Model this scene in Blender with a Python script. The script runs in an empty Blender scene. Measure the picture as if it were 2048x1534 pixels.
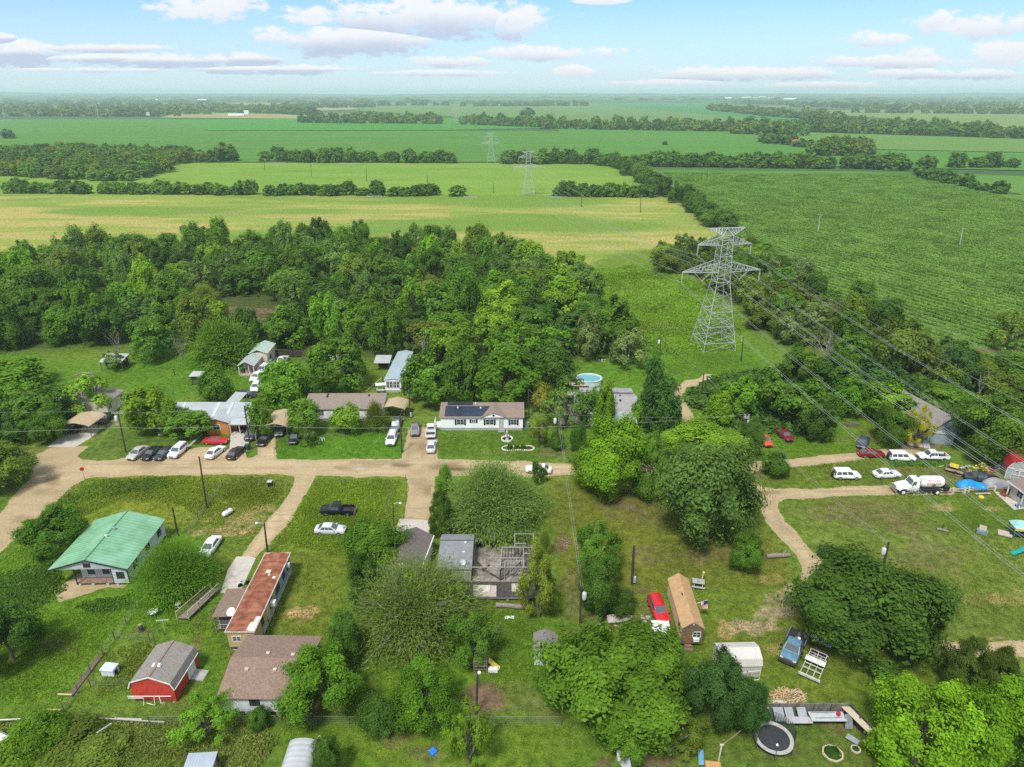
import bpy, math, random
import numpy as np
from mathutils import Vector, Matrix
R = math.radians
SC = bpy.context.scene
COL = SC.collection
RNG = random.Random(7)
# ---------------------------------------------------------------- camera maths
FPX, PITCH, CAMH = 1365.3, R(23.1), 62.0
CP, SP = math.cos(PITCH), math.sin(PITCH)
def P(x, y, z=0.0):
 """survey point: where the sight line of a photo point meets the height z"""
 dx = (x - 1024) / FPX
 dy = (767 - y) / FPX
 d = (dx, CP + dy * SP, -SP + dy * CP)
 t = (z - CAMH) / d[2]
 return Vector((d[0] * t, d[1] * t, z))
def top_at(Y, y):
 dy = (767 - y) / FPX
 return CAMH + Y * ((-SP + dy * CP) / (CP + dy * SP))
def to_px(X, Y, Z=0.0):
 z = Y * CP - (Z - CAMH) * SP
 u = Y * SP + (Z - CAMH) * CP
 return 1024 + FPX * X / z, 767 - FPX * u / z
# ---------------------------------------------------------------- numpy noise
def vnoise(x, y, scale, seed):
 rs = np.random.RandomState(seed)
 g = rs.rand(256, 256)
 u = np.asarray(x) / scale
 v = np.asarray(y) / scale
 i = np.floor(u).astype(int)
 j = np.floor(v).astype(int)
 fu = u - i
 fv = v - j
 fu = fu * fu * (3 - 2 * fu)
 fv = fv * fv * (3 - 2 * fv)
 a = g[i % 256, j % 256]
 b = g[(i + 1) % 256, j % 256]
 c = g[i % 256, (j + 1) % 256]
 d = g[(i + 1) % 256, (j + 1) % 256]
 return (a * (1 - fu) + b * fu) * (1 - fv) + (c * (1 - fu) + d * fu) * fv
def fbm(x, y, scale, seed, octs=4):
 t = np.zeros(np.shape(x))
 amp, tot = 1.0, 0.0
 for k in range(octs):
  t = t + amp * vnoise(x, y, scale / 2 ** k, seed + k)
  tot += amp
  amp *= 0.55
 return t / tot
def sd_poly(px, py, poly):
 """signed distance (px units), negative inside"""
 n = len(poly)
 best = np.full(px.shape, 1e18)
 inside = np.zeros(px.shape, bool)
 for k in range(n):
  ax, ay = poly[k]
  bx, by = poly[(k + 1) % n]
  ex, ey = bx - ax, by - ay
  wx, wy = px - ax, py - ay
  t = np.clip((wx * ex + wy * ey) / (ex * ex + ey * ey + 1e-9), 0, 1)
  dx, dy = wx - ex * t, wy - ey * t
  best = np.minimum(best, dx * dx + dy * dy)
  cond = ((ay <= py) & (by > py)) | ((by <= py) & (ay > py))
  with np.errstate(divide='ignore', invalid='ignore'):
   xi = ax + (py - ay) / (by - ay + 1e-12) * ex
  inside ^= cond & (px < xi)
 d = np.sqrt(best)
 return np.where(inside, -d, d)
# ---------------------------------------------------------------- mesh builder
class MB:
 def __init__(s):
  s.v, s.f = [], []
 def add(s, vs, fs):
  n = len(s.v)
  s.v += [tuple(p) for p in vs]
  s.f += [tuple(i + n for i in f) for f in fs]
  return s
 def hexa(s, p):          # 4 bottom (ccw), 4 top
  return s.add(p, [(3, 2, 1, 0), (4, 5, 6, 7), (0, 1, 5, 4), (1, 2, 6, 5), (2, 3, 7, 6), (3, 0, 4, 7)])
 def b(s, x0, x1, y0, y1, z0, z1):
  return s.hexa([(x0, y0, z0), (x1, y0, z0), (x1, y1, z0), (x0, y1, z0), (x0, y0, z1), (x1, y0, z1), (x1, y1, z1), (x0, y1, z1)])
 def bar(s, a, b, w, h=None):
  """box beam from a to b"""
  a, b = Vector(a), Vector(b)
  h = h or w
  d = (b - a).normalized()
  up = Vector((0, 0, 1)) if abs(d.z) < 0.95 else Vector((1, 0, 0))
  sx = d.cross(up).normalized() * w / 2
  sz = sx.cross(d).normalized() * h / 2
  return s.hexa([a - sx - sz, a + sx - sz, b + sx - sz, b - sx - sz, a - sx + sz, a + sx + sz, b + sx + sz, b - sx + sz])
 def tube(s, pts, r, n=6):
  pts = [Vector(p) for p in pts]
  rs = r if isinstance(r, (list, tuple)) else [r] * len(pts)
  base = len(s.v)
  ref = Vector((0.31, 0.9, 0.3))
  for k, p in enumerate(pts):
   d = (pts[min(k + 1, len(pts) - 1)] - pts[max(k - 1, 0)]).normalized()
   u = d.cross(ref)
   if u.length < 1e-3:
    u = d.cross(Vector((1, 0, 0)))
   u.normalize()
   w = d.cross(u)
   for i in range(n):
    a = 2 * math.pi * i / n
    s.v.append(tuple(p + (u * math.cos(a) + w * math.sin(a)) * rs[k]))
  for k in range(len(pts) - 1):
   for i in range(n):
    j = (i + 1) % n
    s.f.append((base + k * n + i, base + k * n + j, base + (k + 1) * n + j, base + (k + 1) * n + i))
  s.f.append(tuple(base + i for i in range(n))[::-1])
  s.f.append(tuple(base + (len(pts) - 1) * n + i for i in range(n)))
  return s
 def lathe(s, prof, c=(0, 0, 0), n=16, sx=1, sy=1, axis='z'):
  base = len(s.v)
  for r, z in prof:
   for i in range(n):
    a = 2 * math.pi * i / n
    x, y = r * math.cos(a) * sx, r * math.sin(a) * sy
    if axis == 'z':
     s.v.append((c[0] + x, c[1] + y, c[2] + z))
    elif axis == 'y':
     s.v.append((c[0] + x, c[1] + z, c[2] + y))
    else:
     s.v.append((c[0] + z, c[1] + x, c[2] + y))
  for k in range(len(prof) - 1):
   for i in range(n):
    j = (i + 1) % n
    s.f.append((base + k * n + i, base + k * n + j, base + (k + 1) * n + j, base + (k + 1) * n + i))
  s.f.append(tuple(base + i for i in range(n))[::-1])
  s.f.append(tuple(base + (len(prof) - 1) * n + i for i in range(n)))
  return s
 def prism(s, poly, y0, y1, axis='y'):
  """poly = (a, z) outline extruded along y (or x)"""
  n = len(poly)
  f = (lambda a, t, z: (a, t, z)) if axis == 'y' else (lambda a, t, z: (t, a, z))
  vs = [f(a, y0, z) for a, z in poly] + [f(a, y1, z) for a, z in poly]
  fs = [tuple(range(n)), tuple(range(n, 2 * n))[::-1]]
  for i in range(n):
   j = (i + 1) % n
   fs.append((i, i + n, j + n, j))
  return s.add(vs, fs)
 def slab(s, poly, z0, z1):
  n = len(poly)
  vs = [(p[0], p[1], z0) for p in poly] + [(p[0], p[1], z1) for p in poly]
  fs = [tuple(range(n))[::-1], tuple(range(n, 2 * n))]
  for i in range(n):
   j = (i + 1) % n
   fs.append((i, j, j + n, i + n))
  return s.add(vs, fs)
 def sheet(s, p4, t=0.04):
  """thick quad: p4 corners, thickness downward along normal"""
  a, b, c, d = [Vector(p) for p in p4]
  n = (b - a).cross(d - a).normalized() * t
  return s.hexa([a - n, b - n, c - n, d - n, a, b, c, d])
 def loft(s, rings):
  base = len(s.v)
  n = len(rings[0])
  for r in rings:
   s.v += [tuple(p) for p in r]
  for k in range(len(rings) - 1):
   for i in range(n):
    j = (i + 1) % n
    s.f.append((base + k * n + i, base + (k + 1) * n + i, base + (k + 1) * n + j, base + k * n + j))
  s.f.append(tuple(base + i for i in range(n)))
  s.f.append(tuple(base + (len(rings) - 1) * n + i for i in range(n))[::-1])
  return s
 def build(s, name, mat, parent=None, smooth=0, loc=None):
  me = bpy.data.meshes.new(name)
  me.from_pydata(s.v, [], s.f)
  if smooth:
   me.shade_smooth()
   me.set_sharp_from_angle(angle=R(smooth))
  if mat:
   me.materials.append(mat)
  bm_fix(me)
  o = bpy.data.objects.new(name, me)
  COL.objects.link(o)
  if parent:
   o.parent = parent
  if loc is not None:
   o.location = loc
  return o
def bm_fix(me):
 import bmesh
 bm = bmesh.new()
 bm.from_mesh(me)
 bmesh.ops.recalc_face_normals(bm, faces=bm.faces)
 bm.to_mesh(me)
 bm.free()
def tag(o, label=None, cat=None, group=None, kind=None):
 if label: o['label'] = label
 if cat: o['category'] = cat
 if group: o['group'] = group
 if kind: o['kind'] = kind
 return o
def thing(name, label, cat, loc=(0, 0, 0), rz=0.0, group=None):
 o = bpy.data.objects.new(name, None)
 COL.objects.link(o)
 o.empty_display_size = 0.5
 o.location = loc
 o.rotation_euler = (0, 0, rz)
 return tag(o, label, cat, group)
KIDS = {}
def kids(o):
 return [c for c in bpy.data.objects if c.parent == o]
def dup(o, parent=None, tree=None):
 """copy of a thing with its parts and sub-parts; tree = cached (object, [children trees])"""
 t = tree or get_tree(o)
 c = t[0].copy()
 COL.objects.link(c)
 c.parent = parent
 for ch in t[1]:
  dup(None, c, ch)
 return c
def get_tree(o):
 if o.name not in KIDS:
  KIDS[o.name] = (o, [get_tree(c) for c in kids(o)])
 return KIDS[o.name]
# ---------------------------------------------------------------- materials
def new_mat(name):
 m = bpy.data.materials.new(name)
 m.use_nodes = True
 nt = m.node_tree
 b = nt.nodes['Principled BSDF']
 return m, nt, b
def N(nt, typ, **kw):
 n = nt.nodes.new(typ)
 for k, v in kw.items():
  if k.startswith('i_'):
   n.inputs[k[2:].replace('_', ' ')].default_value = v
  else:
   setattr(n, k, v)
 return n
def math_n(nt, op, a, b=None, clamp=False):
 n = nt.nodes.new('ShaderNodeMath')
 n.operation = op
 n.use_clamp = clamp
 for i, x in enumerate((a, b)):
  if x is None:
   continue
  if isinstance(x, (int, float)):
   n.inputs[i].default_value = x
  else:
   nt.links.new(x, n.inputs[i])
 return n.outputs[0]
def mixc(nt, fac, a, b, blend='MIX'):
 n = nt.nodes.new('ShaderNodeMix')
 n.data_type = 'RGBA'
 n.blend_type = blend
 n.clamp_factor = True
 for sock, x in ((n.inputs[0], fac), (n.inputs[6], a), (n.inputs[7], b)):
  if isinstance(x, (int, float)):
   sock.default_value = x
  elif isinstance(x, tuple):
   sock.default_value = (*x[:3], 1)
  else:
   nt.links.new(x, sock)
 return n.outputs[2]
def smooth_n(nt, x, lo, hi):
 n = nt.nodes.new('ShaderNodeMapRange')
 n.interpolation_type = 'SMOOTHSTEP'
 nt.links.new(x, n.inputs[0])
 n.inputs[1].default_value = lo
 n.inputs[2].default_value = hi
 return n.outputs[0]
def noise_n(nt, vec, scale, detail=4, rough=0.6):
 n = nt.nodes.new('ShaderNodeTexNoise')
 n.inputs['Scale'].default_value = scale
 n.inputs['Detail'].default_value = detail
 n.inputs['Roughness'].default_value = rough
 if vec is not None:
  nt.links.new(vec, n.inputs['Vector'])
 return n.outputs['Fac']
def coords(nt, out='Object', scale=None):
 t = nt.nodes.new('ShaderNodeTexCoord')
 o = t.outputs[out]
 if scale:
  mp = nt.nodes.new('ShaderNodeMapping')
  mp.inputs['Scale'].default_value = scale
  nt.links.new(o, mp.inputs['Vector'])
  o = mp.outputs['Vector']
 return o
MATS = {}
def M(name, col=(0.5, 0.5, 0.5), rough=0.8, metal=0.0, var=0.18, scale=2.0, stain=None, stain_at=(0.55, 0.75), stain_scale=0.8,
   ribs=None, bump=0.0, spec=0.4, objcol=False):
 """procedural surface: base colour + wear noise + optional stains and ribs. ribs=(axis, spacing, depth)"""
 if name in MATS:
  return MATS[name]
 m, nt, b = new_mat(name)
 vec = coords(nt)
 n1 = noise_n(nt, vec, scale, 5, 0.65)
 dark = tuple(c * (1 - var) for c in col)
 lite = tuple(min(1, c * (1 + var)) for c in col)
 if objcol:
  oi = nt.nodes.new('ShaderNodeObjectInfo')
  c = mixc(nt, smooth_n(nt, n1, 0.3, 0.7), mixc(nt, 1.0, oi.outputs['Color'], (1 - var,) * 3, 'MULTIPLY'), oi.outputs['Color'])
 else:
  c = mixc(nt, smooth_n(nt, n1, 0.3, 0.7), dark, lite)
 if stain:
  n2 = noise_n(nt, vec, stain_scale, 6, 0.7)
  c = mixc(nt, smooth_n(nt, n2, *stain_at), c, stain)
 nt.links.new(c, b.inputs['Base Color'])
 b.inputs['Roughness'].default_value = rough
 b.inputs['Metallic'].default_value = metal
 b.inputs['Specular IOR Level'].default_value = spec
 h = None
 if ribs:
  ax, sp, dep = ribs
  sep = nt.nodes.new('ShaderNodeSeparateXYZ')
  nt.links.new(vec, sep.inputs[0])
  s = math_n(nt, 'SINE', math_n(nt, 'MULTIPLY', sep.outputs['XYZ'.index(ax)], 2 * math.pi / sp))
  h = math_n(nt, 'MULTIPLY', s, dep)
 if bump:
  hb = math_n(nt, 'MULTIPLY', noise_n(nt, vec, scale * 6, 3), bump)
  h = hb if h is None else math_n(nt, 'ADD', h, hb)
 if h is not None:
  bp = nt.nodes.new('ShaderNodeBump')
  bp.inputs['Distance'].default_value = 1.0
  bp.inputs['Strength'].default_value = 1.0
  nt.links.new(h, bp.inputs['Height'])
  nt.links.new(bp.outputs['Normal'], b.inputs['Normal'])
 MATS[name] = m
 return m
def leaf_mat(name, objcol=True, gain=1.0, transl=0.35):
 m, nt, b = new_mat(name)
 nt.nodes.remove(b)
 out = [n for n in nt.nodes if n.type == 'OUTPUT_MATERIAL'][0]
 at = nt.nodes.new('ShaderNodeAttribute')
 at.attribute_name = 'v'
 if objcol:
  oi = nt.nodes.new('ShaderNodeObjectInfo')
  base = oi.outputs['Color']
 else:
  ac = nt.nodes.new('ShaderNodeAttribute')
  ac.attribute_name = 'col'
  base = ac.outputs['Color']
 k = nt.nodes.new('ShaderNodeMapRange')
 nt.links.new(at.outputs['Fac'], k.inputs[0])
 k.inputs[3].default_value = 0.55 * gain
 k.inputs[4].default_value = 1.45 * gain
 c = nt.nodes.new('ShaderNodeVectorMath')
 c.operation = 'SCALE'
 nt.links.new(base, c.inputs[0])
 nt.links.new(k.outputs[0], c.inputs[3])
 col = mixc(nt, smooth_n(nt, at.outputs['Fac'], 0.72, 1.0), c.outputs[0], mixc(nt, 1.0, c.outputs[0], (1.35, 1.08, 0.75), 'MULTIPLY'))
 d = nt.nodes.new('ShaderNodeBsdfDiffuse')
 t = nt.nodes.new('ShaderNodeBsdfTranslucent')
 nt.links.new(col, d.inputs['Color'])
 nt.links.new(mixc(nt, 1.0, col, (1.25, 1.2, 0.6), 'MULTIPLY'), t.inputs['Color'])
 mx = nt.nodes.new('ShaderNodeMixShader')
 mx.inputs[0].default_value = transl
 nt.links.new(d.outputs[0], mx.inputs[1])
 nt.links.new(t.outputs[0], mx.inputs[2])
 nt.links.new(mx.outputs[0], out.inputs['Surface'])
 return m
def np_mesh(name, V, F4, mat, attrs=None, parent=None, smooth=False):
 """fast mesh from numpy: V (n,3), F4 (m,4); attrs {name: (domain, type, array)}"""
 me = bpy.data.meshes.new(name)
 nv, nf = len(V), len(F4)
 me.vertices.add(nv)
 me.vertices.foreach_set('co', np.ascontiguousarray(V, np.float32).ravel())
 me.loops.add(nf * 4)
 me.loops.foreach_set('vertex_index', np.ascontiguousarray(F4, np.int32).ravel())
 me.polygons.add(nf)
 me.polygons.foreach_set('loop_start', np.arange(0, nf * 4, 4, dtype=np.int32))
 me.polygons.foreach_set('loop_total', np.full(nf, 4, np.int32))
 if smooth:
  me.polygons.foreach_set('use_smooth', np.ones(nf, bool))
 me.update(calc_edges=True)
 for k, (dom, typ, arr) in (attrs or {}).items():
  a = me.attributes.new(k, typ, dom)
  a.data.foreach_set('color' if 'COLOR' in typ else 'value', np.ascontiguousarray(arr, np.float32).ravel())
 if mat:
  me.materials.append(mat)
 o = bpy.data.objects.new(name, me)
 COL.objects.link(o)
 if parent:
  o.parent = parent
 return o
# ================================================================ light, sky, camera
def pxdir(x, y):
 dx = (x - 1024) / FPX
 dy = (767 - y) / FPX
 d = (dx, CP + dy * SP, -SP + dy * CP)
 return d[0] / d[1], d[2] / d[1]          # tangent-plane coordinates of a sky direction
SUN_EL, SUN_AZ = R(58), R(205)               # azimuth clockwise from +Y: behind the camera, to its left
EXPO, STR = 1.0, 0.12
def setup_world():
 w = bpy.data.worlds.new('World')
 SC.world = w
 w.use_nodes = True
 nt = w.node_tree
 bg = nt.nodes['Background']
 sky = nt.nodes.new('ShaderNodeTexSky')
 sky.sky_type = 'NISHITA'
 sky.sun_disc = False
 sky.sun_elevation = SUN_EL
 sky.sun_rotation = SUN_AZ
 sky.air_density = 1.0
 sky.dust_density = 0.6
 sky.ozone_density = 2.0
 tc = nt.nodes.new('ShaderNodeTexCoord')
 sep = nt.nodes.new('ShaderNodeSeparateXYZ')
 nt.links.new(tc.outputs['Generated'], sep.inputs[0])
 X, Y, Z = sep.outputs
 yy = math_n(nt, 'MAXIMUM', math_n(nt, 'ABSOLUTE', Y), 0.05)
 u = math_n(nt, 'DIVIDE', X, yy)
 v = math_n(nt, 'DIVIDE', Z, yy)
 front = math_n(nt, 'GREATER_THAN', Y, 0.05)
 comb = nt.nodes.new('ShaderNodeCombineXYZ')
 nt.links.new(u, comb.inputs[0]); nt.links.new(v, comb.inputs[1])
 mp = nt.nodes.new('ShaderNodeMapping')
 mp.inputs['Scale'].default_value = (1.0, 2.2, 1.0)
 nt.links.new(comb.outputs[0], mp.inputs['Vector'])
 n1 = noise_n(nt, mp.outputs[0], 13.0, 7, 0.62)
 n2 = noise_n(nt, mp.outputs[0], 46.0, 6, 0.65)
 wob = math_n(nt, 'ADD', math_n(nt, 'MULTIPLY', math_n(nt, 'SUBTRACT', n1, 0.5), 2.8),
     math_n(nt, 'MULTIPLY', math_n(nt, 'SUBTRACT', n2, 0.5), 2.0))
 # clouds of the photograph: centre x, y, half width, half height (survey points), weight of grey base
 CL = [(860, 38, 235, 36, .95), (700, 82, 190, 26, 1.0), (405, 14, 105, 26, .25), (620, 30, 70, 16, .2), (1030, 45, 65, 28, .6),
    (200, 97, 150, 7, .7), (35, 108, 95, 22, 1.9), (180, 118, 130, 9, 1.3), (350, 122, 180, 13, 1.5), (500, 120, 70, 12, 1.6), (180, 140, 170, 4, .6), (560, 140, 190, 8, 1.4), (900, 122, 80, 10, .5),
    (1085, 106, 150, 13, .5), (1150, 142, 52, 11, .35), (880, 146, 150, 5, .5), (1950, 48, 105, 24, .35), (1760, 78, 60, 13, .4),
    (1840, 102, 32, 13, .2), (2010, 106, 70, 20, .3), (1480, 148, 190, 13, .7), (1800, 122, 160, 11, .5), (1900, 148, 170, 9, .7),
    (1660, 170, 170, 6, .5), (1330, 165, 120, 6, .4), (1210, 2, 60, 5, .1), (0, 78, 30, 9, 1.6)]
 cov = shade = None
 for (cx, cy, a, bb, g) in CL:
  u0, v0 = pxdir(cx, cy)
  du = a * 1.2 / FPX
  dv = bb * 1.2 / FPX * 1.1
  pu = math_n(nt, 'DIVIDE', math_n(nt, 'SUBTRACT', u, u0), du)
  pv = math_n(nt, 'DIVIDE', math_n(nt, 'SUBTRACT', v, v0), dv)
  e = math_n(nt, 'SUBTRACT', 1.0, math_n(nt, 'ADD', math_n(nt, 'MULTIPLY', pu, pu), math_n(nt, 'MULTIPLY', pv, pv)))
  if cov is None:
   cov, shade = e, math_n(nt, 'MULTIPLY', math_n(nt, 'MULTIPLY_ADD' if False else 'SUBTRACT', 0.25, pv), g)
  else:
   s = math_n(nt, 'MULTIPLY', math_n(nt, 'SUBTRACT', 0.25, pv), g)
   gt = math_n(nt, 'GREATER_THAN', e, cov)
   shade = math_n(nt, 'ADD', math_n(nt, 'MULTIPLY', shade, math_n(nt, 'SUBTRACT', 1.0, gt)), math_n(nt, 'MULTIPLY', s, gt))
   cov = math_n(nt, 'MAXIMUM', cov, e)
 cov = math_n(nt, 'ADD', math_n(nt, 'MAXIMUM', cov, -1.2), wob)
 cl_f = smooth_n(nt, cov, 0.24, 0.80)
 # unseen broken cloud added over the rest of the dome to whiten ambient light
 z2 = math_n(nt, 'ADD', math_n(nt, 'MAXIMUM', Z, 0.0), 0.12)
 c3 = nt.nodes.new('ShaderNodeCombineXYZ')
 nt.links.new(math_n(nt, 'DIVIDE', X, z2), c3.inputs[0]); nt.links.new(math_n(nt, 'DIVIDE', Y, z2), c3.inputs[1])
 n3 = noise_n(nt, c3.outputs[0], 1.1, 6, 0.6)
 high = smooth_n(nt, v, 0.16, 0.4)
 hv = math_n(nt, 'MAXIMUM', high, math_n(nt, 'SUBTRACT', 1.0, front))
 cl_b = math_n(nt, 'MULTIPLY', smooth_n(nt, n3, 0.36, 0.55), hv)
 cl_f = math_n(nt, 'MULTIPLY', math_n(nt, 'MULTIPLY', cl_f, front), math_n(nt, 'SUBTRACT', 1.0, high))
 cover = math_n(nt, 'MAXIMUM', cl_f, cl_b)
 sh = smooth_n(nt, math_n(nt, 'ADD', shade, math_n(nt, 'MULTIPLY', math_n(nt, 'SUBTRACT', n1, 0.5), 0.7)), -0.1, 0.75)
 K = 1 / STR / 2 ** EXPO                  # cloud radiances relative to the background strength
 ccol = mixc(nt, sh, (0.97 * K, 0.97 * K, 0.98 * K), (0.56 * K, 0.64 * K, 0.82 * K))
 ccol = mixc(nt, math_n(nt, 'MULTIPLY', cl_b, 1.0), ccol, (0.85 * K, 0.87 * K, 0.92 * K))
 # clear sky, paler towards the horizon
 hz = smooth_n(nt, Z, 0.14, -0.01)
 clear = mixc(nt, 1.0, sky.outputs[0], (0.40, 0.57, 0.78), 'MULTIPLY')
 clear = mixc(nt, math_n(nt, 'MULTIPLY', hz, 0.75), clear, (0.76 * K, 0.91 * K, 1.0 * K))
 col = mixc(nt, math_n(nt, 'MULTIPLY', cover, 0.93), clear, ccol)
 col = mixc(nt, smooth_n(nt, Z, 0.004, -0.03), col, (0.55 * K, 0.70 * K, 0.68 * K))
 nt.links.new(col, bg.inputs['Color'])
 bg.inputs['Strength'].default_value = STR
 w.cycles.sampling_method = 'MANUAL'
 w.cycles.sample_map_resolution = 512
 sd = bpy.data.lights.new('sun', 'SUN')
 sd.energy = 2.1
 sd.angle = R(11)
 sd.color = (1.0, 0.955, 0.88)
 so = bpy.data.objects.new('sun', sd)
 COL.objects.link(so)
 dv = Vector((math.sin(SUN_AZ) * math.cos(SUN_EL), math.cos(SUN_AZ) * math.cos(SUN_EL), math.sin(SUN_EL)))
 so.rotation_euler = dv.to_track_quat('Z', 'Y').to_euler()
 so.location = (0, 0, 60)
 cd = bpy.data.cameras.new('camera')
 cd.sensor_width = 36
 cd.lens = 36 * FPX / 2048
 cd.clip_start = 0.5
 cd.clip_end = 60000
 co = bpy.data.objects.new('camera', cd)
 COL.objects.link(co)
 co.location = (0, 0, CAMH)
 co.rotation_euler = (R(90) - PITCH, 0, 0)
 SC.camera = co
 vs = SC.view_settings
 vs.view_transform = 'Standard'
 vs.look = 'None'
 vs.exposure = EXPO
 vs.gamma = 1
 vs.use_curve_mapping = False
 SC.cycles.use_denoising = False
 SC.cycles.max_bounces = 5
 SC.cycles.diffuse_bounces = 4
 SC.cycles.glossy_bounces = 2
 SC.cycles.transmission_bounces = 2
 SC.cycles.transparent_max_bounces = 8
 SC.cycles.volume_bounces = 1
 SC.cycles.sample_clamp_indirect = 4
# ================================================================ ground near the houses
# dirt outlines traced on the photograph (survey points)
DIRT = {
 'dirt_road': [(-260, 1290), (-140, 1110), (0, 1024), (41, 975), (60, 958), (52, 925), (34, 915), (79, 906), (97, 895), (142, 893), (178, 893), (160, 904), (150, 914), (166, 921), (219, 921),
  (255, 914), (272, 896), (290, 893), (378, 898), (400, 893), (460, 898), (490, 904), (494, 917), (517, 911), (516, 893), (528, 874), (550, 872), (549, 900), (553, 920),
  (700, 919), (804, 917), (876, 917), (943, 920), (1090, 925), (1160, 926), (1300, 927), (1480, 924), (1500, 922), (1532, 924), (1530, 938), (1510, 943), (1500, 950),
  (1480, 955), (1300, 956), (1160, 953), (1090, 953), (1000, 953), (878, 952), (812, 953), (746, 952), (640, 951), (590, 952), (560, 949), (405, 949), (274, 950), (192, 953), (170, 958),
  (131, 980), (115, 997), (90, 1030), (30, 1079), (0, 1108), (-160, 1290)],
 'driveway': [(804, 919), (809, 901), (816, 857), (842, 852), (874, 857), (875, 919)],
 'farm_track': [(590, 950), (588, 969), (568, 1002), (505, 1079), (482, 1114), (512, 1116), (545, 1079), (582, 1043), (620, 975), (632, 950)],
 'gravel_drive': [(812, 951), (818, 975), (812, 1010), (806, 1040), (862, 1041), (868, 1005), (870, 951)],
 'gravel_lane': [(1528, 924), (1578, 919), (1652, 910), (1721, 905), (1778, 896), (1828, 899), (1850, 903), (1820, 910), (1778, 913), (1721, 918), (1625, 931), (1581, 935), (1529, 938)],
 'gravel_track': [(1490, 940), (1503, 962), (1525, 973), (1537, 976), (1619, 977), (1693, 973), (1792, 971), (1920, 975), (1905, 990), (1792, 988), (1734, 991), (1652, 996), (1575, 999), (1556, 1006),
  (1570, 1041), (1598, 1065), (1620, 1100), (1643, 1121), (1638, 1140), (1610, 1165), (1597, 1163), (1603, 1133), (1592, 1113), (1563, 1080), (1530, 1045), (1518, 1015), (1505, 985), (1484, 950)],
 'side_lane': [(1860, 1303), (1879, 1285), (1908, 1288), (1961, 1288), (2060, 1283), (2200, 1280), (2200, 1320), (2048, 1313), (1973, 1306), (1890, 1320)],
 'back_track': [(1362, 768), (1372, 760), (1398, 757), (1406, 749), (1420, 748), (1428, 756), (1440, 762), (1430, 770), (1400, 772), (1374, 774), (1362, 795), (1386, 828), (1412, 853), (1376, 852), (1348, 812), (1340, 786)],
 'sand_yard': [(160, 1146), (120, 1172), (108, 1186), (118, 1203), (150, 1196), (184, 1186), (215, 1180), (250, 1178), (262, 1166), (330, 1080), (318, 1062), (250, 1130)],
}
# bare or worn spots: x, y, rx, ry, strength, kind
SPOTS = [
 (118, 1292, 26, 10, .75, 'brown'), (612, 1228, 34, 18, .9, 'sand'), (600, 1248, 18, 14, .6, 'sand'), (966, 1398, 36, 26, 1., 'brown'), (1508, 1254, 36, 14, .95, 'pale'),
 (1570, 1205, 34, 22, .75, 'pale'), (1555, 1230, 40, 10, .6, 'pale'), (1575, 1395, 34, 14, .6, 'pale'), (1560, 1300, 30, 10, .4, 'sand'), (1585, 1270, 24, 12, .55, 'brown'), (1450, 1262, 14, 16, .6, 'sand'),
 (490, 1040, 70, 9, .6, 'sand'), (440, 1062, 40, 8, .7, 'sand'), (500, 1020, 60, 7, .45, 'sand'), (1120, 1090, 12, 30, .8, 'brown'), (1145, 1190, 18, 60, .5, 'brown'),
 (1270, 1180, 22, 14, .6, 'brown'), (1290, 1230, 20, 30, .5, 'brown'), (1210, 1240, 40, 14, .7, 'brown'), (1350, 1240, 30, 20, .4, 'brown'),
 (1750, 1030, 90, 20, .5, 'brown'), (1800, 1050, 60, 18, .45, 'brown'), (1870, 1015, 30, 7, .5, 'sand'), (1985, 1018, 18, 5, .6, 'sand'), (1850, 1120, 70, 26, .45, 'brown'),
 (1800, 940, 60, 7, .6, 'brown'), (1690, 880, 20, 4, .4, 'brown'), (1830, 890, 40, 12, .8, 'brown'), (1900, 950, 60, 12, .6, 'brown'), (2000, 1200, 70, 12, .35, 'sand'), (1995, 1275, 30, 5, .6, 'pale'),
 (1780, 870, 60, 12, .5, 'brown'), (1540, 1160, 26, 8, .3, 'sand'), (1250, 1010, 80, 14, .5, 'brown'), (1350, 1030, 90, 20, .45, 'brown'), (1400, 1110, 100, 18, .5, 'brown'),
 (800, 1475, 28, 12, .6, 'brown'), (840, 1505, 50, 16, .5, 'brown'), (1060, 1400, 90, 30, .35, 'brown'), (620, 1420, 110, 14, .75, 'brown'), (560, 1410, 80, 8, .8, 'brown'),
 (1500, 1440, 60, 16, .7, 'rust'), (1560, 1500, 40, 16, .4, 'brown'), (1290, 1525, 60, 20, .8, 'brown'), (1670, 1440, 30, 26, .6, 'brown'), (1380, 655, 60, 8, .6, 'brown'), (1310, 655, 60, 8, .6, 'brown'),
 (1240, 665, 40, 6, .5, 'brown'), (495, 628, 50, 10, .9, 'brown'), (10, 600, 20, 18, .9, 'brown'), (1985, 702, 40, 5, .8, 'brown'), (1990, 790, 30, 10, .6, 'brown'), (160, 1080, 16, 5, .5, 'pale'),
 (290, 1264, 18, 6, .6, 'brown'), (800, 870, 12, 20, .3, 'brown'), (640, 868, 60, 6, .35, 'brown'), (1100, 905, 30, 8, .5, 'brown'), (60, 900, 60, 10, .4, 'brown'), (1020, 905, 40, 4, .3, 'brown'),
 (150, 1040, 120, 26, .0, 'brown'), (420, 1130, 30, 8, .0, 'sand'), (395, 1250, 6, 60, .6, 'brown'), (640, 905, 14, 6, .0, 'sand'), (170, 865, 30, 5, .5, 'pale'), (220, 848, 22, 5, .7, 'pale'), (1700, 1010, 60, 12, .35, 'brown'), (1510, 948, 26, 10, .6, 'brown'), (330, 1445, 110, 5, .5, 'brown')]
SPOTCOL = {'brown': (.150, .118, .070), 'sand': (.40, .30, .15), 'pale': (.38, .31, .20), 'rust': (.20, .115, .05)}
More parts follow.
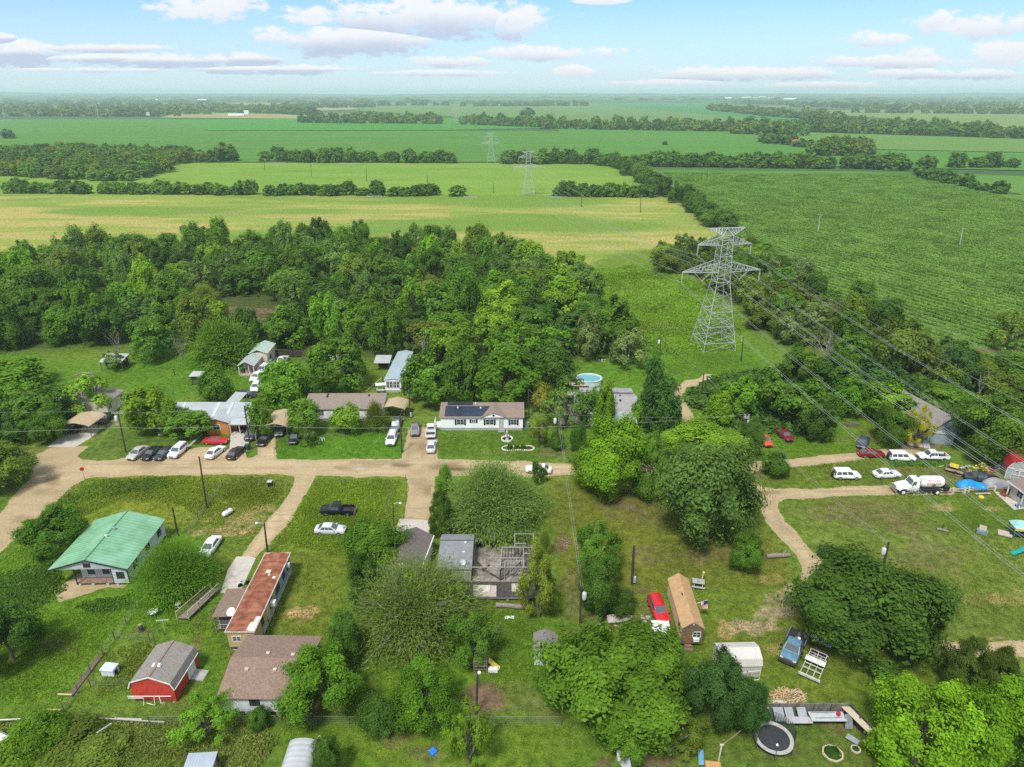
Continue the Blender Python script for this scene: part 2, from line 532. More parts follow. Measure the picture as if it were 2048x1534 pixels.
# grass colours: outline, colour, blend edge in px, strength
GRASS = [
 ([(552, 921), (585, 868), (640, 852), (770, 850), (815, 850), (804, 918)], (.050, .180, .012), 10, .9),
 ([(876, 918), (878, 858), (1060, 858), (1160, 870), (1300, 850), (1350, 870), (1300, 925), (1090, 924)], (.058, .155, .016), 12, .85),
 ([(170, 958), (300, 950), (580, 953), (560, 1005), (420, 1060), (200, 1010), (60, 1060), (115, 1000)], (.120, .180, .026), 14, .8),
 ([(60, 1100), (230, 1000), (380, 1010), (340, 1040), (180, 1060), (60, 1120)], (.120, .215, .016), 20, .7),
 ([(632, 953), (812, 955), (806, 1040), (780, 1100), (690, 1150), (600, 1100), (545, 1085)], (.100, .190, .018), 14, .8),
 ([(560, 1100), (690, 1110), (680, 1230), (640, 1280), (560, 1260)], (.100, .160, .020), 20, .7),
 ([(0, 1110), (100, 1060), (260, 1160), (420, 1130), (450, 1280), (260, 1290), (150, 1420), (0, 1430)], (.068, .175, .014), 30, .85),
 ([(0, 1430), (350, 1400), (560, 1460), (560, 1540), (0, 1540)], (.072, .140, .030), 30, .7),
 ([(380, 1290), (450, 1290), (460, 1400), (380, 1400)], (.055, .170, .012), 20, .8),
 ([(1100, 958), (1300, 960), (1500, 960), (1560, 1090), (1600, 1180), (1400, 1180), (1130, 1200)], (.092, .135, .022), 20, .85),
 ([(1160, 1010), (1280, 1000), (1330, 1150), (1230, 1170)], (.105, .150, .022), 30, .7),
 ([(1556, 1010), (1620, 1000), (1930, 990), (2060, 1010), (2100, 1290), (1900, 1285), (1640, 1140)], (.092, .165, .030), 16, .85),
 ([(1840, 990), (2060, 1000), (2060, 1080), (1900, 1060)], (.062, .160, .014), 24, .8),
 ([(1420, 1150), (1600, 1190), (1900, 1330), (1780, 1420), (1600, 1400), (1400, 1300)], (.088, .155, .020), 20, .8),
 ([(1540, 1420), (1720, 1430), (1790, 1540), (1380, 1540), (1420, 1470)], (.075, .135, .026), 10, .7),
 ([(1760, 1440), (1790, 1420), (1850, 1540), (1790, 1540)], (.050, .130, .012), 12, .8),
 ([(560, 1450), (1100, 1450), (1110, 1540), (560, 1540)], (.082, .180, .016), 22, .6),
 ([(900, 1230), (1080, 1210), (1110, 1440), (930, 1450), (780, 1440), (740, 1330)], (.066, .165, .014), 26, .7),
 ([(1500, 940), (1830, 910), (1860, 960), (1600, 978), (1530, 975)], (.085, .155, .022), 10, .8),
 ([(1500, 925), (1560, 830), (1680, 810), (1740, 850), (1720, 905), (1580, 920)], (.062, .175, .012), 16, .9),
 ([(1100, 540), (1330, 520), (1420, 560), (1500, 640), (1480, 700), (1300, 710), (1180, 640)], (.095, .205, .018), 20, .85),
 ([(1280, 700), (1500, 690), (1560, 740), (1420, 770), (1360, 800), (1200, 760), (1130, 730)], (.060, .185, .014), 16, .9),
 ([(80, 775), (130, 735), (480, 700), (520, 740), (480, 790), (300, 790), (200, 760)], (.058, .180, .014), 20, .9),
 ([(735, 725), (800, 720), (780, 790), (700, 795)], (.085, .165, .016), 14, .8),
 ([(150, 918), (240, 860), (340, 850), (480, 870), (300, 890), (250, 915)], (.060, .125, .020), 14, .8),
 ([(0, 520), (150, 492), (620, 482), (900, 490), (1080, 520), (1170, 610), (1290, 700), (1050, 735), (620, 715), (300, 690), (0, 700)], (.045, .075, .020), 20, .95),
 ([(1318, 300), (1812, 300), (2700, 380), (2900, 760), (2060, 720), (1880, 690), (1730, 640), (1600, 560), (1470, 470), (1380, 385)], (.075, .175, .030), 6, 1.),
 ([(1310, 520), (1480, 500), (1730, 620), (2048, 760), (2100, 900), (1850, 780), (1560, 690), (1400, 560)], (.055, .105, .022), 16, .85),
]
def band_color(X, Y):
 a = fbm(X, Y, 26, 3, 5)
 b = fbm(X, Y, 7, 11, 4)
 c1 = np.array((.088, .190, .018)); c2 = np.array((.130, .225, .028)); c3 = np.array((.185, .205, .050))
 t = np.clip((a - .30) / .4, 0, 1)[..., None]
 s = np.clip((b - .50) / .3, 0, 1)[..., None]
 c = c1 * (1 - t) + c2 * t
 return c * (1 - .45 * s) + c3 * (.45 * s)
def dirt_material():
 m, nt, b = new_mat('dirt')
 vec = coords(nt)
 at = nt.nodes.new('ShaderNodeAttribute'); at.attribute_name = 'col'
 n = noise_n(nt, vec, 2.2, 6, 0.7)
 st = noise_n(nt, coords(nt, 'Object', (0.10, 0.9, 1)), 1.0, 4, 0.6)
 c = mixc(nt, smooth_n(nt, n, .3, .75), mixc(nt, 1.0, at.outputs['Color'], (.80, .79, .76), 'MULTIPLY'), mixc(nt, 1.0, at.outputs['Color'], (1.13, 1.12, 1.10), 'MULTIPLY'))
 c = mixc(nt, math_n(nt, 'MULTIPLY', smooth_n(nt, st, .46, .66), .5), c, (.30, .24, .15))
 nt.links.new(c, b.inputs['Base Color'])
 b.inputs['Roughness'].default_value = 1
 b.inputs['Specular IOR Level'].default_value = .1
 bp = nt.nodes.new('ShaderNodeBump'); bp.inputs['Distance'].default_value = .08; bp.inputs['Strength'].default_value = .6
 nt.links.new(n, bp.inputs['Height']); nt.links.new(bp.outputs[0], b.inputs['Normal'])
 return m
def ground_material():
 m, nt, b = new_mat('grass_ground')
 vec = coords(nt)
 at = nt.nodes.new('ShaderNodeAttribute'); at.attribute_name = 'col'
 ad = nt.nodes.new('ShaderNodeAttribute'); ad.attribute_name = 'dirt'
 n1 = noise_n(nt, vec, .9, 6, .7)
 n2 = noise_n(nt, vec, 3.6, 4, .7)
 n3 = noise_n(nt, coords(nt, 'Object', (.35, .8, 1)), .35, 5, .65)
 base = at.outputs['Color']
 dk = mixc(nt, 1.0, base, (.50, .62, .48), 'MULTIPLY')
 lt = mixc(nt, 1.0, base, (1.45, 1.25, 1.30), 'MULTIPLY')
 c = mixc(nt, smooth_n(nt, n1, .30, .64), dk, lt)
 c = mixc(nt, math_n(nt, 'MULTIPLY', smooth_n(nt, n2, .42, .7), .55), c, mixc(nt, 1.0, c, (.55, .66, .5), 'MULTIPLY'))
 dry = mixc(nt, 1.0, base, (1.75, 1.15, 1.7), 'MULTIPLY')
 c = mixc(nt, math_n(nt, 'MULTIPLY', smooth_n(nt, n3, .52, .74), .5), c, dry)
 n6 = noise_n(nt, vec, 8.0, 4, .75)
 c = mixc(nt, smooth_n(nt, n6, .32, .68), mixc(nt, 1.0, c, (.62, .66, .6), 'MULTIPLY'), mixc(nt, 1.0, c, (1.36, 1.27, 1.35), 'MULTIPLY'))
 dd = math_n(nt, 'ADD', ad.outputs['Fac'], math_n(nt, 'MULTIPLY', math_n(nt, 'SUBTRACT', n1, .5), .9))
 dcol = mixc(nt, smooth_n(nt, n2, .3, .7), (.37, .29, .17), (.465, .37, .215))
 c = mixc(nt, smooth_n(nt, dd, .42, .62), c, dcol)
 nt.links.new(c, b.inputs['Base Color'])
 b.inputs['Roughness'].default_value = 1
 b.inputs['Specular IOR Level'].default_value = .08
 bp = nt.nodes.new('ShaderNodeBump'); bp.inputs['Distance'].default_value = .35; bp.inputs['Strength'].default_value = .8
 nt.links.new(math_n(nt, 'ADD', n1, math_n(nt, 'MULTIPLY', n2, .4)), bp.inputs['Height']); nt.links.new(bp.outputs[0], b.inputs['Normal'])
 return m
def build_ground():
 st = .0041
 ys = 24 * np.exp(np.arange(0, math.log(462 / 24) / st) * st)
 ts = np.arange(-1.12, 1.12 + st, st * 1.05)
 Yg, Tg = np.meshgrid(ys, ts, indexing='ij')
 Xg = Yg * Tg
 z = Yg * CP + CAMH * SP
 px = 1024 + FPX * Xg / z
 py = 767 - FPX * (Yg * SP - CAMH * CP) / z
 col = band_color(Xg, Yg)
 nz = (fbm(Xg, Yg, 9, 21, 4) - .5)
 nf = (fbm(Xg, Yg, 2.4, 41, 3) - .5)
 nq = (fbm(Xg, Yg, .9, 57, 3) - .5)
 persp = np.clip((py - 600) / 600, .25, 1.3)
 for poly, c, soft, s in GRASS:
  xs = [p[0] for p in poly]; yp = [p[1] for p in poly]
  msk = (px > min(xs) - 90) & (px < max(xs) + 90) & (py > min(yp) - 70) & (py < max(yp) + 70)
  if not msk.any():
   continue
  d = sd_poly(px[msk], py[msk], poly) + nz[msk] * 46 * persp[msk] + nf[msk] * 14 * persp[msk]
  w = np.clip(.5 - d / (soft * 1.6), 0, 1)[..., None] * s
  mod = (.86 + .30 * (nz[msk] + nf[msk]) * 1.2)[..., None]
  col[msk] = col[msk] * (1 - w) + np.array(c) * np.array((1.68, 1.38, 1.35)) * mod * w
 pas = [(-900, 545), (-900, 300), (1292, 300), (1450, 470), (1430, 500), (1300, 500), (1200, 520), (1130, 560), (700, 560)]
 d = sd_poly(px, py, pas) + nz * 26
 w = np.clip(.5 - d / 10, 0, 1)[..., None]
 sa = (fbm(Xg * .22, Yg, 9, 91, 5) + .16 * np.exp(-((py - 432) / 16) ** 2) * (px < 900) + .14 * np.exp(-((py - 474) / 16) ** 2) * (px > 950))[..., None]
 sb = fbm(Xg * .35, Yg, 40, 95, 4)[..., None]
 pc = np.array((.225, .315, .055)) + (np.array((.37, .345, .115)) - np.array((.225, .315, .055))) * np.clip((sa - .50) / .16, 0, 1) * .9
 pc = pc + (np.array((.125, .25, .034)) - pc) * np.clip((sb - .50) / .16, 0, 1) * .85
 col = col * (1 - w) + pc * w
 for (sx, sy, rx, ry, s, k) in SPOTS:
  e = 1 - np.sqrt(((px - sx) / rx) ** 2 + ((py - sy) / ry) ** 2) * .8 + nz * 1.3 + nf * 1.3 + nq * 1.1
  w = (np.clip(e / .35, 0, 1) * s)[..., None]
  col = col * (1 - w) + np.array(SPOTCOL[k]) * (1 + nf[..., None] * .5) * w
 dirt = np.full(px.shape, -1.0)
 own = np.full(px.shape, -1)
 for i, (k, poly) in enumerate(DIRT.items()):
  xs = [p[0] for p in poly]; yp = [p[1] for p in poly]
  msk = (px > min(xs) - 30) & (px < max(xs) + 30) & (py > min(yp) - 30) & (py < max(yp) + 30)
  d = -(sd_poly(px[msk], py[msk], poly) + nz[msk] * 14 * persp[msk] + nf[msk] * 9 * persp[msk]) / (5.0 * persp[msk])
  cur = dirt[msk]
  up = d > cur
  cur[up] = d[up]
  dirt[msk] = cur
  oo = own[msk]; oo[up] = i; own[msk] = oo
 dv = np.clip(dirt * .5 + .5, 0, 1)
 zz = nz * .25 * np.clip(1 - dv, 0, 1)
 nR, nC = Xg.shape
 V = np.stack([Xg, Yg, zz * 0 - .0], -1).reshape(-1, 3)
 V[:, 2] = (zz * .5).ravel()
 idx = np.arange(nR * nC).reshape(nR, nC)
 Fq = np.stack([idx[:-1, :-1], idx[:-1, 1:], idx[1:, 1:], idx[1:, :-1]], -1).reshape(-1, 4)
 rgba = np.concatenate([col.reshape(-1, 3), np.ones((nR * nC, 1))], 1)
 g = np_mesh('grass_ground', V, Fq, ground_material(), {'col': ('POINT', 'FLOAT_COLOR', rgba), 'dirt': ('POINT', 'FLOAT', dv.ravel())}, smooth=True)
 tag(g, kind='structure')
 # the packed surfaces of roads and drives lie on the ground as sheets of their own
 dm = dirt_material()
 tone = (fbm(Xg * .35, Yg, 6, 71, 4) - .5)
 patch = np.clip((fbm(Xg, Yg, 11, 77, 4) - .62) / .12, 0, 1)[..., None]
 dc = np.array((.44, .347, .205)) * (1 + tone[..., None] * .5)
 for (sx, sy, rx, ry, k) in ((99, 962, 16, 7, .45), (140, 985, 30, 6, .3), (715, 938, 26, 6, .25), (806, 931, 16, 4, .5), (960, 937, 60, 4, .5), (905, 934, 40, 5, .35), (300, 928, 120, 3, .25), (480, 936, 160, 3, .22), (860, 980, 14, 16, .2), (845, 900, 12, 14, .25), (1510, 1000, 20, 18, .35), (1540, 985, 30, 4, .4), (1700, 982, 90, 2.5, .25), (1540, 930, 24, 4, .4), (40, 1040, 26, 10, .3), (530, 890, 14, 12, .35), (560, 1030, 8, 30, .15)):
  e = np.clip(1.4 - np.sqrt(((px - sx) / rx) ** 2 + ((py - sy) / ry) ** 2) + nf * 2.2 + nz, 0, 1)[..., None]
  dc = dc * (1 - e * k * np.array((.85, .95, 1.05)))
 e = np.clip(1.3 - np.sqrt(((px - 720) / 13) ** 2 + ((py - 938) / 4) ** 2) + nf, 0, 1)[..., None]
 dc = dc * (1 - e) + np.array((.44, .41, .32)) * e
 dc = dc * (1 - .28 * patch * np.array((1., 1.05, 1.1)))
 dcol = np.concatenate([dc.reshape(-1, 3), np.ones((nR * nC, 1))], 1)
 full = (dirt > .9)
 for i, k in enumerate(DIRT):
  v_ok = (full & (own == i)).ravel()
  f = Fq[v_ok[Fq].all(1)]
  if not len(f):
   continue
  used, inv = np.unique(f, return_inverse=True)
  VV = V[used].copy()
  VV[:, 2] += .012 + .004 * (i % 2)
  o = np_mesh(k, VV, inv.reshape(-1, 4), dm, {'col': ('POINT', 'FLOAT_COLOR', dcol[used])}, smooth=True)
  tag(o, kind='structure')
# ================================================================ the plain beyond
FIELDS = [   # name, outline (survey points, far ones clipped above the horizon line), colours a/b, streak direction noise scale, row spacing
 ('pasture', [(-700, 540), (-500, 392), (700, 391), (1292, 394), (1450, 470), (1420, 505), (1300, 500), (1150, 560), (700, 560)], (.165, .225, .036), (.115, .205, .028), 'dry'),
 ('pasture', [(-700, 391), (-500, 352), (200, 352), (330, 325), (700, 325), (1240, 326), (1300, 392), (700, 390)], (.140, .225, .032), (.110, .210, .026), 'dry'),
 ('crop_field', [(-600, 324), (-500, 262), (100, 238), (340, 238), (420, 262), (900, 262), (1235, 262), (1238, 324)], (.058, .150, .020), (.072, .165, .024), 'crop'),
 ('crop_field', [(330, 239), (880, 236), (1000, 243), (1100, 256), (900, 260), (420, 261)], (.048, .175, .018), (.052, .185, .020), 'crop'),
 ('crop_field', [(1238, 324), (1110, 258), (1480, 262), (1600, 292), (1750, 300), (2048, 306), (2500, 320), (2500, 352), (1900, 338), (1500, 330)], (.070, .170, .026), (.060, .160, .022), 'crop'),
 ('crop_field', [(1500, 262), (2060, 278), (2600, 290), (2600, 318), (2048, 305), (1700, 298)], (.100, .180, .036), (.085, .175, .030), 'crop'),
 ('corn_field', [(1318, 338), (1812, 344), (2048, 394), (2500, 520), (2700, 760), (2060, 720), (1880, 690), (1730, 640), (1600, 560), (1470, 470), (1380, 385)], (.050, .130, .018), (.075, .165, .028), 'corn'),
 ('crop_field', [(1822, 344), (2048, 352), (2500, 360), (2500, 500), (2060, 392)], (.085, .175, .030), (.070, .165, .026), 'crop'),
 ('pasture', [(940, 236), (720, 222), (720, 212), (1150, 206), (1400, 214), (1560, 240), (1300, 250)], (.100, .170, .045), (.090, .165, .04), 'crop'),
 ('crop_field', [(1160, 207), (1420, 204), (1600, 224), (1600, 242), (1400, 228)], (.040, .160, .040), (.045, .165, .045), 'crop'),
 ('pasture', [(1600, 220), (1800, 222), (2100, 226), (2500, 228), (2500, 260), (2040, 258), (1700, 232)], (.130, .190, .050), (.12, .18, .045), 'dry'),
 ('pasture', [(320, 236), (350, 228), (560, 226), (640, 232), (600, 238)], (.24, .22, .09), (.20, .20, .08), 'dry'),
 ('pasture', [(700, 208), (1500, 203), (1560, 199), (760, 200)], (.085, .15, .05), (.12, .17, .06), 'crop'),
 ('pasture', [(-300, 214), (420, 208), (380, 204), (-300, 206)], (.09, .16, .05), (.11, .16, .06), 'crop'),
 ('pasture', [(1650, 210), (2400, 208), (2400, 204), (1700, 203)], (.10, .16, .055), (.13, .17, .06), 'crop'),
 ('pasture', [(430, 203), (640, 200), (700, 206), (500, 212)], (.20, .20, .09), (.17, .19, .08), 'dry'),
 ('pasture', [(620, 215), (700, 213), (720, 219), (640, 222)], (.24, .22, .10), (.2, .2, .09), 'dry'),
]
def field_mat(name, a, b, mode):
 m, nt, bs = new_mat(name)
 vec = coords(nt)
 n1 = noise_n(nt, coords(nt, 'Object', (.35, 1, 1)), .022, 6, .7)
 n2 = noise_n(nt, coords(nt, 'Object', (.3, 1, 1)), .16, 5, .7)
 n4 = noise_n(nt, vec, .6, 4, .75)
 a = tuple(x * 1.3 for x in a); b = tuple(x * 1.3 for x in b)
 c = mixc(nt, smooth_n(nt, n1, .38, .62), a, b)
 if mode == 'dry':
  c = mixc(nt, math_n(nt, 'MULTIPLY', smooth_n(nt, n2, .52, .72), .55), c, (.31, .30, .095))
  n5 = noise_n(nt, coords(nt, 'Object', (.25, 1, 1)), .05, 5, .7)
  c = mixc(nt, math_n(nt, 'MULTIPLY', smooth_n(nt, n5, .55, .72), .6), c, (.075, .17, .022))
 else:
  c = mixc(nt, math_n(nt, 'MULTIPLY', smooth_n(nt, n2, .45, .72), .5), c, tuple(x * .72 for x in a))
  n5 = noise_n(nt, coords(nt, 'Object', (.1, 1.4, 1)), .03, 5, .7)
  c = mixc(nt, math_n(nt, 'MULTIPLY', smooth_n(nt, n5, .5, .7), .4), c, tuple(x * 1.3 for x in b))
 c = mixc(nt, smooth_n(nt, n4, .3, .7), mixc(nt, 1.0, c, (.70, .74, .68), 'MULTIPLY'), mixc(nt, 1.0, c, (1.2, 1.16, 1.2), 'MULTIPLY'))
 nt.links.new(c, bs.inputs['Base Color'])
 bs.inputs['Roughness'].default_value = 1
 bs.inputs['Specular IOR Level'].default_value = .05
 return m
def build_far():
 # base plain: woods, scrub and small fields mixed
 m, nt, bs = new_mat('plain')
 n1 = noise_n(nt, coords(nt, 'Object', (.35, 1, 1)), .0016, 6, .65)
 n2 = noise_n(nt, coords(nt, 'Object', (.5, 1, 1)), .012, 6, .75)
 c = mixc(nt, smooth_n(nt, n1, .47, .58), (.055, .115, .040), (.15, .22, .07))
 c = mixc(nt, math_n(nt, 'MULTIPLY', smooth_n(nt, n2, .5, .66), .7), c, (.04, .09, .034))
 nt.links.new(c, bs.inputs['Base Color'])
 bs.inputs['Roughness'].default_value = 1
 bs.inputs['Specular IOR Level'].default_value = .02
 g = MB()
 xs = [-15500, -6000, -2000, -600, 0, 600, 2000, 6000, 15500]
 ysl = [-380, 0, 300, 700, 1500, 3000, 6000, 9000, 13500]
 for i in range(8):
  for j in range(8):
   g.add([(xs[i], ysl[j], -.35), (xs[i + 1], ysl[j], -.35), (xs[i + 1], ysl[j + 1], -.35), (xs[i], ysl[j + 1], -.35)], [(0, 1, 2, 3)])
 tag(g.build('plain', m), kind='structure')
 for i, (nm, poly, a, b, mode) in enumerate(FIELDS):
  w = [P(x, y) for x, y in poly]
  far = max(p.y for p in w)
  zz = -.16 + .012 * i if far < 700 else .05 * i + .1
  f = MB().add([(p.x, p.y, zz) for p in w], [tuple(range(len(w)))])
  o = f.build(nm, field_mat(nm + str(i), a, b, mode))
  for pl in o.data.polygons:
   if pl.normal.z < 0:
    o.data.flip_normals()
    break
  tag(o, kind='structure')
 # long low ridges along the horizon
 hm = M('ridge', (.06, .12, .05), 1, var=.4, scale=.006, spec=0)
 for k, (y0, base, seed, xr) in enumerate(((5600, 8, 5, 8500), (7600, 24, 9, 10500), (10500, 46, 15, 14000))):
  n = 160
  ring_a, V, Fq = [], [], []
  X = np.linspace(-xr, xr, n)
  h = base * (.35 + 1.1 * fbm(X, X * 0, 2600, seed, 4)) * (1 + .55 * np.clip(-X / xr, 0, 1) + .15 * np.clip(X / xr - .2, 0, 1))
  h = np.minimum(h, 78) + 7 * fbm(X, X * 0, 260, seed + 50, 3)
  for q in range(n):
   for (dy, f) in ((-900, 0), (-300, .72), (0, 1), (300, .7), (600, 0)):
    V.append((X[q], y0 + dy, -.3 + h[q] * f))
  for q in range(n - 1):
   for r in range(4):
    a = q * 5 + r
    Fq.append((a, a + 5, a + 6, a + 1))
  o = np_mesh('hills', np.array(V), np.array(Fq), hm, smooth=True)
  tag(o, kind='structure')
def build_haze():
 m = bpy.data.materials.new('haze')
 m.use_nodes = True
 nt = m.node_tree
 nt.nodes.remove(nt.nodes['Principled BSDF'])
 pv = nt.nodes.new('ShaderNodeVolumePrincipled')
 pv.inputs['Color'].default_value = (.80, 1.0, 1.0, 1)
 pv.inputs['Density'].default_value = HAZE
 pv.inputs['Anisotropy'].default_value = .2
 nt.links.new(pv.outputs[0], [n for n in nt.nodes if n.type == 'OUTPUT_MATERIAL'][0].inputs['Volume'])
 o = MB().b(-16500, 16500, -420, 14200, -2.0, 92).build('haze', m)
 tag(o, kind='stuff')
HAZE = .000135
# ================================================================ vegetation
def unit(a):
 return a / np.maximum(np.linalg.norm(a, axis=-1, keepdims=True), 1e-9)
def quads(c, nrm, a, b, rs, tang=None):
 t = unit(np.cross(nrm, rs.normal(size=c.shape))) if tang is None else unit(tang)
 bt = unit(np.cross(nrm, t))
 a = np.asarray(a).reshape(-1, 1)
 b = np.asarray(b).reshape(-1, 1)
 V = np.stack([c + a * t, c + b * bt, c - a * t, c - b * bt], 1)
 return V.reshape(-1, 3)
def crown_round(seed, nl=18, nc=14, nleaf=14000, leaf=.04, lr=(.28, .44), rad=(.56, .74), zmin=-.6, open_=0.0, spread=.30, cone=0.0, ratio=.62):
 rs = np.random.RandomState(seed)
 d = []
 k = 0
 while len(d) < nl:
  g = (k + .5) / (nl * 1.35)
  zc = 1 - 2 * g
  k += 1
  if zc < zmin:
   d = d or [(0, 0, 1)]
   zc = rs.uniform(zmin, .9)
  a = k * 2.39996 + rs.uniform(-.5, .5)
  r = math.sqrt(max(0, 1 - zc * zc))
  d.append((r * math.cos(a), r * math.sin(a), zc + rs.uniform(-.15, .15)))
 d = unit(np.array(d))
 lob = d * rs.uniform(*rad, size=(nl, 1))
 lrad = rs.uniform(*lr, size=nl)
 if cone:
  s = 1 - cone * np.clip((lob[:, 2] + 1) / 2, 0, 1)
  lob[:, :2] *= s[:, None]
  lrad *= .5 + .5 * s
 lv = rs.uniform(-1, 1, nl)
 li = rs.randint(0, nl, nl * nc)
 cd = unit(rs.normal(size=(nl * nc, 3)) + d[li] * .9 + np.array((0, 0, .35)))
 cp = lob[li] + cd * lrad[li][:, None] * rs.uniform(.75, 1.05, size=(nl * nc, 1))
 cv = rs.uniform(-1, 1, nl * nc)
 keep = rs.rand(nl * nc) > open_
 ids = np.nonzero(keep)[0]
 ci = ids[rs.randint(0, len(ids), nleaf)]
 off = rs.normal(size=(nleaf, 3)) * lrad[li[ci]][:, None] * spread * np.array((1, 1, .75))
 p = cp[ci] + off
 nrm = unit(.95 * unit(p - lob[li[ci]]) + .30 * unit(p) + np.array((0, 0, .22)) + rs.normal(size=p.shape) * .27)
 s = leaf * np.exp(rs.normal(size=nleaf) * .34)
 v = np.clip(.45 + .17 * lv[li[ci]] + .17 * cv[ci] + rs.normal(size=nleaf) * .13, 0, 1)
 q = unit(p)
 w = sum(np.sin(q @ rs.normal(size=3) * f + rs.uniform(0, 6)) for f in (2.2, 3.1, 4.3, 5.2))
 p *= (1 + .065 * w)[:, None]
 p[:, :2] /= np.percentile(np.hypot(p[:, 0], p[:, 1]), 97.5)
 lo, hi = np.percentile(p[:, 2], (1.5, 99.3))
 p[:, 2] = np.maximum(-.95 + 1.93 * (p[:, 2] - lo) / (hi - lo), -1)
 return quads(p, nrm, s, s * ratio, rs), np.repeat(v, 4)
def crown_feather(seed, nb=90, nleaf=12000, leaf=.05, droop=.55, elev=(8, 86), sparse=False):
 rs = np.random.RandomState(seed)
 az = rs.uniform(0, 2 * math.pi, nb)
 el = np.radians(rs.uniform(*elev, nb))
 ln = rs.uniform(.7, 1.08, nb)
 d = np.stack([np.cos(az) * np.cos(el), np.sin(az) * np.cos(el), np.sin(el)], -1)
 bi = rs.randint(0, nb, nleaf)
 t = rs.beta(2.6, 1.5, nleaf)
 L = (ln[bi] * t)[:, None]
 start = np.array((0, 0, -.75))
 reach = np.array((1, 1, 1.75))
 p = start + d[bi] * L * reach
 p[:, 2] -= droop * (t ** 2.2) * np.cos(el[bi]) ** .7 * ln[bi]
 tan = d[bi] * reach
 tan[:, 2] -= droop * 2.2 * t ** 1.2 * np.cos(el[bi])
 tan = unit(tan + rs.normal(size=p.shape) * .42)
 p += rs.normal(size=p.shape) * (.05 + .10 * t)[:, None]
 up = np.array((0, 0, 1.0))
 nrm = unit(np.cross(np.cross(tan, up) + 1e-4, tan) + .45 * unit(p - start) + rs.normal(size=p.shape) * .35)
 nrm = unit(nrm - tan * (nrm * tan).sum(-1, keepdims=True))
 s = leaf * rs.uniform(.7, 1.5, nleaf)
 v = np.clip(.34 + .36 * t + rs.uniform(-1, 1, nb)[bi] * .14 + rs.normal(size=nleaf) * .12, 0, 1)
 V = quads(p, nrm, s, s * .20, rs, tan)
 # the branches themselves
 mb = MB()
 for k in range(0, nb, 1 if sparse else 2):
  pts = []
  for q in (.0, .25, .5, .75, .95):
   w = start + d[k] * ln[k] * q * reach
   w = w.copy()
   w[2] -= droop * q ** 2.2 * math.cos(el[k]) ** .7 * ln[k]
   pts.append(w)
  mb.tube(pts, [.022, .016, .011, .007, .003], 3)
 return (V, np.repeat(v, 4)), mb
def bare_branches(seed, depth=4, n0=5, spread=.6, r0=.045):
 rs = random.Random(seed)
 mb = MB()
 def grow(p, d, ln, r, k):
  q = [p]
  dd = d.copy()
  for s in range(3):
   dd = (dd + Vector((rs.uniform(-.18, .18), rs.uniform(-.18, .18), rs.uniform(-.02, .16)))).normalized()
   q.append(q[-1] + dd * ln / 3)
  mb.tube(q, [r, r * .85, r * .7, r * .55], 4 if k > 1 else 3)
  if k == 0:
   return
  for j in range(rs.choice((2, 3, 3))):
   nd = (dd + Vector((rs.uniform(-1, 1), rs.uniform(-1, 1), rs.uniform(-.25, .6))) * spread).normalized()
   b = q[rs.choice((1, 2, 3, 3))]
   grow(b, nd, ln * rs.uniform(.5, .72), r * .55, k - 1)
 for j in range(n0):
  a = 2 * math.pi * j / n0 + rs.uniform(-.4, .4)
  grow(Vector((0, 0, -1)), Vector((math.cos(a) * .5, math.sin(a) * .5, 1)).normalized(), .75, r0, depth)
 return mb
def trunk_mb(seed, limbs=6):
 rs = random.Random(seed)
 mb = MB()
 mb.tube([(0, 0, -.03), (.03, .02, .3), (-.02, .03, .6), (.02, 0, 1.0)], [.085, .06, .052, .03], 8)
 for k in range(limbs):
  a = 2 * math.pi * k / limbs + rs.uniform(-.3, .3)
  z = rs.uniform(.5, .75)
  l = rs.uniform(.4, .6)
  mb.tube([(0, 0, z), (math.cos(a) * l * .5, math.sin(a) * l * .5, z + .22), (math.cos(a) * l, math.sin(a) * l, z + .55)], [.034, .024, .01], 5)
 return mb
PROTO = {}
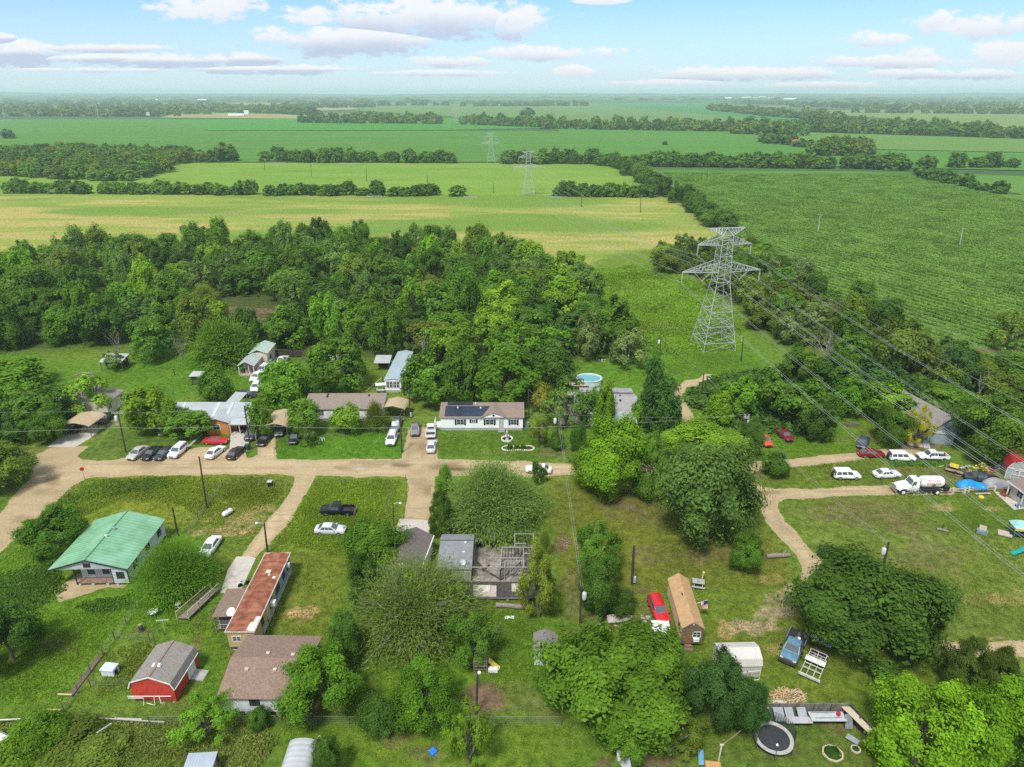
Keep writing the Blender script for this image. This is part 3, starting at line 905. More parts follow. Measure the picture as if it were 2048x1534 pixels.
def proto(style, k, lod):
 """mesh data for a crown of a style; variants k; lod 0 near, 1 wood, 2 far"""
 key = (style, k, lod)
 if key in PROTO:
  return PROTO[key]
 n = (36000, 9500, 420, 1100)[lod]
 lf = (.0255, .049, .20, .125)[lod]
 sd = sum(map(ord, style)) * 7 + k * 101
 br = None
 if style == 'round':
  d = crown_round(sd, 22 + 3 * k, 13, n, lf, (.20, .44), (.50, .80), -.6, .06, .27)
 elif style == 'clump':       # broken, lobed crown
  d = crown_round(sd, 18 + 2 * k, 15, n, lf * 1.02, (.18, .42), (.50, .90), -.5, .12, .27)
 elif style == 'fine':        # soft dense crown
  d = crown_round(sd, 30, 12, int(n * 1.25), lf * .85, (.15, .34), (.52, .86), -.7, .1, .30)
 elif style == 'loose':       # thin crown, branches showing
  d = crown_round(sd, 18, 12, int(n * .36), lf * 1.05, (.16, .34), (.45, .92), -.7, .35, .30)
  br = bare_branches(sd, 3, 4, .55, .04)
 elif style == 'feather':
  d, br = crown_feather(sd, 150, int(n * 2.0), lf * 1.05, .62)
 elif style == 'broom':       # upswept whippy shoots
  d, br = crown_feather(sd, 210, int(n * 1.3), lf * 1.05, .34, (2, 74), True)
 elif style == 'conifer':
  d = crown_round(sd, 70, 9, int(n * 1.3), lf * .72, (.13, .2), (.80, .88), -.85, 0, .36, .42)
 elif style == 'column':
  d = crown_round(sd, 26, 12, n, lf * .95, (.26, .40), (.58, .8), -.85, .02, .3, .25)
 elif style == 'bush':
  d = crown_round(sd, 14, 14, int(n * .55), lf * 1.35, (.3, .46), (.46, .66), -.35)
 elif style == 'bare':
  d, br = None, bare_branches(sd, 4, 4, .75, .032)
 elif style == 'snag':
  d, br = None, bare_branches(sd + 5, 3, 3, .5, .06)
 me = None
 if d is not None:
  V, v = d
  F4 = np.arange(len(V)).reshape(-1, 4)
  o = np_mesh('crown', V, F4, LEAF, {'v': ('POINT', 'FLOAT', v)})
  me = o.data
  bpy.data.objects.remove(o)
 bm_ = None
 if br is not None:
  o = br.build('branches', M('bark_grey', (.20, .18, .15), .9, var=.3, scale=6) if style not in ('bare', 'snag') else M('bark_dead', (.25, .225, .19), .9, var=.25, scale=6))
  bm_ = o.data
  bpy.data.objects.remove(o)
 PROTO[key] = (me, bm_, d)
 return PROTO[key]
TRUNKS = []
def trunk_proto(k):
 if not TRUNKS:
  for q in range(3):
   o = trunk_mb(q).build('trunk', M('bark', (.13, .105, .08), .95, var=.35, scale=8, bump=.02), smooth=60)
   TRUNKS.append(o.data)
   bpy.data.objects.remove(o)
 return TRUNKS[k % 3]
TONE = {  # leaf colours (albedo)
 'dark': (.070, .135, .034), 'mid': (.100, .182, .036), 'green': (.118, .225, .034), 'bright': (.165, .290, .030), 'lime': (.168, .262, .036), 'yellow': (.40, .37, .035),
 'olive': (.150, .200, .050), 'grey': (.155, .195, .095), 'teal': (.068, .140, .052), 'juniper': (.078, .110, .030), 'sage': (.135, .215, .075), 'moss': (.130, .170, .038), 'none': (.3, .3, .3)}
def place_tree(name, X, Y, Rr, Hh, style, tone, label, cat='tree', group=None, lod=1, k=0, zb=None, rz=None, squash=1.0, ybase=None):
 """Rr crown radius, Hh total height, zb height of crown bottom"""
 me, br, _ = proto(style, k, lod)
 zb = zb if zb is not None else Hh * .14
 hh = (Hh - zb) / 2 / .96
 zc = zb + hh * .96
 t = thing(name, label, cat, (X, Y, 0), RNG.uniform(0, 6.28) if rz is None else rz, group)
 jit = RNG.uniform(.80, 1.22)
 col = TONE[tone] if isinstance(tone, str) else tone
 col = tuple(c * jit * RNG.uniform(.95, 1.05) for c in col)
 if style not in ('bare', 'snag'):
  tr = bpy.data.objects.new('trunk', trunk_proto(k))
  COL.objects.link(tr)
  tr.parent = t
  w = max(.6, min(Rr, Hh * .5) * .75)
  tr.scale = (w, w, zc)
 if me is not None:
  c = bpy.data.objects.new('crown', me)
  COL.objects.link(c)
  c.parent = t
  c.location = (0, 0, zc)
  c.scale = (Rr, Rr * squash, hh)
  c.color = (*col, 1)
 if br is not None:
  b = bpy.data.objects.new('branches', br)
  COL.objects.link(b)
  b.parent = t
  b.location = (0, 0, zc)
  b.scale = (Rr, Rr * squash, hh)
 return t
def tree_px(x0, x1, yt, yb, style, tone, label, name='tree', cat='tree', group=None, lod=0, k=0, skirt=1.0, zb=None):
 """tree from its outline in the photograph: left, right, top and bottom of the crown"""
 cx = (x0 + x1) / 2
 Yb = P(cx, yb, skirt).y
 Rr = (x1 - x0) / 2 * (Yb * CP + CAMH * SP) / FPX
 for _ in range(4):
  Yc = Yb + Rr * .72
  Hh = max(top_at(Yc + Rr * .18, yt), 1.2)
  dep = Yc * CP + (CAMH - Hh * .5) * SP
  Rr = (x1 - x0) / 2 * dep / FPX
 X = (cx - 1024) * dep / FPX
 return place_tree(name, X, Yc, Rr * 1.04, Hh, style, tone, label, cat, group, lod, k, zb if zb is not None else min(skirt, Hh * .2))
ORD = ['', 'first', 'second', 'third', 'fourth', 'fifth', 'sixth', 'seventh', 'eighth', 'ninth', 'tenth', 'eleventh', 'twelfth', 'thirteenth', 'fourteenth', 'fifteenth']
def poisson(polypx, dmin, seed, avoid=(), n=60000, jitter=1.0):
 w = [P(x, y) for x, y in polypx]
 rs = np.random.RandomState(seed)
 xs = [p.x for p in w]; ys = [p.y for p in w]
 c = np.stack([rs.uniform(min(xs), max(xs), n), rs.uniform(min(ys), max(ys), n)], -1)
 ins = sd_poly(c[:, 0], c[:, 1], [(p.x, p.y) for p in w]) < 0
 for a in avoid:
  ins &= sd_poly(c[:, 0], c[:, 1], [(q.x, q.y) for q in (P(*p) for p in a)]) > 0
 c = c[ins]
 grid, out = {}, []
 for x, y in c:
  g = (int(x // dmin), int(y // dmin))
  ok = True
  for i in (-1, 0, 1):
   for j in (-1, 0, 1):
    for (a, b) in grid.get((g[0] + i, g[1] + j), ()):
     if (a - x) ** 2 + (b - y) ** 2 < dmin * dmin:
      ok = False
  if ok:
   grid.setdefault(g, []).append((x, y))
   out.append((x, y))
 return out
for _k in TONE:
 if _k != 'none':
  TONE[_k] = (TONE[_k][0] * 1.26, TONE[_k][1] * 1.38, TONE[_k][2] * .84)
TONEWORD = {'dark': 'dark green', 'mid': 'mid green', 'green': 'fresh green', 'bright': 'bright green', 'lime': 'yellow-green', 'olive': 'olive green', 'grey': 'grey-green', 'teal': 'blue-green', 'sage': 'pale green', 'moss': 'mossy green', 'yellow': 'yellow'}
SHAPEWORD = {'round': 'round-crowned', 'clump': 'lobed', 'fine': 'dense', 'loose': 'thin-crowned', 'feather': 'feathery', 'broom': 'whippy', 'column': 'upright', 'bush': 'low bushy', 'conifer': 'conical', 'bare': 'leafless', 'snag': 'dead'}
def wood(points, marks, rowname, group, specs, hrange, rrange, seed, name='tree', lod=1):
 """a stand of single trees; label = look + row + landmark + order among its look-alikes"""
 rs = random.Random(seed)
 rec = []
 for (x, y) in points:
  st, tn = rs.choice(specs)
  Rr = rs.uniform(*rrange)
  Hh = rs.uniform(*hrange)
  if st == 'column':
   Rr *= .75; Hh *= 1.15
  if st == 'bush':
   Hh *= .6
  px, py = to_px(x, y, Hh * .7)
  row = rowname(px, to_px(x, y, 0)[1])
  mk = next((m for lim, m in marks if px < lim), marks[-1][1])
  rec.append([px, x, y, Rr, Hh, st, tn, row, mk])
 rec.sort(key=lambda r: r[0])
 cnt, seen = {}, {}
 for r in rec:
  cnt[(r[5], r[6], r[7], r[8])] = cnt.get((r[5], r[6], r[7], r[8]), 0) + 1
 for r in rec:
  key = (r[5], r[6], r[7], r[8])
  seen[key] = seen.get(key, 0) + 1
  lab = f"{SHAPEWORD[r[5]]} {TONEWORD[r[6]]} tree {r[7]}, {r[8]}"
  if cnt[key] > 1:
   lab = f"{ORD[min(seen[key], 15)]} {SHAPEWORD[r[5]]} {TONEWORD[r[6]]} tree from left {r[7]}, {r[8]}"
  place_tree(name, r[1], r[2], r[3], r[4], r[5], r[6], lab, group=group, lod=lod, k=rs.randint(0, 2), zb=r[4] * .08)
def scatter_cards(name, polys, seed, mat, upright=True, avoid=(), rows=None):
 """polys: (outline px, number of tufts, blades per tuft, height, width, colour)"""
 rs = np.random.RandomState(seed)
 VV, CC, VA = [], [], []
 for (poly, n, bl, h, wd, colr) in polys:
  w = [P(x, y) for x, y in poly]
  xs = [p.x for p in w]; ys = [p.y for p in w]
  c = np.stack([rs.uniform(min(xs), max(xs), n * 3), rs.uniform(min(ys), max(ys), n * 3)], -1)
  sdd = sd_poly(c[:, 0], c[:, 1], [(p.x, p.y) for p in w])
  ins = sdd < -rs.rand(len(c)) ** 2 * (0 if rows else 4)
  for a in avoid:
   ins &= sd_poly(c[:, 0], c[:, 1], [(q.x, q.y) for q in (P(*p) for p in a)]) > 0
  c = c[ins]
  dens = fbm(c[:, 0], c[:, 1], 6, seed + 3, 3)
  c = c[(dens + rs.rand(len(c)) * .5) > .62][:n]
  if rows:
   u = np.array(rows[:2]) / math.hypot(*rows[:2])
   q = c @ np.array((-u[1], u[0]))
   c = c + ((np.round(q / rows[2]) * rows[2] + rs.normal(size=len(c)) * .16) - q)[:, None] * np.array((-u[1], u[0]))
  n2 = len(c)
  hs = h * (.55 + .9 * fbm(c[:, 0], c[:, 1], 5, seed + 9, 3)) * rs.uniform(.7, 1.3, n2)
  pos = np.repeat(np.concatenate([c, np.zeros((n2, 1))], 1), bl, 0)
  hh = np.repeat(hs, bl)
  m = n2 * bl
  pos[:, :2] += rs.normal(size=(m, 2)) * wd * .8
  pos[:, 2] = hh * rs.uniform(.25, .75, m)
  tang = unit(rs.normal(size=(m, 3)) * np.array((.75, .75, .2)) + np.array((0, 0, 1.0 if upright else .35)))
  nrm = unit(rs.normal(size=(m, 3)) + np.array((0, -.2, .8)))
  nrm = unit(nrm - tang * (nrm * tang).sum(-1, keepdims=True))
  V = quads(pos, nrm, hh * .5, np.full(m, wd) * rs.uniform(.6, 1.3, m), rs, tang)
  tint = (1 + (fbm(pos[:, 0], pos[:, 1], 9, seed + 21, 3) - .5) * .9)[:, None]
  VV.append(V)
  CC.append(np.repeat(np.array(colr) * np.array((2.3, 1.85, 1.7)) * tint, 4, 0))
  VA.append(np.repeat(np.clip(rs.normal(size=m) * .17 + .45, 0, 1), 4))
 V = np.concatenate(VV)
 C3 = np.concatenate(CC)
 o = np_mesh(name, V, np.arange(len(V)).reshape(-1, 4), mat, {'v': ('POINT', 'FLOAT', np.concatenate(VA)), 'col': ('POINT', 'FLOAT_COLOR', np.concatenate([C3, np.ones((len(C3), 1))], 1))})
 tag(o, kind='stuff')
 return o
def merge_trees(name, items, mat):
 """one mass of far trees: items = (X, Y, R, H, style, k, colour, lod)"""
 VV, VA, CC = [], [], []
 for (X, Y, Rr, Hh, st, k, colr, lod, ang) in items:
  _, _, d = proto(st, k, lod)
  V, v = d
  ca, sa = math.cos(ang), math.sin(ang)
  hh = Hh / 2
  x = (V[:, 0] * ca - V[:, 1] * sa) * Rr + X
  y = (V[:, 0] * sa + V[:, 1] * ca) * Rr + Y
  z = V[:, 2] * hh + hh
  VV.append(np.stack([x, y, z], -1)); VA.append(v)
  CC.append(np.tile(np.array((*colr, 1.0)), (len(V), 1)))
 V = np.concatenate(VV)
 o = np_mesh(name, V, np.arange(len(V)).reshape(-1, 4), mat, {'v': ('POINT', 'FLOAT', np.concatenate(VA)), 'col': ('POINT', 'FLOAT_COLOR', np.concatenate(CC))})
 return tag(o, kind='stuff')
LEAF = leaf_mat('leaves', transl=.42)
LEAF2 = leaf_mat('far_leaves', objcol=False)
# ================================================================ planting
FG = [  # left, right, top, bottom, style, tone, label, variant
 (1082, 1388, 1264, 1500, 'clump', 'green', 'huge spreading tree at the bottom, its crown reaching over the small pale shed', 0),
 (1372, 1496, 1296, 1472, 'clump', 'teal', 'dark blue-green tree below the plywood-roofed cabin, beside the huge spreading tree', 0),
 (1440, 1542, 1352, 1472, 'fine', 'teal', 'lower blue-green tree between the beige metal shed and the board fence', 1),
 (1200, 1300, 1438, 1545, 'loose', 'green', 'small light green tree below the huge spreading tree at the bottom edge', 1),
 (1300, 1420, 1430, 1515, 'loose', 'olive', 'drooping olive branches of a low tree beside the blue slide', 0),
 (1595, 1880, 1120, 1345, 'clump', 'dark', 'large round dark green tree behind the flatbed truck', 1),
 (1806, 1893, 1156, 1285, 'conifer', 'juniper', 'brownish juniper standing behind the large round dark green tree', 0),
 (1893, 1985, 1273, 1400, 'conifer', 'juniper', 'taller juniper of the pair below the dirt lane', 1),
 (1950, 2042, 1298, 1420, 'conifer', 'juniper', 'rounder juniper of the pair below the dirt lane', 2),
 (1748, 1955, 1360, 1580, 'clump', 'bright', 'big bright yellow-green tree outside the corner of the board fence', 0),
 (1925, 2110, 1365, 1580, 'clump', 'bright', 'big bright yellow-green tree cut by the lower right corner', 2),
 (1303, 1522, 872, 1112, 'round', 'sage', 'giant billowing grey-green tree between the lawn and the dirt track', 1),
 (1150, 1296, 842, 1008, 'round', 'bright', 'tall light green tree right of the dirt road', 1),
 (1255, 1338, 868, 1000, 'fine', 'mid', 'darker green tree squeezed between the light green tree and the giant tree', 0),
 (1330, 1485, 845, 940, 'clump', 'lime', 'yellow-green tree showing over the top of the giant tree', 1),
 (872, 1098, 916, 1085, 'feather', 'sage', 'wide olive green willowy tree behind the ruined house', 0),
 (1060, 1092, 925, 962, 'round', 'dark', 'small dark tree at the road edge beside the white car', 1),
 (855, 908, 985, 1070, 'conifer', 'dark', 'dark green juniper at the end of the gravel drive', 0),
 (873, 905, 930, 985, 'column', 'green', 'slim bright shrub tree at the mouth of the gravel drive', 1),
 (690, 812, 1045, 1150, 'round', 'mid', 'mid green tree covering the left side of the grey garage', 2),
 (688, 770, 1110, 1215, 'round', 'dark', 'dark tree below the mid green tree beside the garage', 1),
 (690, 962, 1112, 1315, 'broom', (.20, .29, .06), 'huge whippy olive tree with bare grey shoots in the middle yard', 0),
 (760, 900, 1150, 1260, 'loose', 'lime', 'yellowish leafy clump rising inside the whippy olive tree', 1),
 (652, 725, 1222, 1322, 'round', 'dark', 'dark bushy tree at the corner of the brown shingle roof', 0),
 (893, 1003, 1215, 1335, 'loose', 'mid', 'mid green tree behind the yellow plastic slide', 0),
 (556, 724, 1295, 1452, 'clump', 'green', 'fresh green tree hiding the right end of the brown-roofed house', 2),
 (786, 920, 1320, 1468, 'fine', 'green', 'light green round tree in the yard left of the lamp pole', 0),
 (716, 800, 1402, 1476, 'bush', 'dark', 'dark thicket along the wire fence', 1),
 (888, 985, 1408, 1545, 'loose', 'lime', 'yellowish young tree in front of the lamp pole', 1),
 (258, 432, 1072, 1212, 'feather', 'green', 'feathery green tree on the right of the green-roofed house', 1),
 (43, 165, 1018, 1112, 'clump', 'mid', 'tree with a crooked pale trunk on the left of the green-roofed house', 0),
 (-60, 72, 1200, 1345, 'clump', 'dark', 'dark tree cut by the left edge below the green-roofed house', 2),
 (-70, 62, 893, 990, 'clump', 'olive', 'tree cut by the left edge beside the dirt road junction', 1),
 (622, 682, 1478, 1560, 'round', 'dark', 'dark bush leaning on the curved grey metal shed', 2),
 (494, 538, 1418, 1462, 'bush', 'dark', 'small round bush in front of the brown-roofed house', 0),
 (20, 135, 1435, 1520, 'bush', 'green', 'bright bush on the wire fence line at the lower left', 2),
 (-20, 80, 1485, 1570, 'bush', 'lime', 'yellow-green bush in the lower left corner', 1),
 (348, 470, 1402, 1500, 'loose', 'green', 'thin green tree over the weeds at the bottom left', 1),
 (60, 240, 1478, 1570, 'bush', 'olive', 'broad mound of vines at the bottom left', 0),
 (1152, 1243, 1045, 1165, 'clump', 'mid', 'upper of the two dark trees beside the lawn left of the tall black pole', 0),
 (1158, 1240, 1120, 1240, 'round', 'dark', 'lower of the two dark trees beside the lawn left of the tall black pole', 2),
 (1213, 1272, 1183, 1232, 'bush', 'dark', 'dark bush above the abandoned boat', 1),
 (1464, 1530, 1068, 1146, 'round', 'mid', 'small round tree at the edge of the dirt track', 1),
 (1036, 1124, 1075, 1245, 'loose', (.30, .36, .04), 'broken yellow-green tree leaning over the ruined house', 0),
 (1075, 1105, 1050, 1110, 'broom', 'olive', 'bushy grey sprouts behind the leaning yellow-green tree', 1),
 (1528, 1580, 906, 957, 'bush', 'mid', 'round bush standing alone at the fork of the gravel lanes', 2),
 (332, 426, 820, 880, 'clump', 'mid', 'tree with white blossom in front of the orange house', 1),
 (246, 352, 772, 872, 'clump', 'lime', 'yellow-green tree left of the metal-roofed orange house', 0),
 (398, 462, 738, 806, 'round', 'mid', 'round tree behind the metal roof beside the antenna', 2),
 (496, 541, 796, 872, 'round', 'green', 'leafy tree on the fence right of the orange house', 1),
 (570, 642, 796, 870, 'round', 'green', 'fresh green tree left of the long brown-roofed mobile home', 0),
 (592, 634, 846, 890, 'loose', 'sage', 'shrub with cream flowers above the black car', 1),
 (660, 726, 810, 866, 'round', 'lime', 'yellow-tinged bush in front of the long brown-roofed mobile home', 1),
 (722, 780, 798, 862, 'feather', 'moss', 'dull olive bush left of the tan carport', 0),
 (606, 736, 668, 786, 'fine', 'mid', 'big dark green tree behind the long brown-roofed mobile home', 2),
 (514, 622, 718, 822, 'round', 'green', 'bright green tree hiding the row of parked white cars', 0),
 (620, 660, 690, 770, 'round', 'bright', 'bright green side of the big tree behind the mobile home', 1),
 (805, 905, 706, 818, 'clump', 'mid', 'broad tree left of the white house, hiding the blue-roofed trailer', 2),
 (880, 960, 690, 812, 'round', 'mid', 'tree directly behind the solar panels', 0),
 (935, 1085, 695, 815, 'fine', 'green', 'largest round tree behind the white house', 1),
 (1060, 1148, 684, 775, 'round', 'dark', 'dark tree above the round pool', 0),
 (1010, 1078, 705, 790, 'fine', 'sage', 'grey-green tree behind the right end of the white house', 2),
 (1064, 1102, 766, 822, 'round', (.27, .29, .04), 'bush turning yellow beside the grey-roofed house', 1),
 (1085, 1185, 764, 862, 'loose', 'sage', 'thin pale tree shading the grey-roofed house', 1),
 (1150, 1212, 772, 850, 'loose', 'green', 'light leafy tree over the middle of the grey roof', 0),
 (1190, 1232, 762, 870, 'column', 'bright', 'slender bright tree in front of the grey roof', 2),
 (1280, 1334, 714, 850, 'column', 'teal', 'taller of two dark vine-covered trees beside the grey-roofed house', 1),
 (1288, 1366, 758, 872, 'column', 'teal', 'broader of two dark vine-covered trees beside the grey-roofed house', 0),
 (1262, 1300, 800, 850, 'round', 'green', 'small green tree at the porch of the grey-roofed house', 2),
 (1058, 1100, 830, 892, 'loose', 'moss', 'brownish bush on the white house lawn', 1),
 (1140, 1172, 850, 902, 'bush', 'dark', 'dark shrub at the left foot of the tall light green tree', 0),
 (1100, 1128, 865, 900, 'bush', 'mid', 'small shrub beside the pole with the transformer', 1),
 (1812, 1870, 808, 892, 'loose', 'yellow', 'yellow tree in front of the big grey roof', 0),
 (1746, 1822, 814, 892, 'round', 'mid', 'round dark tree left of the yellow tree', 1),
 (1730, 1828, 766, 848, 'clump', 'bright', 'bright green tree left of the big grey roof', 2),
 (1660, 1742, 754, 832, 'fine', 'green', 'light green round tree second from the big grey roof', 0),
 (1920, 2075, 778, 936, 'clump', 'mid', 'large dark tree at the right edge beside the big grey roof', 0),
 (1975, 2120, 790, 920, 'clump', 'dark', 'dark tree cut by the right edge behind the red-roofed shed', 1),
 (115, 218, 748, 832, 'loose', 'lime', 'yellow-green tree over the far left house', 0),
 (206, 252, 702, 738, 'loose', 'sage', 'leaning thin tree in front of the open lean-to', 1),
 (-60, 92, 718, 792, 'round', 'green', 'leafy tree at the left edge of the back lawn', 0),
 (-50, 60, 768, 850, 'fine', 'green', 'light green tree in the left thicket', 2),
 (20, 130, 782, 868, 'clump', 'mid', 'broad tree of the left thicket beside the tan carport', 1),
 (-60, 50, 820, 895, 'clump', 'dark', 'dark low tree of the left thicket near the road', 0),
 (60, 132, 820, 886, 'round', 'mid', 'rounded tree of the left thicket beside the driveway', 2),
 (1880, 1935, 650, 752, 'snag', 'none', 'tall pale dead tree with forked top by the corn', 0),
 (1950, 1985, 720, 790, 'snag', 'none', 'pale dead trunk at the right of the thicket', 1),
 (1622, 1690, 650, 728, 'bare', 'none', 'grey leafless tree in the thicket under the power lines', 0),
 (1650, 1688, 585, 632, 'bare', 'none', 'small leafless tree on the corn side of the thicket', 1),
 (1862, 1900, 680, 750, 'bare', 'none', 'bare grey tree beside the forked dead tree', 1),
 (1190, 1275, 640, 725, 'bare', 'none', 'leafless grey trees at the right end of the wood', 0),
 (1150, 1215, 630, 720, 'loose', 'grey', 'grey-green half bare tree at the right end of the wood', 1),
 (1215, 1300, 655, 735, 'loose', 'grey', 'grey-green drooping tree next to the leafless one', 0),
 (820, 880, 640, 730, 'bare', 'none', 'bare grey tree between the crowns behind the white house', 1),
 (340, 380, 655, 725, 'bare', 'none', 'bare brown tree on the back lawn edge', 0),
 (212, 250, 650, 712, 'bare', 'none', 'leafless tree above the open lean-to', 1),
 (370, 520, 630, 735, 'feather', 'green', 'large willowy tree by the little cream house', 0),
 (255, 345, 640, 722, 'round', 'mid', 'dark tree behind the brush pile', 1),
 (1500, 1580, 742, 826, 'fine', 'mid', 'round bush tree nearest the back track', 0),
 (1540, 1660, 760, 862, 'clump', 'mid', 'broad dark thicket tree above the dark red pickup', 1),
 (1590, 1672, 800, 880, 'fine', 'dark', 'dark bush beside the dark red pickup', 2),
 (1440, 1520, 752, 840, 'clump', 'green', 'leafy bush on the edge of the back track', 0),
 (1412, 1470, 785, 850, 'bush', 'bright', 'bright vine-covered bush right of the back track', 1),
 (1478, 1530, 842, 915, 'round', 'dark', 'dark bush beside the red and white pickup', 2),
 (1640, 1720, 700, 790, 'fine', 'dark', 'dark round bush under the power lines', 1),
 (1560, 1640, 690, 770, 'clump', 'mid', 'left of the big dark bushes below the pylon', 2),
 (1700, 1800, 720, 800, 'bush', 'teal', 'mound of dark vines left of the dead trees', 0),
 (1750, 1835, 742, 792, 'bush', 'teal', 'mound of dark vines behind the big grey roof', 1),
 (1850, 1945, 768, 806, 'bush', 'mid', 'vine mound behind the ridge of the big grey roof', 2),
 (1880, 1960, 695, 780, 'fine', 'teal', 'dark round tree under the forked dead tree', 0),
 (1745, 1850, 645, 760, 'clump', 'olive', 'tall olive tree in front of the corn and the dead tree', 1),
 (1985, 2060, 620, 700, 'loose', 'olive', 'olive tree at the right edge against the corn', 0),
]
PALE = {6}
WOODPX = [(-160, 585), (0, 528), (150, 500), (300, 500), (620, 490), (750, 496), (900, 496), (1000, 506), (1080, 526), (1138, 566), (1165, 612), (1185, 650), (1270, 700),
    (1130, 712), (1050, 728), (850, 735), (740, 715), (620, 690), (560, 690), (470, 690), (380, 690), (300, 690), (200, 690), (130, 690), (-200, 720)]
CLEARINGS = [[(425, 598), (565, 592), (590, 662), (440, 668)], [(-40, 575), (30, 575), (34, 630), (-40, 640)]]
HEDGEPX = [(1318, 522), (1400, 508), (1480, 505), (1560, 545), (1640, 585), (1730, 625), (1790, 680), (1830, 700), (1870, 760), (1800, 750), (1740, 730), (1660, 700), (1560, 690), (1510, 640), (1470, 600), (1400, 556), (1330, 545)]
def rows_wood(px, py):
 if py < 545: return "at wood's far edge"
 if py < 610: return 'deep in wood'
 return "at wood's near edge"
def build_plants():
 for (x0, x1, yt, yb, st, tn, lab, k) in FG:
  nm = 'bush' if st == 'bush' else 'juniper_tree' if tn == 'juniper' else 'dead_tree' if st in ('bare', 'snag') else 'tree'
  cat = {'bush': 'bush', 'juniper_tree': 'juniper', 'dead_tree': 'dead tree', 'tree': 'tree'}[nm]
  lod = 0 if yb > 880 else 1
  tree_px(x0, x1, yt, yb, st, tn, lab, nm, cat, None, lod, k, skirt=.6 if st in ('bush', 'feather', 'broom') else 1.0)
 specs = [('clump', 'mid')] * 4 + [('clump', 'dark')] * 4 + [('round', 'mid')] * 4 + [('fine', 'sage')] * 2 + [('fine', 'mid')] * 3 + [('clump', 'lime')] * 2 + [('round', 'dark')] * 3 + [('loose', 'green')] * 2 + [('column', 'sage')] * 2 + [('round', 'bright')] + \
   [('loose', 'sage')] * 1 + [('feather', 'olive')] * 1 + [('column', 'mid')] * 2 + [('round', 'olive')] * 2 + [('clump', 'green')] * 2
 pts = poisson(WOODPX, 10.6, 3, CLEARINGS)
 marks = [(160, 'at the left end'), (320, 'behind lean-to'), (480, 'behind back lawn'), (640, 'behind cream house'), (830, 'behind blue-roofed trailer'), (1000, 'behind white house'), (9999, 'at the right end')]
 wood(pts, marks, rows_wood, 'trees of the wood behind the houses', specs, (6.5, 14), (4.0, 7.8), 5)
 specs2 = [('clump', 'moss')] * 3 + [('round', 'mid')] * 3 + [('clump', 'olive')] * 2 + [('fine', 'mid')] * 2 + [('loose', 'grey')] * 2 + [('round', 'dark')] * 2 + [('clump', 'lime')]
 pts = poisson(HEDGEPX, 9.0, 8)
 wood(pts, [(1450, 'behind pylon'), (1560, 'right of pylon'), (1680, 'left of leafless tree'), (9999, 'around leafless tree')],
   lambda px, py: 'on thicket corn side' if py < 610 else 'on thicket near side', 'trees of the thicket beside the corn', specs2, (6, 10), (3.8, 5.6), 9)
 pts = poisson([(1860, 752), (1900, 728), (1985, 718), (2070, 745), (2130, 800), (2010, 812), (1930, 792)], 7.5, 18)
 wood(pts, [(1960, 'left part'), (9999, 'right part')], lambda px, py: 'at right edge below corn,', 'trees at the right edge below the corn', [('clump', 'dark'), ('bush', 'mid'), ('round', 'moss'), ('bush', 'teal')], (5, 8), (3.6, 5.4), 15)
 line = [(1232, 332), (1262, 350), (1300, 372), (1345, 398), (1392, 424), (1430, 448), (1462, 468)]
 pp = []
 rs = random.Random(4)
 for a, b in zip(line, line[1:]):
  A, B = P(*a), P(*b)
  n = max(1, int((B - A).length / 12))
  for i in range(n):
   q = A.lerp(B, (i + rs.random() * .5) / n)
   pp.append((q.x + rs.uniform(-4, 4), q.y))
 wood(pp, [(1300, 'far end'), (1390, 'middle'), (9999, 'near end')], lambda px, py: 'in hedgerow along corn field',
   'trees of the hedgerow between pasture and corn', [('clump', 'dark'), ('round', 'mid'), ('fine', 'mid'), ('round', 'dark')], (8, 12.5), (5, 7.4), 11)
 # undergrowth, weeds and tall grass
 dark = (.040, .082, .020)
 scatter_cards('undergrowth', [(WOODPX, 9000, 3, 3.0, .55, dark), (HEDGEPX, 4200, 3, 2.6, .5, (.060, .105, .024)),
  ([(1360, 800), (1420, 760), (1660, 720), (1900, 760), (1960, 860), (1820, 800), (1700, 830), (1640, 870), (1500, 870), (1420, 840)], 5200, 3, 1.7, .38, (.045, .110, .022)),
  ([(-40, 760), (130, 780), (130, 870), (-40, 900)], 1700, 3, 2.2, .45, (.050, .115, .022))], 31, LEAF2, False, CLEARINGS)
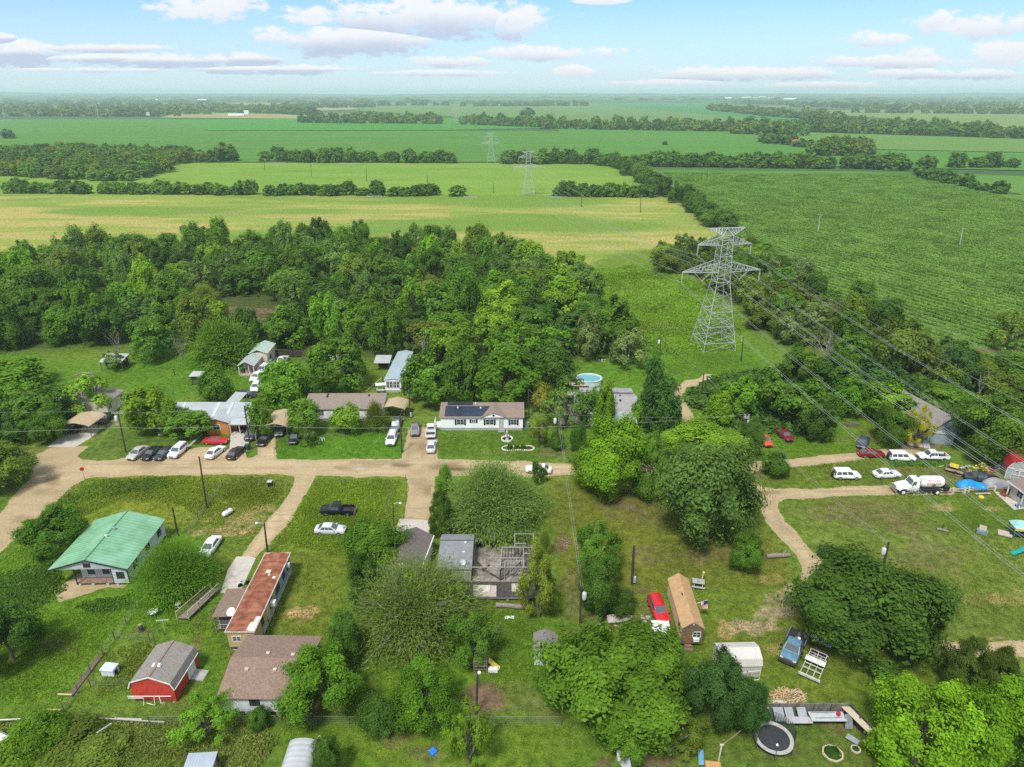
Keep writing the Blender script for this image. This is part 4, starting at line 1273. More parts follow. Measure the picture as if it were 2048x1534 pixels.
 scatter_cards('tall_grass', [
  ([(175, 960), (300, 952), (575, 955), (560, 1000), (420, 1055), (360, 1010), (240, 1000), (110, 1060), (95, 1040), (125, 992)], 14250, 3, 0.33, 0.055, (.110, .185, .024)),
  ([(120, 1000), (190, 962), (330, 955), (360, 975), (180, 1000), (100, 1050), (80, 1060)], 5700, 3, 0.49, 0.084, (.062, .135, .022)),
  ([(636, 956), (808, 958), (800, 1040), (700, 1120), (600, 1095), (548, 1085)], 12350, 3, 0.26, 0.050, (.105, .195, .020)),
  ([(-20, 1120), (80, 1080), (130, 1200), (250, 1200), (440, 1130), (440, 1270), (250, 1280), (140, 1420), (-20, 1420)], 19000, 3, 0.18, 0.046, (.072, .180, .016)),
  ([(-10, 1150), (110, 1120), (140, 1180), (60, 1230), (-10, 1230)], 3040, 3, 0.40, 0.084, (.050, .125, .020)),
  ([(130, 1210), (250, 1190), (290, 1160), (320, 1210), (200, 1230)], 2280, 3, 0.35, 0.084, (.045, .120, .018)),
  ([(-10, 1440), (330, 1440), (480, 1400), (560, 1480), (520, 1540), (-10, 1540)], 14250, 3, 0.31, 0.067, (.105, .165, .040)),
  ([(200, 1310), (285, 1280), (320, 1290), (260, 1380), (190, 1400)], 4560, 3, 0.22, 0.050, (.095, .160, .026)),
  ([(1160, 540), (1330, 525), (1420, 570), (1490, 640), (1480, 700), (1300, 712), (1200, 640)], 12350, 3, 0.53, 0.168, (.090, .200, .020)),
  ([(1780, 1440), (1850, 1420), (1900, 1540), (1800, 1540)], 1710, 3, 0.22, 0.050, (.055, .14, .014)),
  ([(1776, 922), (1900, 918), (1900, 935), (1780, 935)], 950, 3, 0.40, 0.092, (.050, .130, .020)),
  ([(1500, 905), (1560, 840), (1590, 850), (1560, 920), (1500, 925)], 1520, 3, 0.31, 0.084, (.060, .165, .016)),
  ([(920, 1220), (1090, 1200), (1100, 1330), (1000, 1400), (900, 1330)], 5700, 3, 0.15, 0.046, (.070, .165, .018)),
  ], 47, LEAF2, True)
 scatter_cards('lawn_weeds', [([(-40, 955), (560, 955), (640, 955), (2100, 960), (2100, 1545), (-60, 1545), (-60, 1130)], 130000, 2, .13, .05, (.085, .135, .020)),
  ([(150, 920), (560, 855), (1160, 850), (1280, 930), (560, 920)], 14000, 2, .12, .05, (.070, .140, .016)), ([(1500, 930), (1560, 820), (1740, 830), (1900, 930), (1900, 975), (1530, 975)], 12000, 2, .16, .06, (.085, .150, .020)),
  ([(90, 770), (480, 700), (520, 740), (480, 800), (200, 790)], 7000, 2, .2, .07, (.070, .145, .018)), ([(1200, 760), (1290, 700), (1500, 690), (1560, 740), (1360, 790)], 8000, 2, .2, .07, (.080, .155, .018))], 53, LEAF2, False, list(DIRT.values()) + PADS)
 scatter_cards('corn_crop', [([(1326, 345), (1812, 352), (2048, 402), (2500, 540), (2700, 760), (2070, 715), (1890, 680), (1740, 632), (1610, 555), (1480, 470), (1395, 392)], 190000, 2, .95, .13, (.088, .195, .038))], 61, LEAF2, False, (), (P(2000, 520).x - P(1500, 420).x, P(2000, 520).y - P(1500, 420).y, 3.6))
def build_far_woods():
 rs = random.Random(21)
 items = []
 def row(a, b, sp, r, h, depth=0, lod=2, tones=('dark', 'mid', 'dark')):
  A, B = P(*a), P(*b)
  n = max(1, int((B - A).length / sp))
  for i in range(n + 1):
   q = A.lerp(B, (i + rs.uniform(-.3, .3)) / max(n, 1))
   if rs.random() < .06:
    continue
   Rr = rs.uniform(*r)
   c = TONE[rs.choice(tones)]
   f = rs.uniform(.85, 1.2)
   items.append((q.x + rs.uniform(-1, 1) * depth, q.y + rs.uniform(0, 1) * depth, Rr, rs.uniform(*h) * (.8 + .4 * rs.random()), rs.choice(('round', 'clump')), rs.randint(0, 1), tuple(x * f for x in c), lod, rs.uniform(0, 6.3)))
 def area(poly, dmin, r, h, tones=('dark', 'mid', 'moss'), lod=2, seed=1):
  for (x, y) in poisson(poly, dmin, seed, n=30000):
   c = TONE[rs.choice(tones)]
   f = rs.uniform(.85, 1.2)
   items.append((x, y, rs.uniform(*r), rs.uniform(*h), rs.choice(('round', 'clump')), rs.randint(0, 1), tuple(v * f for v in c), lod, rs.uniform(0, 6.3)))
 for a, b in (((10, 386), (500, 390)), ((522, 391), (596, 391)), ((606, 391), (782, 392)), ((812, 393), (848, 393)), ((858, 391), (874, 391)), ((905, 392), (930, 392)), ((1125, 393), (1292, 395)), ((1160, 393), (1290, 394))):
  row(a, b, 5.0, (4.0, 6.4), (5.0, 8.6), 4, 3)
 for a, b in (((536, 324), (560, 323)), ((592, 325), (732, 325)), ((742, 325), (892, 326)), ((1030, 328), (1205, 328)), ((1030, 327), (1100, 327)), ((1225, 331), (1662, 337)), ((1300, 331), (1600, 336)), ((1672, 337), (1868, 341)), ((1700, 336), (1800, 338)), ((1895, 336), (2022, 336)), ((590, 323), (640, 323)), ((440, 324), (470, 322))):
  row(a, b, 5.5, (5.5, 9), (7.5, 12.5), 8, 3)
 area([(-300, 350), (0, 350), (150, 360), (265, 362), (330, 345), (345, 330), (415, 322), (300, 312), (150, 308), (-300, 312)], 10, (5.5, 8), (7, 13), seed=2, lod=3)
 for a, b in (((612, 246), (872, 248)), ((620, 241), (870, 243)), ((930, 249), (1122, 256)), ((940, 245), (1120, 252)), ((1100, 258), (1590, 265)), ((1120, 254), (1590, 261)), ((1470, 268), (1600, 272)), ((1590, 262), (2048, 278)), ((1590, 256), (2060, 272)), ((1600, 250), (1900, 262)), ((2048, 278), (2500, 292))):
  row(a, b, 9.0, (7, 11), (12, 20), 12, 2, ('dark', 'mid', 'moss'))
 for x, y, r, h in ((18, 277, 10, 13), (455, 322, 12, 17), (1545, 287, 15, 22), (1532, 284, 12, 18), (1578, 290, 11, 16), (1600, 294, 9, 10), (1618, 295, 9, 9), (1850, 356, 7, 9), (1840, 350, 6, 8), (1865, 360, 6, 8), (1895, 366, 6.5, 9), (1880, 360, 5, 7),
        (1932, 372, 6.5, 9), (1945, 378, 4.5, 6), (1998, 386, 6, 8), (1966, 381, 4, 5), (1055, 232, 22, 22), (1690, 306, 12, 16), (1330, 290, 4, 5), (1430, 262, 14, 14), (1480, 268, 12, 12)):
  q = P(x, y)
  items.append((q.x, q.y, r, h, 'clump', 0, TONE['dark'], 2, rs.uniform(0, 6)))
 area([(1620, 312), (1660, 296), (1730, 300), (1738, 310), (1690, 312)], 9, (7, 10), (9, 16), seed=3)
 for a, b in (((0, 233), (330, 233)), ((0, 228), (400, 229)), ((-200, 222), (430, 224)), ((0, 216), (560, 219)), ((430, 224), (620, 231)), ((330, 219), (740, 215)), ((560, 212), (900, 211)), ((930, 213), (1180, 212)), ((0, 210), (420, 210)), ((940, 208), (1160, 207)),
     ((1440, 220), (1596, 237)), ((1600, 232), (1680, 245)), ((1440, 221), (1560, 232)), ((1740, 226), (2060, 229)), ((1480, 207), (1700, 213)), ((1600, 214), (2060, 222)), ((1640, 212), (2060, 217)), ((1700, 205), (2060, 211))):
  row(a, b, 15, (11, 17), (13, 22), 40, 2, ('dark', 'moss'))
 for a, b in (((-200, 205), (900, 206)), ((1250, 203), (2250, 202)), ((-100, 199), (700, 200)), ((800, 198), (1500, 199)), ((-200, 194.5), (2250, 195))):
  row(a, b, 55, (30, 60), (14, 26), 160, 2, ('dark', 'moss', 'mid'))
 merge_trees('distant_woods', items, LEAF2)
 return len(items)
# ================================================================ vehicles
def ring(x, zb, zt, w, cr=.12):
 """rounded body cross-section at station x"""
 h = zt - zb
 return [(x, -w * .86, zb), (x, w * .86, zb), (x, w, zb + h * .22), (x, w, zt - h * .3), (x, w * .955, zt - h * .08), (x, w * .86, zt), (x, -w * .86, zt), (x, -w * .955, zt - h * .08), (x, -w, zt - h * .3), (x, -w, zb + h * .22)]
def wheel_parts(parent, xs, w, r, tire):
 for x in xs:
  for s in (-1, 1):
   t = MB().lathe([(r * .55, -.11), (r * .94, -.11), (r, -.07), (r, .07), (r * .94, .11), (r * .55, .11)], (0, 0, 0), 18, axis='y').build('wheel', tire, parent, smooth=40)
   t.location = (x, s * w, r)
   MB().lathe([(r * .16, -.03), (r * .6, -.02), (r * .6, .0), (r * .16, .01)], (0, s * .105, 0), 14, axis='y').build('rim', M('rim', (.55, .56, .58), .3, .8, .05), t)
def cabin(parent, bot, top, paint, glass, slots, roof_t=.05):
 """greenhouse: bot/top = (x_rear, x_front, half width, z); slots = side pane limits as fractions of length"""
 (br, bf, bw, bz), (tr, tf, tw, tz) = bot, top
 B = [(br, -bw, bz), (bf, -bw, bz), (bf, bw, bz), (br, bw, bz)]
 T = [(tr, -tw, tz), (tf, -tw, tz), (tf, tw, tz), (tr, tw, tz)]
 MB().hexa(B + T).build('cabin', paint, parent)
 rf = MB()
 e = .02
 rf.loft([[(x, -tw * k - e, z), (x, tw * k + e, z), (x, tw * k * .9, z + roof_t), (x, -tw * k * .9, z + roof_t)] for x, k, z in ((tr - .06, .97, tz - .02), (tr + .18, 1, tz + .01), ((tr + tf) / 2, 1, tz + .03), (tf - .15, 1, tz + .005), (tf + .06, .97, tz - .03))])
 rf.build('roof', paint, parent, smooth=50)
 def pane(nm, p):
  MB().sheet(p, -.012).build(nm, glass, parent)
 def lerp(a, b, t): return tuple(a[i] + (b[i] - a[i]) * t for i in range(3))
 def quad(b0, b1, t0, t1, lo=.08, hi=.9, s0=.06, s1=.94):
  a, b = lerp(b0, b1, s0), lerp(b0, b1, s1)
  c, d = lerp(t0, t1, s0), lerp(t0, t1, s1)
  return [lerp(a, c, lo), lerp(b, d, lo), lerp(b, d, hi), lerp(a, c, hi)]
 pane('windshield', quad(B[1], B[2], T[1], T[2]))
 pane('rear_window', quad(B[3], B[0], T[3], T[0]))
 for s0, s1 in slots:
  pane('side_window', quad(B[0], B[1], T[0], T[1], .1, .86, s0, s1))
  pane('side_window', quad(B[2], B[3], T[2], T[3], .1, .86, 1 - s1, 1 - s0))
def car_mats():
 return (M('car_paint', (1, 1, 1), .28, 0, .03, .8, objcol=True, spec=.6), M('car_glass', (.075, .095, .105), .06, 0, .1, spec=.8), M('tyre', (.022, .022, .022), .9, 0, .2),  # glass base colour lightened to stand in for reflected sky
   M('car_trim', (.03, .03, .032), .6, 0, .2), M('lamp_clear', (.75, .77, .78), .15, 0, .05), M('lamp_red', (.42, .02, .02), .2, 0, .05), M('plate', (.7, .7, .68), .5))
def car_ends(t, xf, xr, w, zf, zr, mats, ftall=.14, rtall=.14):
 paint, glass, tire, trim, lc, lr, pl = mats
 for s in (-1, 1):
  MB().hexa([(xf - .16, s * w * .55, zf), (xf + .02, s * w * .55, zf), (xf - .1, s * w * .97, zf), (xf - .34, s * w * .97, zf),
       (xf - .16, s * w * .55, zf + ftall), (xf - .02, s * w * .55, zf + ftall), (xf - .14, s * w * .97, zf + ftall), (xf - .34, s * w * .97, zf + ftall)]).build('headlight', lc, t)
  MB().hexa([(xr - .015, s * w * .6, zr), (xr + .1, s * w * .6, zr), (xr + .26, s * w * .99, zr), (xr + .04, s * w * .99, zr),
       (xr - .005, s * w * .6, zr + rtall), (xr + .1, s * w * .6, zr + rtall), (xr + .26, s * w * .99, zr + rtall), (xr + .05, s * w * .99, zr + rtall)]).build('taillight', lr, t)
 MB().b(xf - .1, xf + .025, -w * .5, w * .5, zf - .12, zf + .06).build('grille', trim, t)
 MB().b(xr - .03, xr, -.24, .24, zr - .12, zr).build('number_plate', pl, t)
def proto_sedan(mats, sport=False, hatch=False):
 paint, glass, tire, trim, *_ = mats
 t = thing('car', '', 'car')
 k = .90 if sport else 1
 st = [(-2.36, .42, .78, .66), (-2.28, .34, .93 * k, .80), (-1.9, .27, .98 * k, .88), (-1.2, .22, 1.0 * k, .91), (-.2, .2, .98 * k, .91), (.9, .2, .95 * k, .91), (1.5, .22, .90 * k, .90), (2.05, .26, .80 * k, .86), (2.28, .32, .70 * k, .78), (2.36, .40, .60 * k, .62)]
 MB().loft([ring(x, a, b, w) for x, a, b, w in st]).build('body', paint, t, smooth=38)
 if sport:
  cabin(t, (-1.7, .75, .80, .88), (-.75, -.1, .60, 1.24), paint, glass, [(.18, .55), (.58, .92)])
 elif hatch:
  cabin(t, (-2.2, 1.2, .83, .94), (-1.75, .2, .63, 1.5), paint, glass, [(.04, .28), (.31, .58), (.61, .93)])
 else:
  cabin(t, (-1.85, 1.15, .83, .93), (-1.05, .22, .62, 1.42), paint, glass, [(.12, .38), (.41, .62), (.65, .93)])
 wheel_parts(t, (-1.42, 1.42), .82, .33, tire)
 car_ends(t, 2.36, -2.36, .82, .56 * k, .70 * k, mats)
 for s in (-1, 1):
  MB().b(.72, .86, s * 1.0 - .09, s * 1.0 + .09, .95 * k, 1.07 * k).build('mirror', paint, t)
 return t
def proto_suv(mats, box=False):
 paint, glass, tire, trim, *_ = mats
 t = thing('suv', '', 'SUV')
 st = [(-2.32, .5, .95, .78), (-2.26, .42, 1.08, .88), (-1.8, .36, 1.12, .93), (-.2, .33, 1.1, .94), (.95, .33, 1.08, .94), (1.6, .34, 1.04, .93), (2.1, .38, .98, .90), (2.28, .44, .88, .82), (2.34, .52, .74, .7)]
 MB().loft([ring(x, a, b, w) for x, a, b, w in st]).build('body', paint, t, smooth=38)
 if box:
  cabin(t, (-2.24, 1.1, .88, 1.06), (-2.1, .55, .76, 1.74), paint, glass, [(.05, .30), (.35, .62), (.67, .95)], .07)
  MB().lathe([(.36, -.1), (.38, 0), (.36, .1)], (-2.42, 0, .95), 16, axis='x').build('spare_wheel', tire, t)
 else:
  cabin(t, (-2.2, 1.2, .87, 1.06), (-1.9, .38, .70, 1.68), paint, glass, [(.05, .27), (.30, .58), (.61, .93)], .06)
 for s in (-1, 1):
  MB().bar((-1.6, s * .6, 1.78), (.1, s * .6, 1.78), .05).build('roof_rail', trim, t)
  MB().b(.78, .92, s * 1.04 - .1, s * 1.04 + .1, 1.08, 1.24).build('mirror', paint, t)
 wheel_parts(t, (-1.4, 1.42), .85, .38, tire)
 car_ends(t, 2.34, -2.32, .86, .74, .88, mats, .14, .3)
 return t
def proto_pickup(mats, dark_bed=True, ext=True):
 paint, glass, tire, trim, *_ = mats
 t = thing('pickup_truck', '', 'pickup truck')
 st = [(-.55, .45, 1.12, .93), (.6, .45, 1.12, .95), (1.4, .45, 1.1, .95), (2.1, .46, 1.08, .93), (2.6, .5, 1.02, .90), (2.74, .58, .9, .8)]
 MB().loft([ring(x, a, b, w) for x, a, b, w in st]).build('body', paint, t, smooth=38)
 cabin(t, (-.5, 1.45, .88, 1.1), (-.36, .75, .70, 1.78), paint, glass, [(.05, .36), (.41, .93)], .06)
 bd = MB()
 for s in (-1, 1):
  bd.b(-2.7, -.57, s * .93 - (.07 if s > 0 else 0), s * .93 + (.07 if s < 0 else 0), .55, 1.12)
 bd.b(-2.7, -2.62, -.86, .86, .6, 1.12).b(-.64, -.57, -.86, .86, .6, 1.12)
 bd.build('bed', paint, t)
 MB().b(-2.62, -.64, -.855, .855, .58, .66).build('bed_floor', M('bed_liner', (.03, .03, .032), .9), t)
 MB().b(-2.84, -2.71, -.9, .9, .5, .66).build('bumper', M('chrome', (.6, .6, .6), .25, .9, .05), t)
 wheel_parts(t, (-1.75, 1.75), .86, .39, tire)
 car_ends(t, 2.74, -2.71, .88, .78, .84, mats, .16, .24)
 for s in (-1, 1):
  MB().b(.98, 1.12, s * 1.06 - .12, s * 1.06 + .12, 1.12, 1.32).build('mirror', trim, t)
 return t
CARPROTO = {}
def car(kind, F, Rr, col, label, name=None, cat=None, group=None, scale=1.0, z=0.0):
 """F, Rr = survey points of the front and the rear end at bumper height"""
 if not CARPROTO:
  mats = car_mats()
  CARPROTO.update(sedan=proto_sedan(mats), sport=proto_sedan(mats, True), hatch=proto_sedan(mats, False, True), suv=proto_suv(mats), box=proto_suv(mats, True), pickup=proto_pickup(mats))
  for o in CARPROTO.values():
   get_tree(o)
   o['used'] = 0
 pr = CARPROTO[kind]
 c = pr if not pr['used'] else dup(pr)
 pr['used'] = 1
 A, B = P(*F, .5 + z), P(*Rr, .5 + z)
 d = A - B
 mid = (A + B) / 2
 c.location = (mid.x, mid.y, z)
 c.rotation_euler = (0, 0, math.atan2(d.y, d.x))
 c.scale = (scale,) * 3
 if name: c.name = name
 for k in ('used',):
  if k in c and c is not pr:
   del c[k]
 tag(c, label, cat or {'suv': 'SUV', 'box': 'SUV', 'pickup': 'pickup truck'}.get(kind, 'car'), group)
 def paint(t):
  for o in [x for x in bpy.data.objects if x.parent == t]:
   o.color = (*col, 1)
 paint(c)
 return c
WHITE, SILV, BLACK, GREY = (.86, .87, .88), (.50, .51, .51), (.012, .012, .014), (.10, .105, .11)
def build_cars():
 G = 'cars parked side by side along the dirt road'
 car('sedan', (262, 916), (288, 897), (.44, .42, .38), 'tan silver sedan, leftmost of the row parked along the dirt road', group=G)
 car('sedan', (291, 917), (317, 897), BLACK, 'black sedan parked beside the tan silver sedan', group=G)
 car('sedan', (317, 916), (341, 898), (.035, .04, .045), 'charcoal sedan between the black sedan and the white SUV', group=G)
 car('suv', (343, 915), (369, 892), WHITE, 'white SUV with grey windshield parked nose to the dirt road', group=G)
 car('sedan', (445, 893), (416, 916), WHITE, 'white fastback car with dark roof glass, tail to the dirt road', group=G)
 car('sedan', (482, 896), (461, 916), (.035, .012, .014), 'dark maroon sedan with red tail lamps, rightmost of the row along the dirt road', group=G)
 car('sport', (457, 882), (406, 881), (.55, .012, .022), 'shiny red sports car standing on the lawn of the orange house')
 car('sport', (519, 891), (538, 868), BLACK, 'black sports car with pale nose on the dirt drive by the tan carport')
 car('suv', (498, 878), (508, 861), (.05, .055, .06), 'dark SUV beside the white wall on the concrete driveway')
 car('sedan', (487, 861), (481, 845), (.06, .015, .02), 'maroon car half under the metal carport of the orange house')
 car('sedan', (557, 871), (562, 851), (.08, .085, .09), 'dark grey car parked under the tan carport beside the orange house')
 car('hatch', (584, 887), (596, 865), BLACK, 'small black car on the grass under the cream-flowered shrub')
 car('pickup', (789, 862), (797, 838), (.10, .15, .19), 'blue-grey pickup with white roof load behind the white wagon', scale=.95)
 car('suv', (779, 892), (788, 866), (.72, .72, .70), 'off-white SUV with roof bars on the lawn beside the tall pole')
 car('pickup', (829, 873), (832, 846), (.20, .20, .20), 'grey pickup with black open bed on the sandy driveway', scale=.95)
 car('pickup', (863, 848), (861, 878), WHITE, 'white pickup beside the steps of the white house')
 car('sedan', (864, 880), (861, 906), (.60, .61, .62), 'silver sedan parked behind the white pickup on the driveway')
 car('pickup', (643, 1021), (709, 1022), (.008, .009, .014), 'black pickup standing alone in the tall grass')
 car('sedan', (690, 1060), (632, 1059), (.58, .60, .60), 'silver sedan standing in the grass below the black pickup')
 car('sedan', (410, 1109), (431, 1080), WHITE, 'white coupe on the grassy track beside the rusty-roofed trailer')
 car('sedan', (504, 763), (521, 745), WHITE, 'white car in front of the little cream house porch', group='vehicles beside the little cream house')
 car('suv', (518, 748), (536, 732), WHITE, 'white van-like SUV behind the white car near the cream house', group='vehicles beside the little cream house')
 car('sedan', (534, 732), (544, 722), (.25, .29, .32), 'grey-blue car at the far end beside the cream house', group='vehicles beside the little cream house')
 car('pickup', (557, 730), (572, 715), (.7, .7, .69), 'white pickup by the back fence of the cream house', group='vehicles beside the little cream house', scale=.95)
 car('hatch', (508, 782), (515, 767), WHITE, 'white car half hidden under the bright green tree', group='vehicles beside the little cream house')
 car('sedan', (505, 790), (478, 789), (.03, .025, .03), 'dark car beside the rear metal roof of the orange house')
 car('sedan', (146, 862), (160, 846), BLACK, 'black car parked under the far left tan carport')
 car('sedan', (206, 842), (216, 832), (.02, .025, .03), 'dark car tucked at the back corner of the far left carport')
 car('pickup', (1541, 896), (1516, 866), (.62, .075, .03), 'old orange-red pickup with white bed cover beside the dark bush', scale=.92)
 car('pickup', (1579, 880), (1556, 861), (.22, .012, .03), 'dark red pickup nosing out of the bushes', scale=.9)
 car('sedan', (1721, 896), (1731, 875), (.035, .05, .085), 'dark blue sedan on the grass above the gravel lane')
 car('sedan', (1764, 908), (1720, 907), (.22, .012, .02), 'wine red sedan on the upper gravel lane')
 car('box', (1827, 916), (1778, 915), WHITE, 'boxy white SUV with roof rack at the end of the gravel lane')
 car('pickup', (1835, 913), (1895, 914), WHITE, 'white extended-cab pickup beside the boxy white SUV', scale=.97)
 car('box', (1718, 951), (1666, 951), WHITE, 'white jeep with orange cloth in its window and a front bull bar')
 car('sedan', (1798, 947), (1748, 950), WHITE, 'white sloping-back sedan on the grass behind the tanker truck')
 car('suv', (1326, 1243), (1307, 1199), (.55, .015, .022), 'red SUV with faded roof parked against the white camper')
 car('sedan', (1062, 938), (1092, 940), WHITE, 'white car on the road half hidden by the olive willowy tree')
 car('suv', (-30, 1480), (4, 1495), (.7, .72, .72), 'white SUV with red tail lamp cut by the left edge')
 pk = car('pickup', (1938, 955), (1990, 962), (.05, .05, .055), 'black pickup with grey canopy loaded with red and yellow junk')
 # white propane tank truck
 mats = car_mats()
 paint, glass, tire, trim, lc, lr, pl = mats
 white = M('truck_white', (.80, .82, .80), .3, 0, .03, spec=.5)
 A, B = P(1794, 981, .8), P(1897, 981, .8)
 t = thing('tank_truck', 'white propane tank truck with red lettering behind the rail fence', 'tank truck', ((A.x + B.x) / 2, A.y + .9, 0), math.pi)
 # local +x = front (turned to the left of the picture)
 st = [(2.15, .75, 1.75, .98), (2.9, .72, 1.72, .92), (3.7, .75, 1.6, .82), (4.2, .8, 1.45, .74), (4.34, .9, 1.25, .66)]
 MB().loft([ring(x, a, b, w) for x, a, b, w in st]).build('hood', white, t, smooth=40)
 MB().loft([ring(x, a, b, w) for x, a, b, w in ((.75, .8, 1.8, 1.0), (2.2, .8, 1.8, 1.0))]).build('cab_body', white, t, smooth=40)
 cabin(t, (.75, 2.2, 1.0, 1.78), (.8, 1.8, .86, 2.6), white, glass, [(.45, .95)], .16)
 MB().b(.9, 1.9, -.55, .55, 2.7, 2.82).build('roof_fairing', white, t)
 for s in (-1, 1):
  MB().loft([[(x, s * .62, z), (x, s * 1.14, z), (x, s * 1.14, z + .1), (x, s * .62, z + .1)] for x, z in ((2.55, .75), (2.75, 1.12), (3.2, 1.28), (3.65, 1.12), (3.95, .8))]).build('fender', white, t, smooth=50)
  MB().b(1.0, 2.3, s * .95, s * 1.15, .45, .8).build('fuel_step', M('chrome', (.6, .6, .6), .25, .9), t)
  MB().b(2.0, 2.1, s * 1.2 - .1, s * 1.2 + .1, 1.9, 2.35).build('mirror', trim, t)
  MB().b(4.1, 4.3, s * .8 - .14, s * .8 + .14, 1.0, 1.2).build('headlight', lc, t)
  MB().tube([(.62, s * .75, .8), (.62, s * .75, 2.95)], .07, 8).build('exhaust_stack', M('chrome', (.6, .6, .6), .25, .9), t)
 MB().b(4.3, 4.38, -.6, .6, .85, 1.4).build('grille', M('chrome', (.6, .6, .6), .25, .9), t)
 MB().b(4.3, 4.5, -1.1, 1.1, .5, .75).build('bumper', M('chrome', (.6, .6, .6), .25, .9), t)
 MB().b(-4.3, 4.0, -.45, .45, .62, .92).build('chassis', trim, t)
 prof = [(.02, -3.75), (.45, -3.70), (.75, -3.5), (.92, -3.2), (.98, -2.9), (.98, -.3), (.92, 0.05), (.75, .3), (.45, .47), (.02, .52)]
 tank = MB().lathe([(r, x) for r, x in prof], (0, 0, 2.02), 28, axis='x').build('tank', white, t, smooth=40)
 MB().b(-4.35, -3.6, -1.0, 1.0, .7, 1.5).build('rear_cabinet', trim, t)
 for s in (-1, 1):
  MB().b(-3.0, -1.9, s * .98 - .1, s * .98 + .1, .98, 1.1).build('side_marker', M('lamp_red', (.42, .02, .02), .2), t)
  MB().b(-1.5, .5, s * .7 - .25, s * .7 + .25, .55, 1.05).build('side_box', trim, t)
  MB().loft([[(x, s * .75, z), (x, s * 1.2, z), (x, s * 1.2, z + .06), (x, s * .75, z + .06)] for x, z in ((-3.15, .8), (-2.9, 1.08), (-2.4, 1.14), (-1.9, 1.08), (-1.7, .8))]).build('mudguard', trim, t)
 for x, w, r in ((3.25, .95, .5), (-2.42, .98, .5)):
  for s in (-1, 1):
   wl = MB().lathe([(r * .5, -.16), (r * .95, -.16), (r, -.1), (r, .1), (r * .95, .16), (r * .5, .16)], (0, 0, 0), 20, axis='y').build('wheel', tire, t, smooth=40)
   wl.location = (x, s * w, r)
   MB().lathe([(.05, -.02), (r * .6, -.02), (r * .6, .02), (.05, .06 * s)], (0, s * .16, 0), 14, axis='y').build('rim', M('rim_white', (.75, .75, .75), .4), wl)
 # lettering wrapped on the camera side of the tank (local +y after the half turn)
 def lettering(txt, size, ang, mat):
  cu = bpy.data.curves.new('lettering', 'FONT')
  cu.body = txt
  cu.size = size
  cu.align_x = 'CENTER'
  cu.align_y = 'CENTER'
  cu.extrude = .006
  cu.offset = .012
  cu.space_character = 1.08
  o = bpy.data.objects.new('lettering', cu)
  COL.objects.link(o)
  dg = bpy.context.evaluated_depsgraph_get()
  me = bpy.data.meshes.new_from_object(o.evaluated_get(dg))
  bpy.data.objects.remove(o)
  rr = .992
  for v in me.vertices:
   x, y, z = v.co
   a = ang + y / rr
   v.co = (-x - 1.55, (rr + z) * math.cos(a), (rr + z) * math.sin(a))
  me.materials.clear()
  me.materials.append(mat)
  q = bpy.data.objects.new('lettering', me)
  COL.objects.link(q)
  q.parent = tank
  q.location = (0, 0, 2.02)
 red = M('letter_red', (.62, .045, .06), .5, var=.05)
 lettering('BUTGAS', .50, R(36), red)
 lettering('GONZALES', .44, R(6), red)
 for j, (dz, mt) in enumerate(((0, M('sign_black', (.02, .02, .02), .5)),)):
  MB().sheet([(-1.55 - .36, 1.02, 1.86), (-1.55, 1.0, 1.56), (-1.55 + .36, 1.02, 1.86), (-1.55, 1.04, 2.14)], .012).build('hazard_placard', mt, t)
 MB().sheet([(-1.73, 1.045, 1.92), (-1.55, 1.04, 1.78), (-1.37, 1.045, 1.92), (-1.55, 1.055, 2.06)], .012).build('placard_centre', M('letter_red', (.62, .045, .06), .5), t)
 # vehicles under covers
 def covered(F, Rr, col, label, low, name):
  A, B = P(*F, .6), P(*Rr, .6)
  d = A - B
  t = thing(name, label, 'covered car', ((A.x + B.x) / 2, (A.y + B.y) / 2, 0), math.atan2(d.y, d.x))
  rs = random.Random(len(label))
  rings = []
  for x, zt, w in ((-2.35, .85, .78), (-2.1, 1.05, .9), (-1.5, 1.28, .94), (-.9, 1.5, .88), (.1, 1.5, .88), (.8, 1.18, .93), (1.5, 1.0, .95), (2.1, .92, .88), (2.32, .8, .7)):
   zb = .62 if low else .12
   j = lambda: rs.uniform(-.03, .03)
   rings.append([(x, -w - .06 + j(), zb + j()), (x, -w + j(), zt * .62), (x, -w * .74 + j(), zt + j()), (x, w * .74 + j(), zt + j()), (x, w + j(), zt * .62), (x, w + .06 + j(), zb + j())])
  MB().loft(rings).build('cover', M('tarp_' + label[:4], col, .55, var=.14, scale=2.5, bump=.02), t, smooth=60)
  if low:
   MB().loft([ring(x, .25, .7, w) for x, w in ((-2.3, .8), (-1.5, .9), (1.5, .9), (2.3, .75))]).build('body', M('beige_paint', (.42, .38, .30), .4), t, smooth=40)
   wheel_parts(t, (-1.42, 1.42), .82, .33, tire)
 covered((1970, 973), (1916, 971), (.012, .27, .62), 'blue tarpaulin over a beige car beside the tanker truck', True, 'tarp_covered_car')
 covered((2022, 967), (1968, 969), (.27, .28, .29), 'car under a loose grey cover beside the blue tarpaulin', False, 'covered_car')
 # blue flatbed work truck
 A, B = P(1573, 1327, .6), P(1600, 1266, .6)
 d = A - B
 t = thing('flatbed_truck', 'faded blue work truck with black flat bed and ranch bumper', 'work truck', ((A.x + B.x) / 2, (A.y + B.y) / 2, 0), math.atan2(d.y, d.x))
 blue = M('faded_blue', (.10, .21, .30), .35, var=.2, scale=1.5)
 st = [(-.4, .55, 1.2, .98), (.7, .55, 1.2, 1.0), (1.6, .55, 1.2, 1.0), (2.3, .58, 1.16, .98), (2.6, .65, 1.0, .9)]
 MB().loft([ring(x, a, b, w) for x, a, b, w in st]).build('body', blue, t, smooth=38)
 cabin(t, (-.4, 1.5, .95, 1.18), (-.25, .75, .76, 1.86), blue, glass, [(.1, .5), (.54, .94)])
